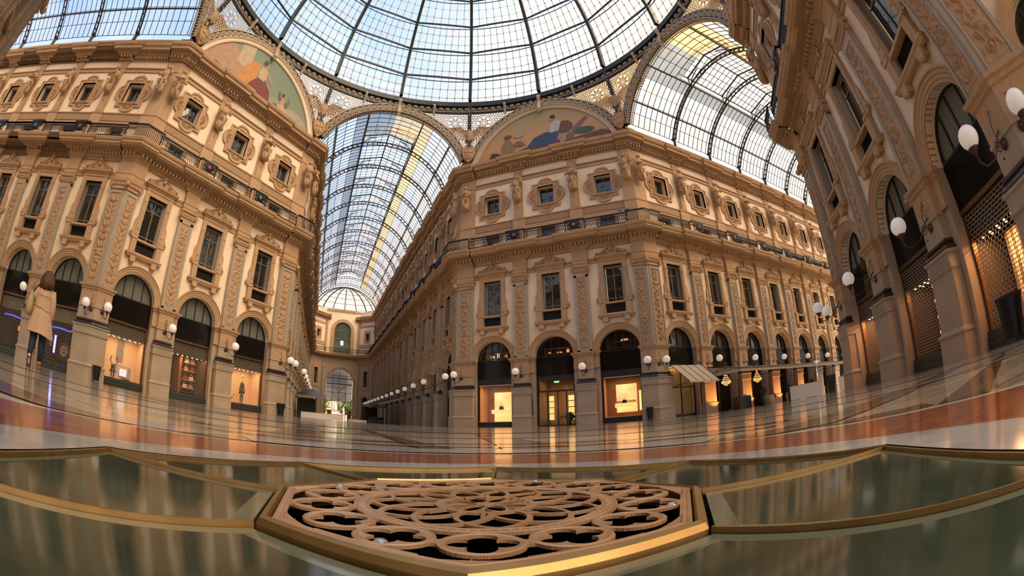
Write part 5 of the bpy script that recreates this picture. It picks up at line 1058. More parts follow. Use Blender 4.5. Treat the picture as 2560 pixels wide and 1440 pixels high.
# ------------------------------------------------------------------ barrel vaults of the arcades
def vault(nm, M, length, label, spacing, first, xs=1, rot_=0, lantern0=4.2, end=False):
    """local frame: x across, y along the arcade away from the octagon, origin on the octagon side plane at floor level"""
    r = empty('glass_vault', M, label, 'glass roof'); R = 7.45; z0 = ZC; aS = math.asin((24.35 - z0) / R) if True else 0
    def P(a, y, rr=R): return (rr * math.cos(a), y, z0 + rr * math.sin(a))
    aL = 68 * D2R    # lantern edge angle
    ribs = [first + spacing * i for i in range(int((length - first) / spacing) + 1)]
    for y in ribs:
        b = MB(); n = 40
        for rr, w in ((R - .02, .16), (R - .42, .14)):
            V = []
            for i in range(n + 1):
                a = aS + (pi - 2 * aS) * i / n
                for s, o in ((-w / 2, 0), (w / 2, 0), (w / 2, .07), (-w / 2, .07)): x, yy, z = P(a, y + s, rr - o); V.append((x, yy, z))
            b.raw(V, [(i * 4 + j, i * 4 + (j + 1) % 4, i * 4 + 4 + (j + 1) % 4, i * 4 + 4 + j) for i in range(n) for j in range(4)])
        m = 30
        for i in range(m + 1):
            a = aS + (pi - 2 * aS) * i / m; b.bar(P(a, y, R - .05), P(a, y, R - .45), .12, .14, up=(0, 1, 0))
        for s in (-1, 1):
            aa = aS if s > 0 else pi - aS; x, yy, z = P(aa, y, R - .2); b.bar((x, y, z - .75), (x, y, z + .2), .22, .3); b.box(x - .2, x + .2, y - .16, y + .16, z - .05, z + .12)
        b.build('rib', M_iron, r)
    b = MB(); angs = [aS + .02, 40 * D2R, aL, pi / 2, pi - aL, pi - 40 * D2R, pi - aS - .02]; ymax = ribs[-1]
    for a in (40 * D2R, aL, pi - aL, pi - 40 * D2R): b.bar(P(a, 0, R - .1), P(a, ymax, R - .1), .12, .22, up=(math.cos(a), 0, math.sin(a)))
    b.build('purlin', M_iron, r)
    t = MB()
    def seg(a0, a1, k, ya, yb, dy):
        for i in range(k + 1):
            a = a0 + (a1 - a0) * i / k; t.bar(P(a, ya, R), P(a, yb, R), .035, .06, up=(math.cos(a), 0, math.sin(a)))
        n = int((yb - ya) / dy)
        for i in range(1, n):
            y = ya + (yb - ya) * i / n
            for j in range(max(2, k // 1)):
                q0 = a0 + (a1 - a0) * j / k; q1 = a0 + (a1 - a0) * (j + 1) / k; t.bar(P(q0, y, R), P(q1, y, R), .04, .05, up=(0, 1, 0))
    dy = .62
    seg(aS, aL, 5, 0, ymax, dy); seg(pi - aL, pi - aS, 5, 0, ymax, dy); seg(aL, pi - aL, 5, 0, lantern0, dy)
    if end: seg(aL, pi - aL, 5, ymax - 3.0, ymax, dy)
    t.build('glazing_bars', M_ironb, r)
    def strip(a0, a1, ya, yb, m, k=6, rr=R + .05):
        q = MB(); V = [P(a0 + (a1 - a0) * i / k, y, rr) for y in (ya, yb) for i in range(k + 1)]; q.raw(V, [(i, i + 1, k + 2 + i, k + 1 + i) for i in range(k)]); q.build('glazing', m, r)
    d = 9 * D2R
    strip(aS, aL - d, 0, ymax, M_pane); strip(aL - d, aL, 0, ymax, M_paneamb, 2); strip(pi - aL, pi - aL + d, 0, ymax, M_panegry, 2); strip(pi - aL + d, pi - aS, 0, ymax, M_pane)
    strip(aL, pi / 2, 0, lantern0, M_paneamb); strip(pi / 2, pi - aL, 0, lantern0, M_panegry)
    # raised lantern
    x0 = R * math.cos(aL); zl = z0 + R * math.sin(aL); g = MB(); fr = MB(); ye = ymax - (3.0 if end else 0)
    for s in (-1, 1):
        g.raw([(s * x0, lantern0, zl + .9), (s * x0, ye, zl + .9), (0, ye, zl + 1.7), (0, lantern0, zl + 1.7)], [(0, 1, 2, 3)])
        fr.bar((s * x0, lantern0, zl + .9), (s * x0, ye, zl + .9), .1, .14); fr.bar((s * x0, lantern0, zl + .1), (s * x0, ye, zl + .1), .12, .2)
        for u in (.25, .5, .75): fr.bar((s * x0 * u, lantern0, zl + 1.7 - .8 * u), (s * x0 * u, ye, zl + 1.7 - .8 * u), .05, .06)
        y = lantern0
        while y < ye: fr.bar((s * x0, y, zl + .9), (0, y, zl + 1.7), .035, .05, up=(0, 1, 0)); y += dy
    fr.bar((0, lantern0, zl + 1.7), (0, ye, zl + 1.7), .12, .12)
    for y in ribs:
        if y < lantern0 - .1 or y > ye: continue
        for s in (-1, 1):
            fr.bar((s * x0, y, zl), (s * x0, y, zl + .9), .1, .12); fr.bar((s * x0, y, zl + .9), (0, y, zl + 1.7), .09, .14, up=(0, 1, 0))
            fr.tube([(s * x0, y, zl - .5), (s * x0 * .93, y, zl + .1), (s * x0 * .75, y, zl + .65), (s * x0 * .45, y, zl + 1.05)], .05, 5)
            for q in range(4): fr.tube([(s * x0 * (.9 - .1 * q) + .12 * math.cos(t_), y, zl + .45 + .2 * q + .1 * math.sin(t_)) for t_ in np.linspace(0, 2 * pi, 8)[:-1]], .018, 4, closed=True, sm=False)
    g.build('lantern_glazing', M_pane, r, label='pitched skylight glass'); fr.build('lantern_frame', M_iron, r)
    return r
vault('M', Matrix.Translation((0, 18.05, 0)) @ RZ(-math.atan(ARMX)), 60, 'long barrel-vaulted glass roof over the middle arcade', SP, .95 + SP * 1.0, end=True)
vault('S', frame(180, 0, -18.05), 16, 'glass roof over the south arcade behind the camera', 4.93, 5.4)
vault('R', frame(90, 18.05, 0), 40, 'barrel-vaulted glass roof over the cafe arcade', 4.93, 5.4)
vault('L', frame(-90, -18.05, 0), 32, 'glass roof over the bar arcade at the top left', 4.93, 5.4)
# ------------------------------------------------------------------ marble floor
GX, GY = -3.16973, -15.75734; GA, GG, GH = .2476, .525, .006; QX, QY = -3.152, -15.709; GSC = 1.106
def octo(ap, z=0, c=(GX, GY)): R = ap / math.cos(22.5 * D2R); return [(c[0] + R * math.cos((22.5 + 45 * i) * D2R), c[1] + R * math.sin((22.5 + 45 * i) * D2R)) for i in range(8)]
def circ(r, n=96): return [(GX + r * math.cos(2 * pi * i / n), GY + r * math.sin(2 * pi * i / n)) for i in range(n)]
def marble(name, c1, c2, vein, rough=.09, scale=1.5, warp=2.0, vs=.5, tiles=None, aniso=(1, 1, 1)):
    m = bpy.data.materials.new(name); m.use_nodes = True; nt = m.node_tree; N = nt.nodes; L = nt.links; b = N['Principled BSDF']
    tc = N.new('ShaderNodeTexCoord'); mp = N.new('ShaderNodeMapping'); mp.inputs['Scale'].default_value = aniso; mp.inputs['Rotation'].default_value = (0, 0, .6); L.new(tc.outputs['Object'], mp.inputs[0])
    n1 = N.new('ShaderNodeTexNoise'); n1.inputs['Scale'].default_value = scale; n1.inputs['Detail'].default_value = 6; n1.inputs['Distortion'].default_value = warp; L.new(mp.outputs[0], n1.inputs['Vector'])
    cr = N.new('ShaderNodeValToRGB'); cr.color_ramp.elements[0].position = .36; cr.color_ramp.elements[0].color = (*c1, 1); cr.color_ramp.elements[1].position = .62; cr.color_ramp.elements[1].color = (*c2, 1); L.new(n1.outputs[0], cr.inputs[0])
    n2 = N.new('ShaderNodeTexNoise'); n2.inputs['Scale'].default_value = scale * 1.7; n2.inputs['Detail'].default_value = 3; n2.inputs['Distortion'].default_value = 2.5; L.new(mp.outputs[0], n2.inputs['Vector'])
    v = N.new('ShaderNodeMath'); v.operation = 'SUBTRACT'; L.new(n2.outputs[0], v.inputs[0]); v.inputs[1].default_value = .5; a = N.new('ShaderNodeMath'); a.operation = 'ABSOLUTE'; L.new(v.outputs[0], a.inputs[0])
    mr = N.new('ShaderNodeMapRange'); mr.inputs[1].default_value = .0; mr.inputs[2].default_value = .03; mr.inputs[3].default_value = vs; mr.inputs[4].default_value = 0; L.new(a.outputs[0], mr.inputs[0])
    mx = N.new('ShaderNodeMix'); mx.data_type = 'RGBA'; L.new(mr.outputs[0], mx.inputs[0]); L.new(cr.outputs[0], mx.inputs[6]); mx.inputs[7].default_value = (*vein, 1); col = mx.outputs[2]
    if tiles:
        for (sc_, c_) in tiles:
            br = N.new('ShaderNodeTexBrick'); br.inputs['Scale'].default_value = sc_; br.inputs['Mortar Size'].default_value = .005; br.inputs['Color1'].default_value = (1, 1, 1, 1); br.inputs['Color2'].default_value = (.86, .83, .78, 1); br.inputs['Mortar'].default_value = (*c_, 1); L.new(mp.outputs[0], br.inputs[0])
            mu = N.new('ShaderNodeMix'); mu.data_type = 'RGBA'; mu.blend_type = 'MULTIPLY'; mu.inputs[0].default_value = 1; L.new(col, mu.inputs[6]); L.new(br.outputs[0], mu.inputs[7]); col = mu.outputs[2]
    L.new(col, b.inputs['Base Color']); b.inputs['Specular IOR Level'].default_value = .9; b.inputs['IOR'].default_value = 1.55
    n3 = N.new('ShaderNodeTexNoise'); n3.inputs['Scale'].default_value = 3; n3.inputs['Detail'].default_value = 5; L.new(tc.outputs['Object'], n3.inputs['Vector']); rr = N.new('ShaderNodeMapRange'); rr.inputs[3].default_value = rough * .5; rr.inputs[4].default_value = rough * 1.6; L.new(n3.outputs[0], rr.inputs[0]); L.new(rr.outputs[0], b.inputs['Roughness'])
    n4 = N.new('ShaderNodeTexNoise'); n4.inputs['Scale'].default_value = 2.2; n4.inputs['Detail'].default_value = 2; L.new(tc.outputs['Object'], n4.inputs['Vector']); bp = N.new('ShaderNodeBump'); bp.inputs['Strength'].default_value = .35; bp.inputs['Distance'].default_value = .004; L.new(n4.outputs[0], bp.inputs['Height']); L.new(bp.outputs[0], b.inputs['Normal'])
    return m
M_fbeige = marble('beige_marble_paving', (.40, .34, .24), (.58, .52, .40), (.18, .11, .07), scale=.8, tiles=[(.38, (.5, .42, .34))])
M_fwhite = marble('white_grey_marble', (.27, .28, .29), (.42, .42, .41), (.30, .31, .33), scale=3.5, rough=.12, vs=.3)
M_fred = marble('red_verona_marble', (.17, .045, .022), (.29, .09, .045), (.16, .04, .02), scale=7, rough=.12, vs=.35, aniso=(1, 3, 1))
M_fdark = marble('dark_brown_marble', (.06, .035, .02), (.14, .085, .05), (.22, .15, .09), scale=4, rough=.1)
M_fbrown = marble('brown_breccia_marble', (.14, .08, .045), (.24, .15, .09), (.08, .04, .03), scale=3, rough=.1)
M_fcream = marble('cream_marble_line', (.50, .45, .34), (.62, .57, .45), (.4, .34, .25), scale=4, rough=.1, vs=.2)
M_fgrey = marble('grey_marble_paving', (.24, .24, .24), (.36, .36, .35), (.16, .17, .18), scale=1.2, rough=.1, tiles=[(.35, (.3, .28, .26))])
fl = MB()
ZK = [0]
def zz_(z): ZK[0] += 1; return z + ZK[0] * .00006 if z > 0 else z
def flat(outer, holes, z, m):
    z = zz_(z)
    loops = [outer] + list(holes); pts = [p for l in loops for p in l]; tri = tessellate_polygon([[Vector((p[0], p[1], 0)) for p in l] for l in loops]); fl.raw([(p[0], p[1], z) for p in pts], [tuple(t) for t in tri], m)
FM = [M_fbeige, M_fwhite, M_fred, M_fdark, M_fbrown, M_fcream, M_fgrey, M_black]
def ro(th, ap): return ap / math.cos(((th + 22.5) % 45 - 22.5) * D2R)
def annf(f0, f1, z, m, n=96):
    z = zz_(z)
    A_ = [(GX + f0(i * 360 / n) * math.cos(2 * pi * i / n), GY + f0(i * 360 / n) * math.sin(2 * pi * i / n), z) for i in range(n)]; B_ = [(GX + f1(i * 360 / n) * math.cos(2 * pi * i / n), GY + f1(i * 360 / n) * math.sin(2 * pi * i / n), z) for i in range(n)]
    fl.raw(A_ + B_, [(i, (i + 1) % n, n + (i + 1) % n, n + i) for i in range(n)], m)
RR_ = [1.1, 1.8, 3, 5, 8, 12, 18, 27, 40, 60, 90, 130]
annf(lambda t: ro(t, GG + .008), lambda t: RR_[0], 0, 0)
for r0_, r1_ in zip(RR_[:-1], RR_[1:]): annf(lambda t: r0_, lambda t: r1_, 0, 0, 192)
e = .0008
annf(lambda t: ro(t, GG + .008), lambda t: .668, e, 1); annf(lambda t: .668, lambda t: 1.02, e, 2); annf(lambda t: 1.02, lambda t: 1.065, e, 5)
def dsk(r0, r1, m, z=e, a0=0, a1=360, n=120, c=(GX, GY)):
    z = zz_(z); P = lambda r: [(c[0] + r * math.cos((a0 + (a1 - a0) * i / n) * D2R), c[1] + r * math.sin((a0 + (a1 - a0) * i / n) * D2R)) for i in range(n + 1)]
    A_, B_ = P(r0), P(r1); fl.raw([(x, y, z) for x, y in A_ + B_], [(i, i + 1, n + 2 + i, n + 1 + i) for i in range(n)], m)
# star points and curved bands that radiate from the medallion
def pol(r, a): return (GX + r * math.cos(a * D2R), GY + r * math.sin(a * D2R))
AX = 65.0
for k in range(-4, 4):
    m_ = AX + 90 * k
def wedge(pts, m, z=2 * e): flat([pol(r, a) for r, a in pts], [], z, m)
for k in range(4):
    o = 90 * k
    wedge([(1.075, -11 + o), (1.075, -20 + o), (6.6, -2.8 + o)], 3)
    wedge([(1.075, -11 + o), (1.075, 2 + o), (1.13, 12 + o), (1.22, 4 + o), (1.22, -6 + o)], 3)
    wedge([(1.075, 36 + o), (1.075, 20 + o), (1.2, 9 + o), (2.2, 5 + o), (7.5, 2.6 + o), (7.5, 4.4 + o), (2.2, 12 + o), (1.35, 20 + o)], 4)
    wedge([(1.075, 59 + o), (1.075, 43 + o), (1.2, 48 + o), (1.35, 54 + o), (2.2, 62 + o), (7.5, 70 + o), (7.5, 72 + o), (2.2, 69 + o), (1.2, 66 + o)], 4)
    dsk(1.075, 1.32, 1, e, 26 + o, 56 + o, 40)
    for i in range(5):
        r = 1.5 + .42 * i + .2 * random.random(); a = random.uniform(14, 20) + o - 6 * i / 2; wedge([(r, a), (r + .05, a - 5), (r + .3, a - 9), (r + .16, a - 4)], 3)
dsk(1.075, 1.34, 1, e, 30, 112, 60); dsk(1.52, 1.575, 3, e, 22, 116); dsk(1.575, 1.62, 5, e, 22, 116); dsk(1.85, 1.95, 4, e, 22, 116); dsk(3.0, 3.2, 1); dsk(3.2, 3.24, 3); dsk(3.9, 3.93, 3); dsk(5.4, 5.9, 6); dsk(5.9, 5.95, 3)
# the big ring patterns of the octagon
for r0, r1, m in ((7.2, 7.35, 3), (8.6, 10.4, 6), (10.4, 10.5, 3), (10.5, 10.65, 5)): dsk(r0, r1, m, e * .5, c=(0, 0), n=96)
F = fl.build('floor', FM); tag(F, 'polished marble floor with red and white rings around a glass medallion', 'floor', kind='structure')
# pit below the glass
pt = MB(); O = octo(GG + .03); pt.raw([(x, y, z) for z in (-.5, 0.0) for x, y in O], [(i, (i + 1) % 8, (i + 1) % 8 + 8, i + 8) for i in range(8)] + [tuple(range(8))]); pt.build('wall_skylight_shaft', M_black, kind='structure', label='dark shaft below the floor glass')

# glass paving panels and brass frames
M_gpav = bpy.data.materials.new('green_paving_glass')
def mk_gpav():
    m = M_gpav; m.use_nodes = True; nt = m.node_tree; N = nt.nodes; L = nt.links; b = N['Principled BSDF']; b.inputs['Roughness'].default_value = .09; b.inputs['Specular IOR Level'].default_value = .6; b.inputs['IOR'].default_value = 1.5
    tc = N.new('ShaderNodeTexCoord'); no = N.new('ShaderNodeTexNoise'); no.inputs['Scale'].default_value = 5; no.inputs['Detail'].default_value = 4; L.new(tc.outputs['Object'], no.inputs['Vector']); cr = N.new('ShaderNodeValToRGB'); cr.color_ramp.elements[0].position = .3; cr.color_ramp.elements[1].position = .75
    cr.color_ramp.elements[0].color = (.016, .026, .016, 1); cr.color_ramp.elements[1].color = (.05, .07, .046, 1); L.new(no.outputs[0], cr.inputs[0]); L.new(cr.outputs[0], b.inputs['Base Color'])
    n2 = N.new('ShaderNodeTexNoise'); n2.inputs['Scale'].default_value = 2.5; L.new(tc.outputs['Object'], n2.inputs['Vector']); bp = N.new('ShaderNodeBump'); bp.inputs['Strength'].default_value = .4; bp.inputs['Distance'].default_value = .003; L.new(n2.outputs[0], bp.inputs['Height']); L.new(bp.outputs[0], b.inputs['Normal'])
mk_gpav()
M_gedge = mat('pale_green_glass_edge', (.11, .14, .10), .12, var=.1, spec=.8)
M_bronze = mat('worn_bronze', (.58, .38, .22), .38, metal=.6, var=.25, vscale=22, bump=0, col2=(.32, .19, .10))
M_brass = mat('bright_brass_strip', (.46, .30, .12), .5, metal=1, var=.2, vscale=30)
inn = octo(GA + .002, c=(QX, QY)); outo = octo(GG)
DIR = ['east', 'north-east', 'north', 'north-west', 'west', 'south-west', 'south', 'south-east']
GW = ['between the grate and the cafe side', 'ahead of the grate toward the orange mural', 'ahead of the grate toward the long arcade', 'ahead-left of the grate toward the green mural', 'left of the grate', 'left-front of the grate, nearest the lens', 'in front of the grate, nearest the lens', 'right-front of the grate, nearest the lens']
for i in range(8):
    # panel between vertex i-1 and i -> side facing angle 45*i
    a, b_ = (i - 1) % 8, i
    q = [Vector(p) for p in (inn[a], outo[a], outo[b_], inn[b_])]; cen = sum(q, Vector((0, 0))) / 4
    def shr(k): return [cen + (p - cen) * (1 - k / (p - cen).length) for p in q]
    r = empty('glass_paving_panel', Matrix.Translation((cen.x, cen.y, 0)), 'green glass paving panel %s' % GW[i], 'floor panel', 'green glass panels round the bronze grate')
    s1 = [p - cen for p in shr(.005)]; s2 = [p - cen for p in shr(.03)]
    m = MB(); m.raw([(p.x, p.y, -.004) for p in s2], [(0, 1, 2, 3)]); m.build('glass_sheet', M_gpav, r)
    m = MB(); m.raw([(p.x, p.y, -.0045) for p in s1] + [(p.x, p.y, -.004) for p in s2] + [(p.x, p.y, -.03) for p in s1], [(j, (j + 1) % 4, (j + 1) % 4 + 4, j + 4) for j in range(4)] + [(j, (j + 1) % 4, (j + 1) % 4 + 8, j + 8) for j in range(4)]); m.build('glass_edge', M_gedge, r, label='paler green bevelled glass edge')
fr = empty('brass_frame', Matrix.Translation((GX, GY, 0)), 'thin brass frame strips holding the green glass panels', 'frame')
for i in range(8):
    p, q = Vector(inn[i]), Vector(outo[i]); G_ = Vector((GX, GY)); d = q - p
    MB().bar((p.x - GX, p.y - GY, -.003), (q.x - GX, q.y - GY, -.0035), .0035, .009).build('spoke_strip', M_brass, fr)
    o2 = outo[(i + 1) % 8]; MB().bar((q.x - GX, q.y - GY, -.003), (o2[0] - GX, o2[1] - GY, -.0035), .0045, .009).build('rim_strip', M_brass, fr)

# ------------------------------------------------------------------ bronze tracery grate
def make_grate():
    GA = .22381; g = empty('bronze_floor_grate', Matrix.Translation((QX, QY, 0)) @ Matrix.Diagonal((GSC, GSC, 1, 1)), 'octagonal bronze tracery grate set in the glass floor', 'grate')
    rim = MB(); a0, a1, a2 = GA, GA - .012, GA - .017
    def ring(ap, z): R = ap / math.cos(22.5 * D2R); return [(R * math.cos((22.5 + 45 * i) * D2R), R * math.sin((22.5 + 45 * i) * D2R), z) for i in range(8)]
    rs = [ring(GA + .0, -.03), ring(GA, -.001), ring(GA - .003, GH - .001), ring(GA - .0085, GH + .001), ring(GA - .0105, .002), ring(GA - .0105, -.02)]
    V = [p for r_ in rs for p in r_]; rim.raw(V, [(j * 8 + i, j * 8 + (i + 1) % 8, (j + 1) * 8 + (i + 1) % 8, (j + 1) * 8 + i) for j in range(5) for i in range(8)]); rim.build('rim', M_brass, g, label='bright bevelled bronze rim')
    P = GA - .0125; zt = GH - .001; zb = zt - .0032
    # plate as an image-like mask: triangulated cells on a fine polar-free grid kept as solid where metal is
    n = 680; L_ = P / math.cos(22.5 * D2R); xs = np.linspace(-L_, L_, n); X, Y = np.meshgrid(xs, xs, indexing='ij'); R = np.hypot(X, Y); T = np.degrees(np.arctan2(Y, X))
    def fold(off=0, per=22.5): t = (T - off + per / 2) % per - per / 2; return R * np.cos(t * D2R), R * np.sin(t * D2R)
    t8 = (T + 22.5) % 45 - 22.5; octd = P - R * np.cos(t8 * D2R)      # distance inside the octagon
    hole = np.zeros_like(R, bool)
    # sixteen quatrefoil circles
    u, v = fold(1.5); u = u - .1695; r0 = np.hypot(u, v)
    q4 = np.zeros_like(hole)
    for (a, b) in ((1, 0), (-1, 0), (0, 1), (0, -1)): q4 |= np.hypot(u - a * .0148, v - b * .0148) < .0106
    q4 |= (np.abs(u) + np.abs(v)) < .012
    q4 &= r0 < .0258; hole |= q4; circ_zone = r0 < .0322
    # outer triangles between circles and border, inner triangles between circles and collar
    u2, v2 = fold(1.5 + 11.25); metal_edge = octd < .011
    hole |= (~circ_zone) & (R > .146) & (R < .1555) & (np.abs(v2) < .0105) | (~circ_zone) & (R > .176) & (R < .207) & (octd > .0115)
    hole |= (~circ_zone) & (R > .1385) & (R < .162)
    # centre: collar ring .122-.136 stays; spokes and petals inside
    ins = R < .121
    u, v = fold(0, 45); pet = np.zeros_like(hole)
    def lens(du, L2, W): return (np.abs(u - du) / L2) ** 2 + (np.abs(v) / W) ** 2 < 1
    solid = np.zeros_like(hole); solid |= R < .010
    for off in (0,):
        uu, vv = fold(off, 45)
        solid |= np.abs(np.hypot(uu - .028, vv * 2.1) - .021) < .0036                      # eight petals
    for k in range(12):
        a = k * 30 * D2R
        for s in (-1, 1):
            cx, cy = .0735 * math.cos(a + s * .52), .0735 * math.sin(a + s * .52); solid |= (np.abs(np.hypot(X - cx, Y - cy) - .0525) < .0031) & (R > .046)
    solid |= np.abs(R - .050) < .004
    uu, vv = fold(22.5, 45); solid |= (np.abs(vv) < .0022) & (R > .04) & (R < .075)
    hole |= ins & ~solid
    Zrec = (octd > .009) & (octd < .02) & (R > .197) & (np.abs((T + 22.5) % 45 - 22.5) > 13)
    hole &= ~((R > .121) & (R < .1365)); hole &= ~metal_edge; inside = octd > 0
    H = np.where(inside & ~hole, 1, 0)
    # raised lips: circles, collar edges
    Z = np.full_like(R, zt); Z = Z + .0009 * np.exp(-((r0 - .0288) / .0017) ** 2); Z = Z - .0007 * np.exp(-((R - .1235) / .0008) ** 2) - .0007 * np.exp(-((R - .1345) / .0008) ** 2) - .0008 * np.exp(-((octd - .0055) / .0009) ** 2)
    Z = np.where(Zrec, zt - .0016, Z)
    for k in range(96):
        a = 2 * pi * k / 96; Z = np.where((np.abs(R - .129) < .0022) & (np.abs((T - math.degrees(a) + 180) % 360 - 180) < .55), zt - .0007, Z)
    idx = -np.ones(R.shape, int); cell = (H[:-1, :-1] + H[1:, :-1] + H[:-1, 1:] + H[1:, 1:]) >= 3; need = np.zeros(R.shape, bool)
    for di in (0, 1):
        for dj in (0, 1): need[di:di + n - 1, dj:dj + n - 1] |= cell
    idx[need] = np.arange(need.sum()); k = int(need.sum()); ii, jj = np.where(need)
    # soften the stair-stepped edge: pull vertices to neighbours' mean once
    m = need.astype(float); ks = np.zeros_like(m); sx = np.zeros_like(m); sy = np.zeros_like(m)
    for di in (-2, -1, 0, 1, 2):
        for dj in (-2, -1, 0, 1, 2):
            sh = np.roll(np.roll(m, di, 0), dj, 1); ks += sh; sx += np.roll(np.roll(X * m, di, 0), dj, 1); sy += np.roll(np.roll(Y * m, di, 0), dj, 1)
    bnd = need & (ks < 24.5); Xs = np.where(bnd, sx / np.maximum(ks, 1), X); Ys = np.where(bnd, sy / np.maximum(ks, 1), Y)
    top = np.stack([Xs[need], Ys[need], Z[need]], 1); bot = top.copy(); bot[:, 2] = zb
    ci, cj = np.where(cell); a_, b_, c_, d_ = idx[ci, cj], idx[ci + 1, cj], idx[ci + 1, cj + 1], idx[ci, cj + 1]; F = [tuple(q) for q in np.stack([a_, b_, c_, d_], 1).tolist()]
    cp = np.pad(cell, 1); SF = []
    for (di, dj, e0, e1) in ((-1, 0, (0, 0), (0, 1)), (1, 0, (1, 0), (1, 1)), (0, -1, (0, 0), (1, 0)), (0, 1, (0, 1), (1, 1))):
        edge = cell & ~cp[1 + di:n + di, 1 + dj:n + dj]; qi, qj = np.where(edge); p = idx[qi + e0[0], qj + e0[1]]; q = idx[qi + e1[0], qj + e1[1]]
        SF += [tuple(z) for z in np.stack([p + 2 * k, q + 2 * k, q + k, p + k], 1).tolist()]
    me = bpy.data.meshes.new('tracery_plate'); me.from_pydata(np.vstack([top, bot, top]).tolist(), [], F + SF); me.polygons.foreach_set('use_smooth', [True] * len(F) + [False] * len(SF)); me.materials.append(M_bronze); me.update(); link('tracery_plate', me, g)
    for a, rr in ((-47, .193), (48, .196), (139, .196), (228, .193)): s = MB(); s.lathe([(0, .003), (.004, .0025), (.0058, 0)], (rr * math.cos(a * D2R), rr * math.sin(a * D2R), zt), 10); s.build('screw', MATS.get('pale_screw_metal') or mat('pale_screw_metal', (.5, .5, .5), .25, metal=.9, var=0), g)
    MB().raw([(x * .98, y * .98, -.16) for x, y, _ in ring(GA, 0)], [tuple(range(8))]).build('dark_well', M_black, g)
make_grate()
# ------------------------------------------------------------------ far end of the long arcade
YE = 82.0; XE = ARMX * (YE - 18)
def far_end():
    M = Matrix.Translation((XE, YE, 0)); r = tag(empty('wall_north_gate', M), 'end wall of the long arcade with the great gate arch', 'wall', kind='structure'); b = MB()
    gate = [(-2.95, 0), (-2.95, 8.4)] + [(-2.95 * math.cos(pi * i / 24), 8.4 + 2.95 * math.sin(pi * i / 24)) for i in range(25)] + [(2.95, 0)]
    win = [(-1.9, 14.6), (-1.9, 19.8)] + [(-1.9 * math.cos(pi * i / 20), 19.8 + 1.9 * math.sin(pi * i / 20)) for i in range(21)] + [(1.9, 14.6)]
    b.plate([(-3.9, 0)] + gate + [(3.9, 0), (3.9, 13.2), (-3.9, 13.2)], (), 0, 1.6, 1); b.plate([(-3.9, 13.2), (3.9, 13.2), (3.9, 24.4), (-3.9, 24.4)], [win], 0, .8, 0)
    b.arc(0, 8.4, 2.95, [(0, 0), (0, .1), (.2, .12), (.25, .2), (.6, .2), (.6, 0)], n=30, m=2); b.arc(0, 19.8, 1.9, [(0, -.1), (0, .12), (.7, .15), (.7, 0)], n=26, m=2)
    for s in (-1, 1): b.box(*sorted((s * 1.9, s * 2.6)), -.15, 0, 14.8, 19.8, 2); b.box(*sorted((s * 3.3, s * 3.95)), -.35, 0, 0, 12.2, 1); b.box(*sorted((s * 3.25, s * 4.0)), -.4, 0, 11.4, 12.0, 2); b.box(*sorted((s * 3.4, s * 3.9)), -.15, 0, 14.8, 22, 2)
    # chamfer walls to the arcade sides
    for s in (-1, 1):
        C = MB(); L = 4.3; C.plate([(0, 0), (1.3, 0), (1.3, 4.6)] + [(2.25 - .95 * math.cos(pi * i / 12), 4.6 + .95 * math.sin(pi * i / 12)) for i in range(13)] + [(3.2, 0), (L, 0), (L, 13.2), (0, 13.2)], [rect(1.7, 2.8, 7.6, 11.0)], 0, .6, 1)
        C.plate(rect(0, L, 13.2, 24.4), [rect(1.7, 2.8, 17.8, 19.4)], 0, .6, 0); C.plate(rect(1.4, 3.1, 17.3, 20), [rect(1.7, 2.8, 17.8, 19.4)], -.1, 0, 2); C.plate(rect(1.4, 3.1, 7.0, 12), [rect(1.7, 2.8, 7.6, 11.0)], -.12, 0, 2)
        C.arc(2.25, 4.6, .95, [(0, 0), (0, .12), (.4, .15), (.4, 0)], n=16, m=2); C.plate(rect(1.3, 3.2, 0, 5.5), (), .5, .55, 3); C.box(1.7, 2.8, .4, .45, 7.6, 11, 3); C.box(1.7, 2.8, .4, .45, 17.8, 19.4, 3)
        C.sweep([(0, 0), (L, 0)], SLAB, 2); C.sweep([(0, 0), (L, 0)], CORN, 2); C.box(0, L, -.12, 0, 16.2, 17.0, 2); C.box(0, L, -.1, 0, 20.85, 21.25, 2)
        x = s * 3.9; ang = -(math.pi / 4) if s > 0 else math.pi / 4
        if s > 0: b.add(C, Matrix.Translation((3.9, 0, 0)) @ RZ(-pi / 4))
        else: b.add(C, Matrix.Translation((-3.9, 0, 0)) @ RZ(pi / 4) @ Matrix.Translation((-L, 0, 0)))
    b.sweep([(-3.9, 0), (3.9, 0)], SLAB, 2); b.sweep([(-3.9, 0), (-2.8, 0)], CORN, 2); b.sweep([(2.8, 0), (3.9, 0)], CORN, 2); b.box(-3.9, 3.9, -.1, .3, 24.0, 24.5, 2)
    o = b.build('gate_wall', [M_stucco, M_stone, M_ochre, M_shopdark], r)
    w = place([['pane', MB().plate(win, (), .4, .42).mesh('pane', glassmat('green_gate_window_glass', (.06, .08, .05), .1))]], 'window_%d' % 300, M, 'big arched green-framed window above the gate', 'window', kind='structure'); f = MB()
    for x in (-.65, .65): f.box(x - .06, x + .06, .3, .42, 14.6, 21.5)
    for z in (16.0, 18.0, 19.8): f.box(-1.9, 1.9, .3, .42, z - .1, z + .1)
    f.plate(win, [[(x * .93, 14.6 + (z - 14.6) * .98 + .05) for x, z in win]], .25, .45); f.build('frame', mat('olive_green_paint', (.16, .17, .07), .5), w)
    MB().box(-.3, .3, .26, .28, 16.6, 17.6).build('bright_pane', emat('daylight_pane', (.8, .9, 1), 1.0), w)
    h = MB(); h.sweep([(-7, 3.0), (-3.9, 0), (3.9, 0), (7, 3.0)], [(1.05, 15.6), (1.15, 15.6), (1.15, 15.67), (1.05, 15.67)], 0)
    rr = empty('balcony_railing', M, 'black balcony railing across the end wall over the gate', 'railing'); t = MB()
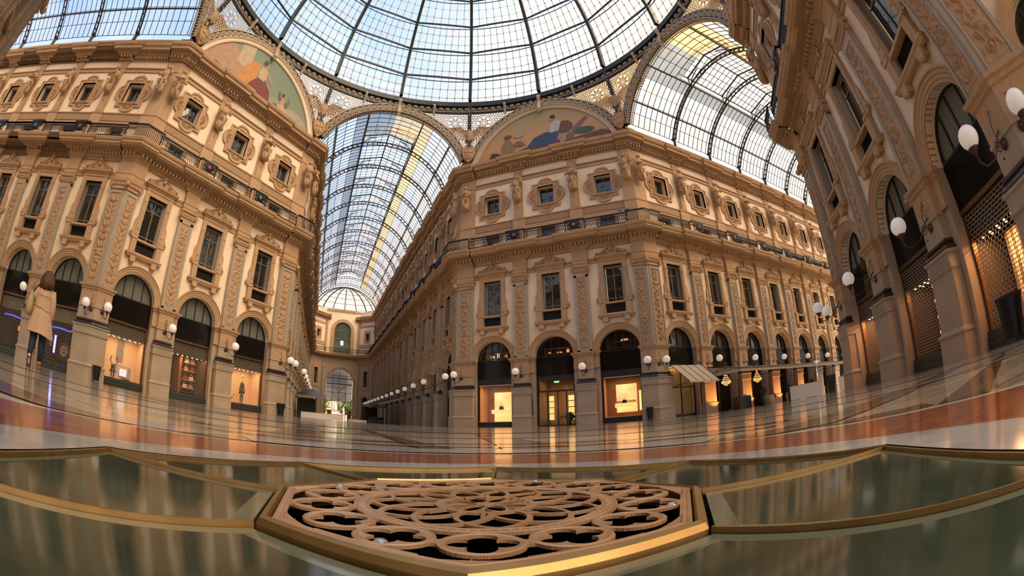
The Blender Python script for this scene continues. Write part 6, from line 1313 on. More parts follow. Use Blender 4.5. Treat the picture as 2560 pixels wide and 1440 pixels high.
    P = [Vector((-6.6, -2.7)), Vector((-3.45, -1.1)), Vector((3.45, -1.1)), Vector((6.6, -2.7))]
    for a, c in zip(P[:-1], P[1:]):
        t.bar((a.x, a.y, 15.6), (c.x, c.y, 15.6), .07, .07); t.bar((a.x, a.y, 14.95), (c.x, c.y, 14.95), .05, .05)
        for i in range(26): p = a.lerp(c, i / 26); t.bar((p.x, p.y, 14.85), (p.x, p.y, 15.6), .06, .06, up=(1, 0, 0))
    t.build('rail_bars', M_ironb, rr)
    # half dome of glass
    g = empty('glass_apse', M, 'small glazed half dome closing the far end of the vault', 'glass roof'); rb = MB(); gl = MB(); n = 8; Rr = 6.9
    def Q(i, j): a = pi * i / n + pi; ph = (24 + 66 * j / 6) * D2R; return (Rr * math.cos(ph) / math.cos(24 * D2R) * math.cos(a), 3.4 * -1 - Rr * math.cos(ph) * math.sin(a) * -.45 * -1 * 0 + .45 * Rr * math.cos(ph) * (1 if True else 0) * abs(math.sin(a)) , ZC + 7.45 * math.sin(ph))
    for i in range(n + 1):
        for j in range(6):
            rb.bar(Q(i, j), Q(i, j + 1), .16 if i % 2 == 0 else .06, .2)
            if i < n: gl.raw([Q(i, j), Q(i + 1, j), Q(i + 1, j + 1), Q(i, j + 1)], [(0, 1, 2, 3)]); rb.bar(Q(i, j), Q(i + 1, j), .06, .06)
    rb.build('rib', M_iron, g); gl.build('glazing', M_panecream, g)
    # scaffold with white sheeting in the gate, wooden hoarding boards
    s = empty('scaffold', M, 'tube scaffold with white sheeting filling the gate arch', 'scaffold'); t = MB()
    for x in (-2.8, -1.5, 0, 1.5, 2.8): t.tube([(x, 2.2, 0), (x, 2.2, 11)], .05, 5)
    for z in (2.2, 4.3, 6.2, 8.2, 10.0): t.tube([(-2.9, 2.2, z), (2.9, 2.2, z)], .05, 5)
    for x0, x1, z0, z1 in ((-1.5, 0, 8.2, 6.2), (0, 1.5, 6.2, 8.2), (-1.5, 0, 6.2, 4.3), (0, 1.5, 4.3, 6.2)): t.tube([(x0, 2.2, z0), (x1, 2.2, z1)], .04, 5)
    t.build('tube_frame', M_iron, s); MB().box(-2.9, 2.9, 2.1, 2.3, 7.95, 8.15).box(-2.9, 2.9, 2.1, 2.3, 9.3, 9.5).build('walkway_board', M_plinth, s)
    MB().box(-2.9, 2.9, 3.0, 3.02, 4.3, 11.5).build('white_sheeting', mat('white_scaffold_sheet', (.75, .78, .85), .8, var=.12, vscale=.6), s)
    for x in (-2.5, 2.0): tag(MB().box(x, x + .9, 1.9, 2.0, 0, 2.2).build('hoarding_board', M_bronzef), 'brown hoarding board at the %s foot of the gate' % ('left' if x < 0 else 'right'), 'board').matrix_world = M
    # square beyond: statue, trees
    m = empty('monument', Matrix.Translation((XE - .2, YE + 26, 0)), 'white marble monument of a standing figure on a plinth beyond the gate', 'monument'); MB().taper((0, 0), 2.6, 2.6, 2.2, 2.2, 0, 2.2).build('plinth', M_white, m)
    f = MB(); body_loft(f, [(2.2, 0, 0, .6, .5, .1), (3.0, 0, 0, .55, .45, .1), (4.0, 0, 0, .5, .4, .05), (4.6, 0, 0, .3, .25, 0), (4.8, 0, 0, .15, .15, 0)], 12); f.ball((0, 0, 5.1), .28, 8, 6); f.build('figure', M_white, m); 
    m2 = empty('monument_side_figure', Matrix.Translation((XE + 2.0, YE + 24, 0)), 'smaller white statue standing right of the monument', 'statue'); f = MB(); f.taper((0, 0), .9, .9, .8, .8, 0, 1.4); body_loft(f, [(1.4, 0, 0, .35, .3, .1), (2.6, 0, 0, .32, .28, .05), (3.1, 0, 0, .18, .16, 0)], 12); f.ball((0, 0, 3.4), .2, 8, 6); f.build('figure', M_white, m2)
    for i, (x, y, h_, w_) in enumerate(((-4.0, 30, 7.5, 2.6), (2.6, 32, 7, 2.8), (5.0, 31, 6.4, 2.6), (-7.5, 33, 7, 3))):
        t = empty('tree', Matrix.Translation((XE + x, YE + y, 0)), ['leafy tree left of the monument beyond the gate', 'bright leafy tree just right of the monument', 'leafy tree farther right beyond the gate', 'dense tree at the far left beyond the gate'][i], 'tree', 'trees beyond the gate'); MB().tube([(0, 0, 0), (.1, 0, h_ * .5)], [.22, .12], 6).build('trunk', M_plinth, t)
        lf = MB(); 
        for q in range(260): a = random.random() * 2 * pi; u = random.random(); rr_ = w_ * math.sqrt(random.random()); zz = h_ * .25 + (h_ * .75) * u; k = math.sin(pi * min(1, u * .9 + .08)); lf.ball((rr_ * k * math.cos(a), rr_ * k * math.sin(a), zz), (.3, .3, .2), 5, 3)
        lf.build('crown', [MATS.get('leaf') or mat('leaf', (.16, .26, .05), .7, var=.35, vscale=2)], t)
far_end()
sq = MB().box(-40, 40, 130, 131, 0, 14); sq.build('wall_square_houses', mat('far_house_plaster', (.6, .5, .4), .8), kind='structure', label='pale houses across the square')

# ------------------------------------------------------------------ litter bins, barriers, awnings, plants, kiosks
def bin_(x, y, wd, s=1.0, rot=0):
    r = empty('litter_bin', Matrix.Translation((x, y, 0)) @ RZ(rot), 'black slatted tapered litter bin ' + wd, 'bin', 'black litter bins'); b = MB().taper((0, 0), .3 * s, .3 * s, .46 * s, .46 * s, .1 * s, .84 * s)
    for i in range(9):
        t = (i - 4) / 4.2
        for q, w in ((0, 1), (1, 1), (2, 1), (3, 1)):
            R_ = RZ(q * pi / 2); p0 = R_ @ Vector((t * .15 * s, -.155 * s, .1 * s)); p1 = R_ @ Vector((t * .23 * s, -.235 * s, .86 * s)); b.bar(p0, p1, .022 * s, .022 * s)
    b.build('bin_body', M_black, r); MB().taper((0, 0), .5 * s, .5 * s, .5 * s, .5 * s, .84 * s, .9 * s).build('top_rim', M_black, r); MB().taper((0, 0), .4 * s, .4 * s, .32 * s, .32 * s, 0, .1 * s).build('foot', M_black, r)
def onw(V, d, L, out):   # point near a wall: V + d*L + out*normal (right-hand normal)
    d = Vector(d); nn = Vector((d.y, -d.x)); return V + d * L + nn * out
for V, d, L, wd in ((V1, U(45), .45, 'against the corner pier behind the walking woman'), (V2, -U(45), .4, 'against the corner pier left of the long arcade'), (V4, -U(135), .5, 'against the corner pier beside the curtained arch'), (V6, -U(225), .9, 'at the near right corner pier, largest in view')):
    if V is V6: M6 = facM(135, 5.75, .75); bin_(M6.translation.x, M6.translation.y, wd, 1.15, -pi / 4); continue
    p = onw(V, d if d == U(45) else d, L, .75 if d == U(45) else -.75); bin_(p.x, p.y, wd, 1.0, math.atan2(d[1], d[0]))
p = V5 + U(315) * .9 + U(270) * 1.2 * .3; bin_(23.9, -3.35, 'in front of the white barrier by the cafe arcade mouth', 1.28, .5)
def board(name, P, h, label, z0=.03, m=None):
    r = empty(name, Matrix.Translation((P[0][0], P[0][1], 0)), label, 'barrier', 'low white barriers'); b = MB(); b.sweep([(p[0] - P[0][0], p[1] - P[0][1]) for p in P], [(-.03, z0), (.03, z0), (.03, h), (-.03, h), (-.03, z0)]); b.build('panel', m or M_white, r)
    c = MB().sweep([(p[0] - P[0][0], p[1] - P[0][1]) for p in P], [(-.04, h), (.04, h), (.04, h + .03), (-.04, h + .03), (-.04, h)]); c.build('top_edge', M_gold, r)
n = 14; board('barrier', [(-5.75 + 3.95 * i / n, 25.6 - .5 * math.sin(pi * i / n)) for i in range(n + 1)], .58, 'low curved white barrier before the dark kiosk in the long arcade')
board('barrier', [(-.9 + 2.1 * i / n, 34.5 - .4 * math.sin(pi * i / n)) for i in range(n + 1)], .3, 'low curved white barrier farther right in the long arcade')
# positions in the cafe arcade, in front of its north wall (y = 7.456)
YW = V4.y
board('barrier', [(22.4, -.9), (23.45, -2.85)], .9, 'tall white barrier board standing before the cafe terrace')
board('barrier', [(24.3, -3.75), (24.8, -4.7)], .9, 'short end piece of white barrier right of the big bin')
def awning():
    r = empty('cafe_awning', Matrix.Translation((23, YW - .6, 0)), 'long beige canvas awning with scalloped valance over the cafe terrace', 'awning'); x0, x1, o, zt, zb = 0, 22, -3.3, 3.55, 2.95
    b = MB(); b.raw([(x0, 0, zt), (x1, 0, zt), (x1, o, zb), (x0, o, zb), (x0, 0, zt - .03), (x1, 0, zt - .03), (x1, o, zb - .03), (x0, o, zb - .03)], [(0, 1, 2, 3), (7, 6, 5, 4), (0, 3, 7, 4)]); b.build('canvas_roof', M_canvas, r)
    s = MB()
    for i in range(12): x = x0 + 2 * i; s.bar((x, 0, zt + .02), (x, o, zb + .02), .05, .02)
    s.bar((x0, o, zb), (x1, o, zb), .06, .09); s.bar((x0, 0, zt), (x0, o, zb), .05, .08); s.build('seam', M_dark, r)
    v = MB()
    def sc(p, q, ln, zlo):
        k = int(ln / .22)
        for i in range(k):
            a = Vector(p).lerp(Vector(q), i / k); c = Vector(p).lerp(Vector(q), (i + 1) / k); m_ = (a + c) / 2
            v.raw([a, c, (c.x, c.y, c.z - .16), (m_.x, m_.y, m_.z - .27), (a.x, a.y, a.z - .16)], [(0, 1, 2, 3, 4)])
    sc((x0, o, zb - .02), (x1, o, zb - .02), x1 - x0, 0); sc((x0, 0, zt - .6), (x0, o, zb - .02), 3.3, 0); v.raw([(x0, 0, zt), (x0, o, zb), (x0, 0, zt - .62)], [(0, 1, 2)]); v.build('valance', M_canvas, r)
    t = MB()
    for y0, y1, z in ((-1.9, -.8, 3.12), (-2.4, -1.35, 2.97), (-1.15, -.2, 3.0)): t.box(-.02, -.005, y0, y1, z, z + .045)
    t.build('printed_lettering', M_dark, r)
    for x in (.3, 7, 14, 21):
        f = MB(); f.bar((x, -.1, 2.7), (x, o, zb - .06), .05, .05); f.build('folding_arm', M_iron, r)
awning()
def awn_small():
    r = empty('window_awning', Matrix.Translation((V4.x + 2.95, YW - .35, 0)), 'short steep beige awning over the yellow curtained arch', 'awning'); b = MB(); b.raw([(-1.75, 0, 3.8), (1.55, 0, 3.8), (1.65, -1.75, 2.4), (-1.65, -1.75, 2.4)], [(0, 1, 2, 3)]); b.raw([(-1.75, 0, 3.77), (1.55, 0, 3.77), (1.65, -1.75, 2.37), (-1.65, -1.75, 2.37)], [(3, 2, 1, 0)]); b.raw([(-1.65, -1.75, 2.4), (1.65, -1.75, 2.4), (1.65, -1.75, 2.3), (-1.65, -1.75, 2.3)], [(0, 1, 2, 3)]); b.build('canvas', M_canvas, r)
    s = MB(); [s.bar((-1.72 + .82 * i, 0, 3.82), (-1.65 + .82 * i, -1.75, 2.42), .02, .02) for i in range(5)]; s.build('seam', M_dark, r); [MB().tube([(q, -.1, 2.25), (q, -1.7, 2.4)], .02, 5).build('arm', M_iron, r) for q in (-1.5, 1.5)]
awn_small()
# uplights that graze the cafe piers, the orange glow on them
for i in range(4):
    x = V4.x + RP_[i]; r = empty('floor_uplight', Matrix.Translation((x + .85, YW - 1.5, 0)), 'small floor uplight glowing at the foot of the %s cafe pier' % nth(i), 'lamp', 'uplights at the cafe piers'); MB().box(-.09, .09, -.07, .07, 0, .1).build('housing', M_black, r); MB().raw([(-.06, .0, .101), (.06, .0, .101), (.06, .06, .101), (-.06, .06, .101)], [(0, 1, 2, 3)]).build('lens', M_spot, r)
    l = bpy.data.lights.new('uplight_beam', 'SPOT'); l.energy = 420; l.color = (1, .36, .08); l.spot_size = 1.25; l.spot_blend = .7; l.shadow_soft_size = .05; o = bpy.data.objects.new('uplight_beam', l); COL.objects.link(o); o.location = (x + .85, YW - 1.45, .14); o.rotation_euler = Vector((-.62, .75, 1.15)).to_track_quat('-Z', 'Y').to_euler()
def chandelier(x, y, z, wd):
    r = empty('chandelier', Matrix.Translation((x, y, z)), 'glittering amber crystal chandelier ' + wd, 'chandelier', 'cafe chandeliers'); b = MB(); b.tube([(0, 0, .75), (0, 0, 3.34 - z)], .012, 4)
    f = MB()
    for zz, rr, k in ((.7, .06, 5), (.55, .12, 8), (.4, .18, 11), (.25, .26, 16), (.1, .34, 20), (0, .36, 22), (-.1, .24, 14), (-.2, .1, 6)):
        for i in range(k): a = 2 * pi * i / k + zz; f.ball((rr * math.cos(a), rr * math.sin(a), zz), (.022, .022, .035), 5, 3)
        b.tube([(rr * math.cos(a), rr * math.sin(a), zz) for a in np.linspace(0, 2 * pi, 13)[:-1]], .01, 4, closed=True, sm=False)
    b.build('frame', M_gold, r); f.build('crystals', emat('crystal_glow', (1, .42, .12), 2.4), r, kind='stuff')
chandelier(V4.x + 5.6, YW - 1.9, 2.15, 'under the left end of the long awning'); chandelier(V4.x + 9.9, YW - 1.9, 2.2, 'under the middle of the long awning')
def topiary(x, y, wd):
    r = empty('potted_bush', Matrix.Translation((x, y, 0)), 'clipped oval bush in a grey conical pot ' + wd, 'plant', 'cafe terrace bushes'); MB().lathe([(0, 0), (.16, 0), (.24, .8), (.22, .82), (0, .78)], n=16).build('pot', M_iron, r); b = MB()
    for i in range(140): a = random.random() * 2 * pi; u = random.random(); q = math.sin(pi * u) * .27; b.ball((q * math.cos(a), q * math.sin(a), .8 + .75 * u), (.07, .07, .06), 5, 3)
    b.build('foliage', M_greenlf, r)
for i, (x, y) in enumerate(((27.2, 4.6), (29.6, 3.4), (31.6, 2.2))): topiary(x, y, ['nearest the lit pier', 'in the middle of the three bushes', 'nearest the chrome post'][i])
def post(x, y):
    r = empty('terrace_heater_post', Matrix.Translation((x, y, 0)), 'chrome post with a rounded twin head behind the white barrier', 'post'); mc = mat('chrome', (.7, .7, .7), .12, metal=1, var=0); MB().tube([(0, 0, 0), (0, 0, 2.0)], .055, 10).build('pole', mc, r); h = MB(); h.ball((-.1, 0, 2.15), (.17, .14, .14), 10, 8); h.ball((.12, 0, 2.22), (.17, .14, .12), 10, 8); h.tube([(-.24, 0, 1.9), (-.28, 0, 2.1), (0, 0, 2.0), (.28, 0, 2.15), (.24, 0, 1.9)], .03, 6); h.build('head', mc, r)
post(24.1, -2.2)
t = empty('serving_counter', Matrix.Translation((V4.x + 7.9, YW - 1.6, 0)), 'black draped counter with a napkin pile under the awning', 'table'); MB().box(-.8, .8, -.35, .35, 0, 1.0).build('drape', M_black, t); nb = MB(); nb.ball((.3, 0, 1.02), (.35, .2, .14), 12, 6); nb.build('napkin_pile', M_white, t)
for i, (x, y) in enumerate(((V4.x + 10.6, YW - 2.6), (V4.x + 14.2, YW - 2.4))):
    t = empty('cafe_table', Matrix.Translation((x, y, 0)), 'small round cafe table with a long cloth, %s under the awning' % ['beside the second chandelier', 'beside the third lit pier'][i], 'table', 'cafe tables'); b = MB(); R_ = []
    for z, q in ((.02, .36), (.74, .34), (.76, .33)): R_.append([(q * (1 + .06 * math.cos(11 * a) * (z < .5)) * math.cos(a), q * (1 + .06 * math.cos(11 * a) * (z < .5)) * math.sin(a), z) for a in np.linspace(0, 2 * pi, 45)[:-1]])
    b.loft(R_); b.build('cloth', M_canvas, t)
    c = empty('cafe_chair', Matrix.Translation((x + .55, y + .1, 0)), 'dark rounded cafe chair beside the cloth-covered table, %s' % ['near the second chandelier', 'near the third lit pier'][i], 'chair', 'cafe chairs'); MB().box(-.2, .2, -.2, .2, .43, .48).build('seat', M_plinth, c); bk = MB(); bk.tube([(.2, .2 * math.cos(a) * 1, .5 + .42 * math.sin(a)) for a in np.linspace(0, pi, 10)], .03, 6); bk.box(.18, .22, -.17, .17, .55, .8); bk.build('backrest', M_plinth, c)
    for sx in (-.18, .18):
        for sy in (-.18, .18): MB().tube([(sx, sy, 0), (sx, sy, .44)], .018, 5).build('leg', M_plinth, c)
def kiosk(x0, x1, y, h, wd, ridge):
    cx = (x0 + x1) / 2; r = empty('kiosk', Matrix.Translation((cx, y, 0)), 'dark roofed cafe kiosk ' + wd, 'kiosk', 'arcade kiosks'); w = (x1 - x0) / 2; b = MB(); d = 2.0
    V = [(-w, -d, h), (w, -d, h), (w, d, h), (-w, d, h), (-w * .2, 0, ridge), (w * .2, 0, ridge)]; b.raw(V, [(0, 1, 5, 4), (2, 3, 4, 5), (1, 2, 5), (3, 0, 4), (0, 3, 2, 1)]); b.build('roof', M_dark, r); v = MB()
    for (p, q) in (((-w, -d), (w, -d)), ((w, -d), (w, d)), ((-w, d), (-w, -d))):
        k = int((Vector(q) - Vector(p)).length / .25)
        for i in range(k): a = Vector(p).lerp(Vector(q), i / k); c = Vector(p).lerp(Vector(q), (i + 1) / k); m_ = (a + c) / 2; v.raw([(a.x, a.y, h), (c.x, c.y, h), (c.x, c.y, h - .12), (m_.x, m_.y, h - .22), (a.x, a.y, h - .12)], [(0, 1, 2, 3, 4)])
    v.build('valance', M_plinth, r)
    for sx in (-w + .12, w - .12):
        for sy in (-d + .1, d - .1): MB().tube([(sx, sy, 0), (sx, sy, h)], .05, 6).build('post', M_bronzef, r)
    MB().box(-w + .3, w * .3, 0, d - .2, 0, h - .2).build('counter', M_shopdark, r)
kiosk(-6.75, -3.55, 31.5, 2.3, 'by the left wall of the long arcade', 3.1); kiosk(2.2, 5.6, 52, 2.6, 'under the right wall of the long arcade', 3.2)
t = empty('folded_awning', Matrix.Translation((6.0, 38, 0)), 'pale canvas awning edge slanting out from the right wall of the long arcade', 'awning'); MB().bar((0, 0, 3.3), (-2.6, 4, 2.6), .12, .14).build('front_bar', M_canvas, t); MB().raw([(0, 0, 3.35), (-2.6, 4, 2.7), (-2.6, 12, 2.7), (0, 12, 3.35)], [(0, 1, 2, 3)]).build('canvas', M_canvas, t)
for i in range(3):
    t = empty('terrace_planter', Matrix.Translation((3.2 + .5 * i, 44 + 3 * i, 0)), 'dark planter box with low hedge, %s along the right terrace of the long arcade' % nth(i), 'planter', 'terrace planters'); MB().box(-.9, .9, -.3, .3, 0, .55).build('box', M_black, t); b = MB(); [b.ball((random.uniform(-.85, .85), random.uniform(-.2, .2), .55 + random.random() * .25), (.12, .12, .1), 5, 3) for _ in range(60)]; b.build('hedge', M_greenlf, t)
# chains of bare bulbs in the first right-hand arches of the long arcade
for i in range(3):
    x = V3.x + ARMX * 5; T = armframe(90 + rot, V3) @ Matrix.Translation((MBAY[1 + i] , 0, 0)); o = empty('bulb_chain', T, 'vertical chain of glowing bulbs in the %s arch right of the long arcade' % nth(1 + i), 'light chain', 'bulb chains'); MB().tube([(0, .25, 4.9), (0, .25, 6.6)], .01, 4).build('wire', M_black, o); [MB().ball((0, .25, 4.9 + .32 * k), .055, 8, 6).build('bulb', MATS.get('bulb') or MATS.setdefault('bulb', emat('bare_bulb', (1, .62, .35), 7)), o) for k in range(5)]

# ------------------------------------------------------------------ pigeons on the rail over the orange mural facade
for i, t_ in enumerate((6.15, 6.75)):
    M = facM(45, t_, 1.2) @ Matrix.Translation((0, 0, 15.53)) @ RZ(.6); b = MB(); b.ball((0, 0, .08), (.14, .07, .075), 10, 7); b.tube([(.1, 0, .12), (.14, 0, .19)], [.045, .035], 7); b.ball((.15, 0, .215), .04, 8, 6); b.tube([(.18, 0, .212), (.215, 0, .2)], [.012, .003], 5); b.tube([(-.1, 0, .07), (-.26, 0, .04)], [.05, .03], 6); b.tube([(.0, .02, .02), (.0, .02, -.06)], .008, 4); b.tube([(.0, -.02, .02), (.0, -.02, -.06)], .008, 4)
    o = b.build('pigeon', mat('pigeon_grey_%d' % i, (.10, .10, .12), .6)); tag(o, 'grey pigeon perched on the corner balcony rail, the %s one' % ('left' if i == 0 else 'right'), 'pigeon', 'pigeons on the rail'); o.matrix_world = M
# festoon cables strung across the upper left
def cable(p, q, sag, wd):
    p, q = Vector(p), Vector(q); b = MB().tube([p.lerp(q, t) - Vector((0, 0, sag * math.sin(pi * t))) for t in np.linspace(0, 1, 20)], .012, 4, sm=False); tag(b.build('cable', M_wood), wd, 'cable')
cable((-17.2, 6.6, 23.6), (-16.6, 5.8, 15.8), -.4, 'thin cable hanging down the corner pair behind the walking woman'); cable((-23, 6.5, 29), (-18.4, 5.6, 15.7), .3, 'thin cable slanting across the bar arcade wall')
# ------------------------------------------------------------------ woman walking away
def woman():
    M_coat = mat('beige_trench_coat', (.50, .34, .22), .8, var=.14, vscale=5, bump=.3, bscale=18); M_jean = mat('dark_navy_jeans', (.012, .022, .045), .8, var=.2, vscale=10); M_hair = mat('auburn_hair', (.13, .045, .018), .45, var=.5, vscale=30, bump=.8, bscale=60); M_shoe = mat('brown_leather_ankle_shoe', (.26, .12, .055), .45, var=.15); M_bag = mat('khaki_shoulder_bag', (.38, .30, .16), .6, var=.12, vscale=6); M_bagd = mat('dark_bag_trim', (.07, .05, .04), .5, var=0)
    az = math.degrees(math.atan2(-8.95 + 3.33, -9.33 + 16.21)); F_ = 1.0
    M = Matrix.Translation((-8.93, -9.31, 0)) @ RZ(-(az + 6) * D2R)      # local +y: walking direction (away), +x: her right
    r = empty('person', M, 'woman walking away in a beige coat, dark jeans and brown shoes, carrying a bag', 'person')
    def leg(hip, knee, ank, toe, side):
        b = MB(); b.tube([hip, Vector(hip).lerp(Vector(knee), .5), knee, Vector(knee).lerp(Vector(ank), .35), ank], [.118, .108, .078, .074, .054], 12); return b
    # skinned body: one continuous mesh
    V = {}; E_ = []; Rr = []
    pts = [('pelvis', (0, 0, .92), .13), ('waist', (0, .01, 1.08), .105), ('chest', (0, 0, 1.27), .125), ('neckb', (0, .01, 1.41), .06), ('neck', (0, .03, 1.48), .05), ('headc', (0, .045, 1.58), .085), ('headt', (0, .04, 1.65), .07),
           ('shr', (.155, 0, 1.36), .055), ('elr', (.215, -.02, 1.10), .042), ('wrr', (.215, .05, .87), .027), ('par', (.215, .065, .81), .03), ('shl', (-.155, 0, 1.36), .055), ('ell', (-.24, -.02, 1.12), .042), ('wrl', (-.21, .17, 1.2), .027), ('pal', (-.18, .17, 1.27), .03),
           ('hpr', (.09, 0, .86), .1), ('knr', (.10, .07, .48), .058), ('anr', (.10, .02, .10), .035), ('tor', (.105, .15, .03), .03), ('hpl', (-.09, 0, .86), .1), ('knl', (-.10, .02, .49), .058), ('anl', (-.105, -.24, .19), .035), ('tol', (-.105, -.19, .05), .03)]
    ed = [('pelvis', 'waist'), ('waist', 'chest'), ('chest', 'neckb'), ('neckb', 'neck'), ('neck', 'headc'), ('headc', 'headt'), ('chest', 'shr'), ('shr', 'elr'), ('elr', 'wrr'), ('wrr', 'par'), ('chest', 'shl'), ('shl', 'ell'), ('ell', 'wrl'), ('wrl', 'pal'), ('pelvis', 'hpr'), ('hpr', 'knr'), ('knr', 'anr'), ('anr', 'tor'), ('pelvis', 'hpl'), ('hpl', 'knl'), ('knl', 'anl'), ('anl', 'tol')]
    for q in range(4):   # fingers of the hanging right hand and the left hand on the strap
        pts += [('fr%da' % q, (.205 - .0 * q, .05 + .018 * q, .765), .0088), ('fr%db' % q, (.2, .052 + .018 * q, .725 + .006 * abs(q - 1.5)), .008)]; ed += [('par', 'fr%da' % q), ('fr%da' % q, 'fr%db' % q)]
        pts += [('fl%da' % q, (-.165 + .0 * q, .15 + .012 * q, 1.305 + .006 * q), .0088), ('fl%db' % q, (-.14, .12 + .014 * q, 1.31), .008)]; ed += [('pal', 'fl%da' % q), ('fl%da' % q, 'fl%db' % q)]
    pts += [('tr', (.195, .10, .79), .009), ('tl', (-.17, .2, 1.3), .009)]; ed += [('wrr', 'tr'), ('wrl', 'tl')]
    ix = {p[0]: i for i, p in enumerate(pts)}; me = bpy.data.meshes.new('body'); me.from_pydata([p[1] for p in pts], [(ix[a], ix[b]) for a, b in ed], []); o = bpy.data.objects.new('body', me); COL.objects.link(o)
    sk = o.modifiers.new('skin', 'SKIN'); sk.use_smooth_shade = True
    for i, p in enumerate(pts): me.skin_vertices[0].data[i].radius = (p[2], p[2]); me.skin_vertices[0].data[i].use_root = (i == 0)
    o.modifiers.new('sub', 'SUBSURF').levels = 2; o.modifiers['sub'].render_levels = 2
    dg = bpy.context.evaluated_depsgraph_get(); bm = bpy.data.meshes.new_from_object(o.evaluated_get(dg)); o.modifiers.clear(); o.data = bm; bm.materials.clear(); bm.materials.append(M_skin); o.parent = r
    hd = MB(); hd.ball((0, .05, 1.585), (.078, .095, .115), 18, 14); hd.tube([(0, .14, 1.6), (0, .163, 1.565), (0, .15, 1.56)], [.01, .016, .008], 7); hd.box(-.026, .026, .132, .14, 1.522, 1.53, 1)
    for s in (-1, 1): hd.ball((s * .03, .128, 1.6), (.013, .01, .009), 8, 6, 2); hd.ball((s * .08, .04, 1.58), (.014, .022, .032), 8, 6)
    hd.build('face', [M_skin, M_red, M_black], r)
    # jeans
    j = MB(); j.add(leg((.09, 0, .95), (.10, .07, .49), (.10, .02, .13), 0, 1)); j.add(leg((-.09, 0, .95), (-.10, .02, .5), (-.105, -.235, .22), 0, -1)); j.ball((0, 0, .93), (.19, .145, .15), 14, 10); j.build('jeans', M_jean, r)
    def shoe(c, pitch, nm):
        s = MB(); R_ = Matrix.Translation(c) @ Matrix.Rotation(pitch, 4, 'X'); prof = [(-.06, .045, .07, .05), (-.02, .05, .09, .055), (.05, .047, .06, .045), (.11, .048, .045, .035), (.17, .043, .035, .028), (.2, .02, .02, .02)]
        R2 = [[tuple(R_ @ Vector((w * math.cos(a), y, max(-.0, .035 + h * .5 * math.sin(a))))) for a in np.linspace(0, 2 * pi, 17)[:-1]] for y, w, h, _ in prof]; s.loft(R2)
        s.tube([R_ @ Vector((0, -.02, .06)), R_ @ Vector((0, -.02, .14))], [.05, .047], 12); q = MB(); sole = [(-.045, -.07), (.045, -.07), (.05, 0), (.05, .12), (.035, .19), (0, .21), (-.035, .19), (-.05, .12), (-.05, 0)]
        q.raw([tuple(R_ @ Vector((x, y, z))) for z in (-.005, .02) for x, y in sole], [tuple(range(9))[::-1], tuple(range(9, 18))] + [(i, (i + 1) % 9, (i + 1) % 9 + 9, i + 9) for i in range(9)]); o = s.build(nm, M_shoe, r); q.build('sole', M_dark, o)
    shoe((.10, .0, .005), 0, 'shoe'); shoe((-.105, -.235, .115), -1.15, 'shoe')
    # coat: flared loft with back vent, yoke, sleeves, belt
    c = MB(); rings = []
    for z, rx, ry, cy, fo in ((.60, .275, .19, -.01, .07), (.68, .262, .182, -.01, .06), (.80, .238, .17, -.005, .05), (.92, .215, .155, 0, .04), (1.04, .192, .14, .005, .025), (1.12, .186, .135, .005, .02), (1.22, .195, .135, .005, .01), (1.32, .2, .125, .005, 0), (1.38, .165, .105, .01, 0), (1.42, .09, .075, .015, 0), (1.455, .07, .065, .02, 0)):
        rings.append([(rx * (1 + fo * math.cos(8 * a + z * 4)) * math.cos(a) + (.05 * (1 - (z - .6) / .5) if z < 1.1 and math.cos(a) > 0 else 0), cy + ry * (1 + fo * math.sin(7 * a)) * math.sin(a), z + (-.06 * max(0, math.cos(a)) if z < .65 else 0)) for a in np.linspace(0, 2 * pi, 49)[:-1]])
    c.loft(rings, caps=False); co = c.build('coat', M_coat, r)
    MB().tube([(x, -.135 - .0 * x, 1.28 - .03 * math.cos(x * 8)) for x in np.linspace(-.16, .16, 9)], .006, 4).build('yoke_seam', M_coat, co); MB().tube([(.02, -.165, .62), (.0, -.162, .8)], .005, 4).build('vent_seam', M_plinth, co); MB().tube([(-.17, -.06, 1.07), (-.1, -.13, 1.05), (0, -.15, 1.04), (.1, -.13, 1.01), (.2, -.06, .99)], .011, 5).build('waist_seam', M_coat, co)
    col = MB(); col.tube([(.085 * math.cos(a), .02 + .075 * math.sin(a), 1.44 + .01 * math.cos(a)) for a in np.linspace(0, 2 * pi, 17)[:-1]], .024, 7, closed=True); col.build('collar', M_coat, co)
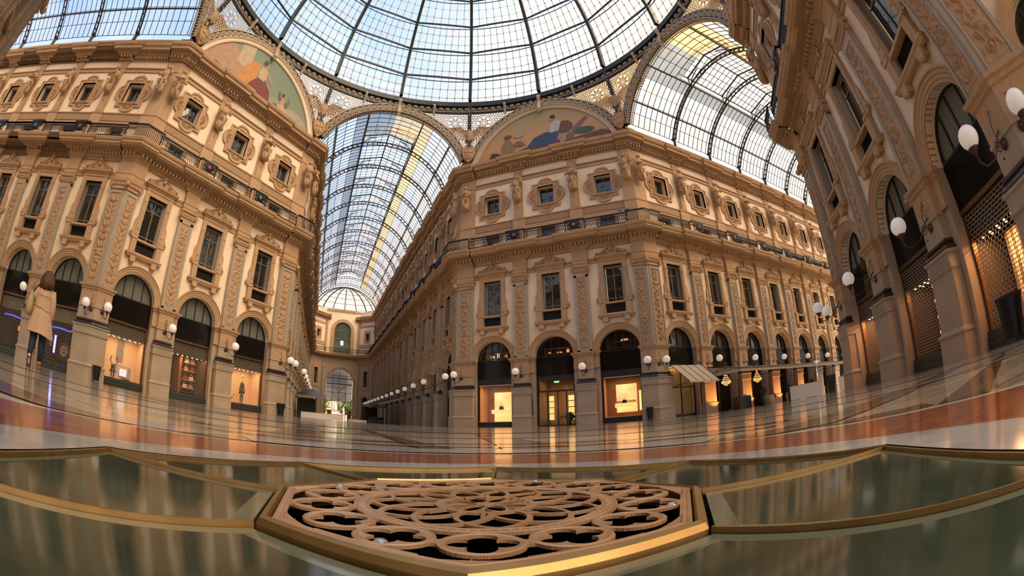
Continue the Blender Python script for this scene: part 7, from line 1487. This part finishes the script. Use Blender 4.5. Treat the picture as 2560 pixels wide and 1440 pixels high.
    for s, P, Rw in ((1, [(.165, 0, 1.37), (.21, -.02, 1.2), (.225, -.02, 1.08), (.222, .03, .96), (.218, .055, .86)], [.07, .068, .062, .056, .052]), (-1, [(-.165, 0, 1.37), (-.22, -.02, 1.24), (-.25, -.02, 1.12), (-.225, .1, 1.17), (-.205, .16, 1.22)], [.07, .068, .062, .054, .05])):
        MB().tube(P, Rw, 12).build('sleeve', M_coat, co); e_ = P[-1]; MB().tube([Vector(P[-2]).lerp(Vector(e_), .55), Vector(P[-2]).lerp(Vector(e_), .72)], Rw[-1] + .008, 12).build('cuff_strap', M_bagd, co)
    MB().raw([(.2, .02, .88), (.31, .0, .62), (.30, -.05, .47), (.24, -.09, .58), (.17, -.1, .8), (.215, .03, .88), (.325, .02, .62), (.312, -.04, .47)], [(0, 1, 2, 3, 4), (5, 6, 7, 3, 4)]).build('coat_flap', M_coat, co)
    # hair
    h = MB(); h.ball((0, .02, 1.605), (.092, .108, .112), 20, 14)
    for i in range(70):
        a = random.uniform(-.1, pi + .1) + pi; x = .1 * math.cos(a); yy = .01 + .1 * math.sin(a); q = random.uniform(.85, 1.12)
        h.tube([(x * .6, yy * .6 + .01, 1.70), (x * 1.1 * q, yy * 1.1, 1.6), (x * 1.35 * q, yy * 1.25 - .01, 1.5), (x * 1.3 * q + random.uniform(-.04, .04), yy * 1.1 - .03, 1.36 + random.random() * .07)], [.02, .024, .026, .008], 6)
    h.build('hair', M_hair, r)
    # bag
    b = empty('shoulder_bag', M, 'khaki slouchy shoulder bag on the woman\'s left side', 'bag'); k = MB(); rg = []
    for z, ry, rx in ((.86, .1, .05), (.9, .15, .085), (1.02, .16, .095), (1.14, .14, .075), (1.24, .1, .045), (1.3, .05, .025)): rg.append([(-.27 - .02 * (1.3 - z) + rx * math.cos(a), -.04 + ry * (1 + .06 * math.sin(5 * a)) * math.sin(a), z) for a in np.linspace(0, 2 * pi, 25)[:-1]])
    k.loft(rg); k.build('bag_body', M_bag, b); MB().tube([(-.27, -.1, 1.24), (-.2, -.09, 1.38), (-.15, 0, 1.44), (-.19, .08, 1.38), (-.27, .04, 1.24)], .014, 6).build('strap', M_bagd, b); MB().tube([(-.3, -.17, .92), (-.35, -.1, .9), (-.36, .04, .9)], .012, 5).build('trim', M_bagd, b)
woman()
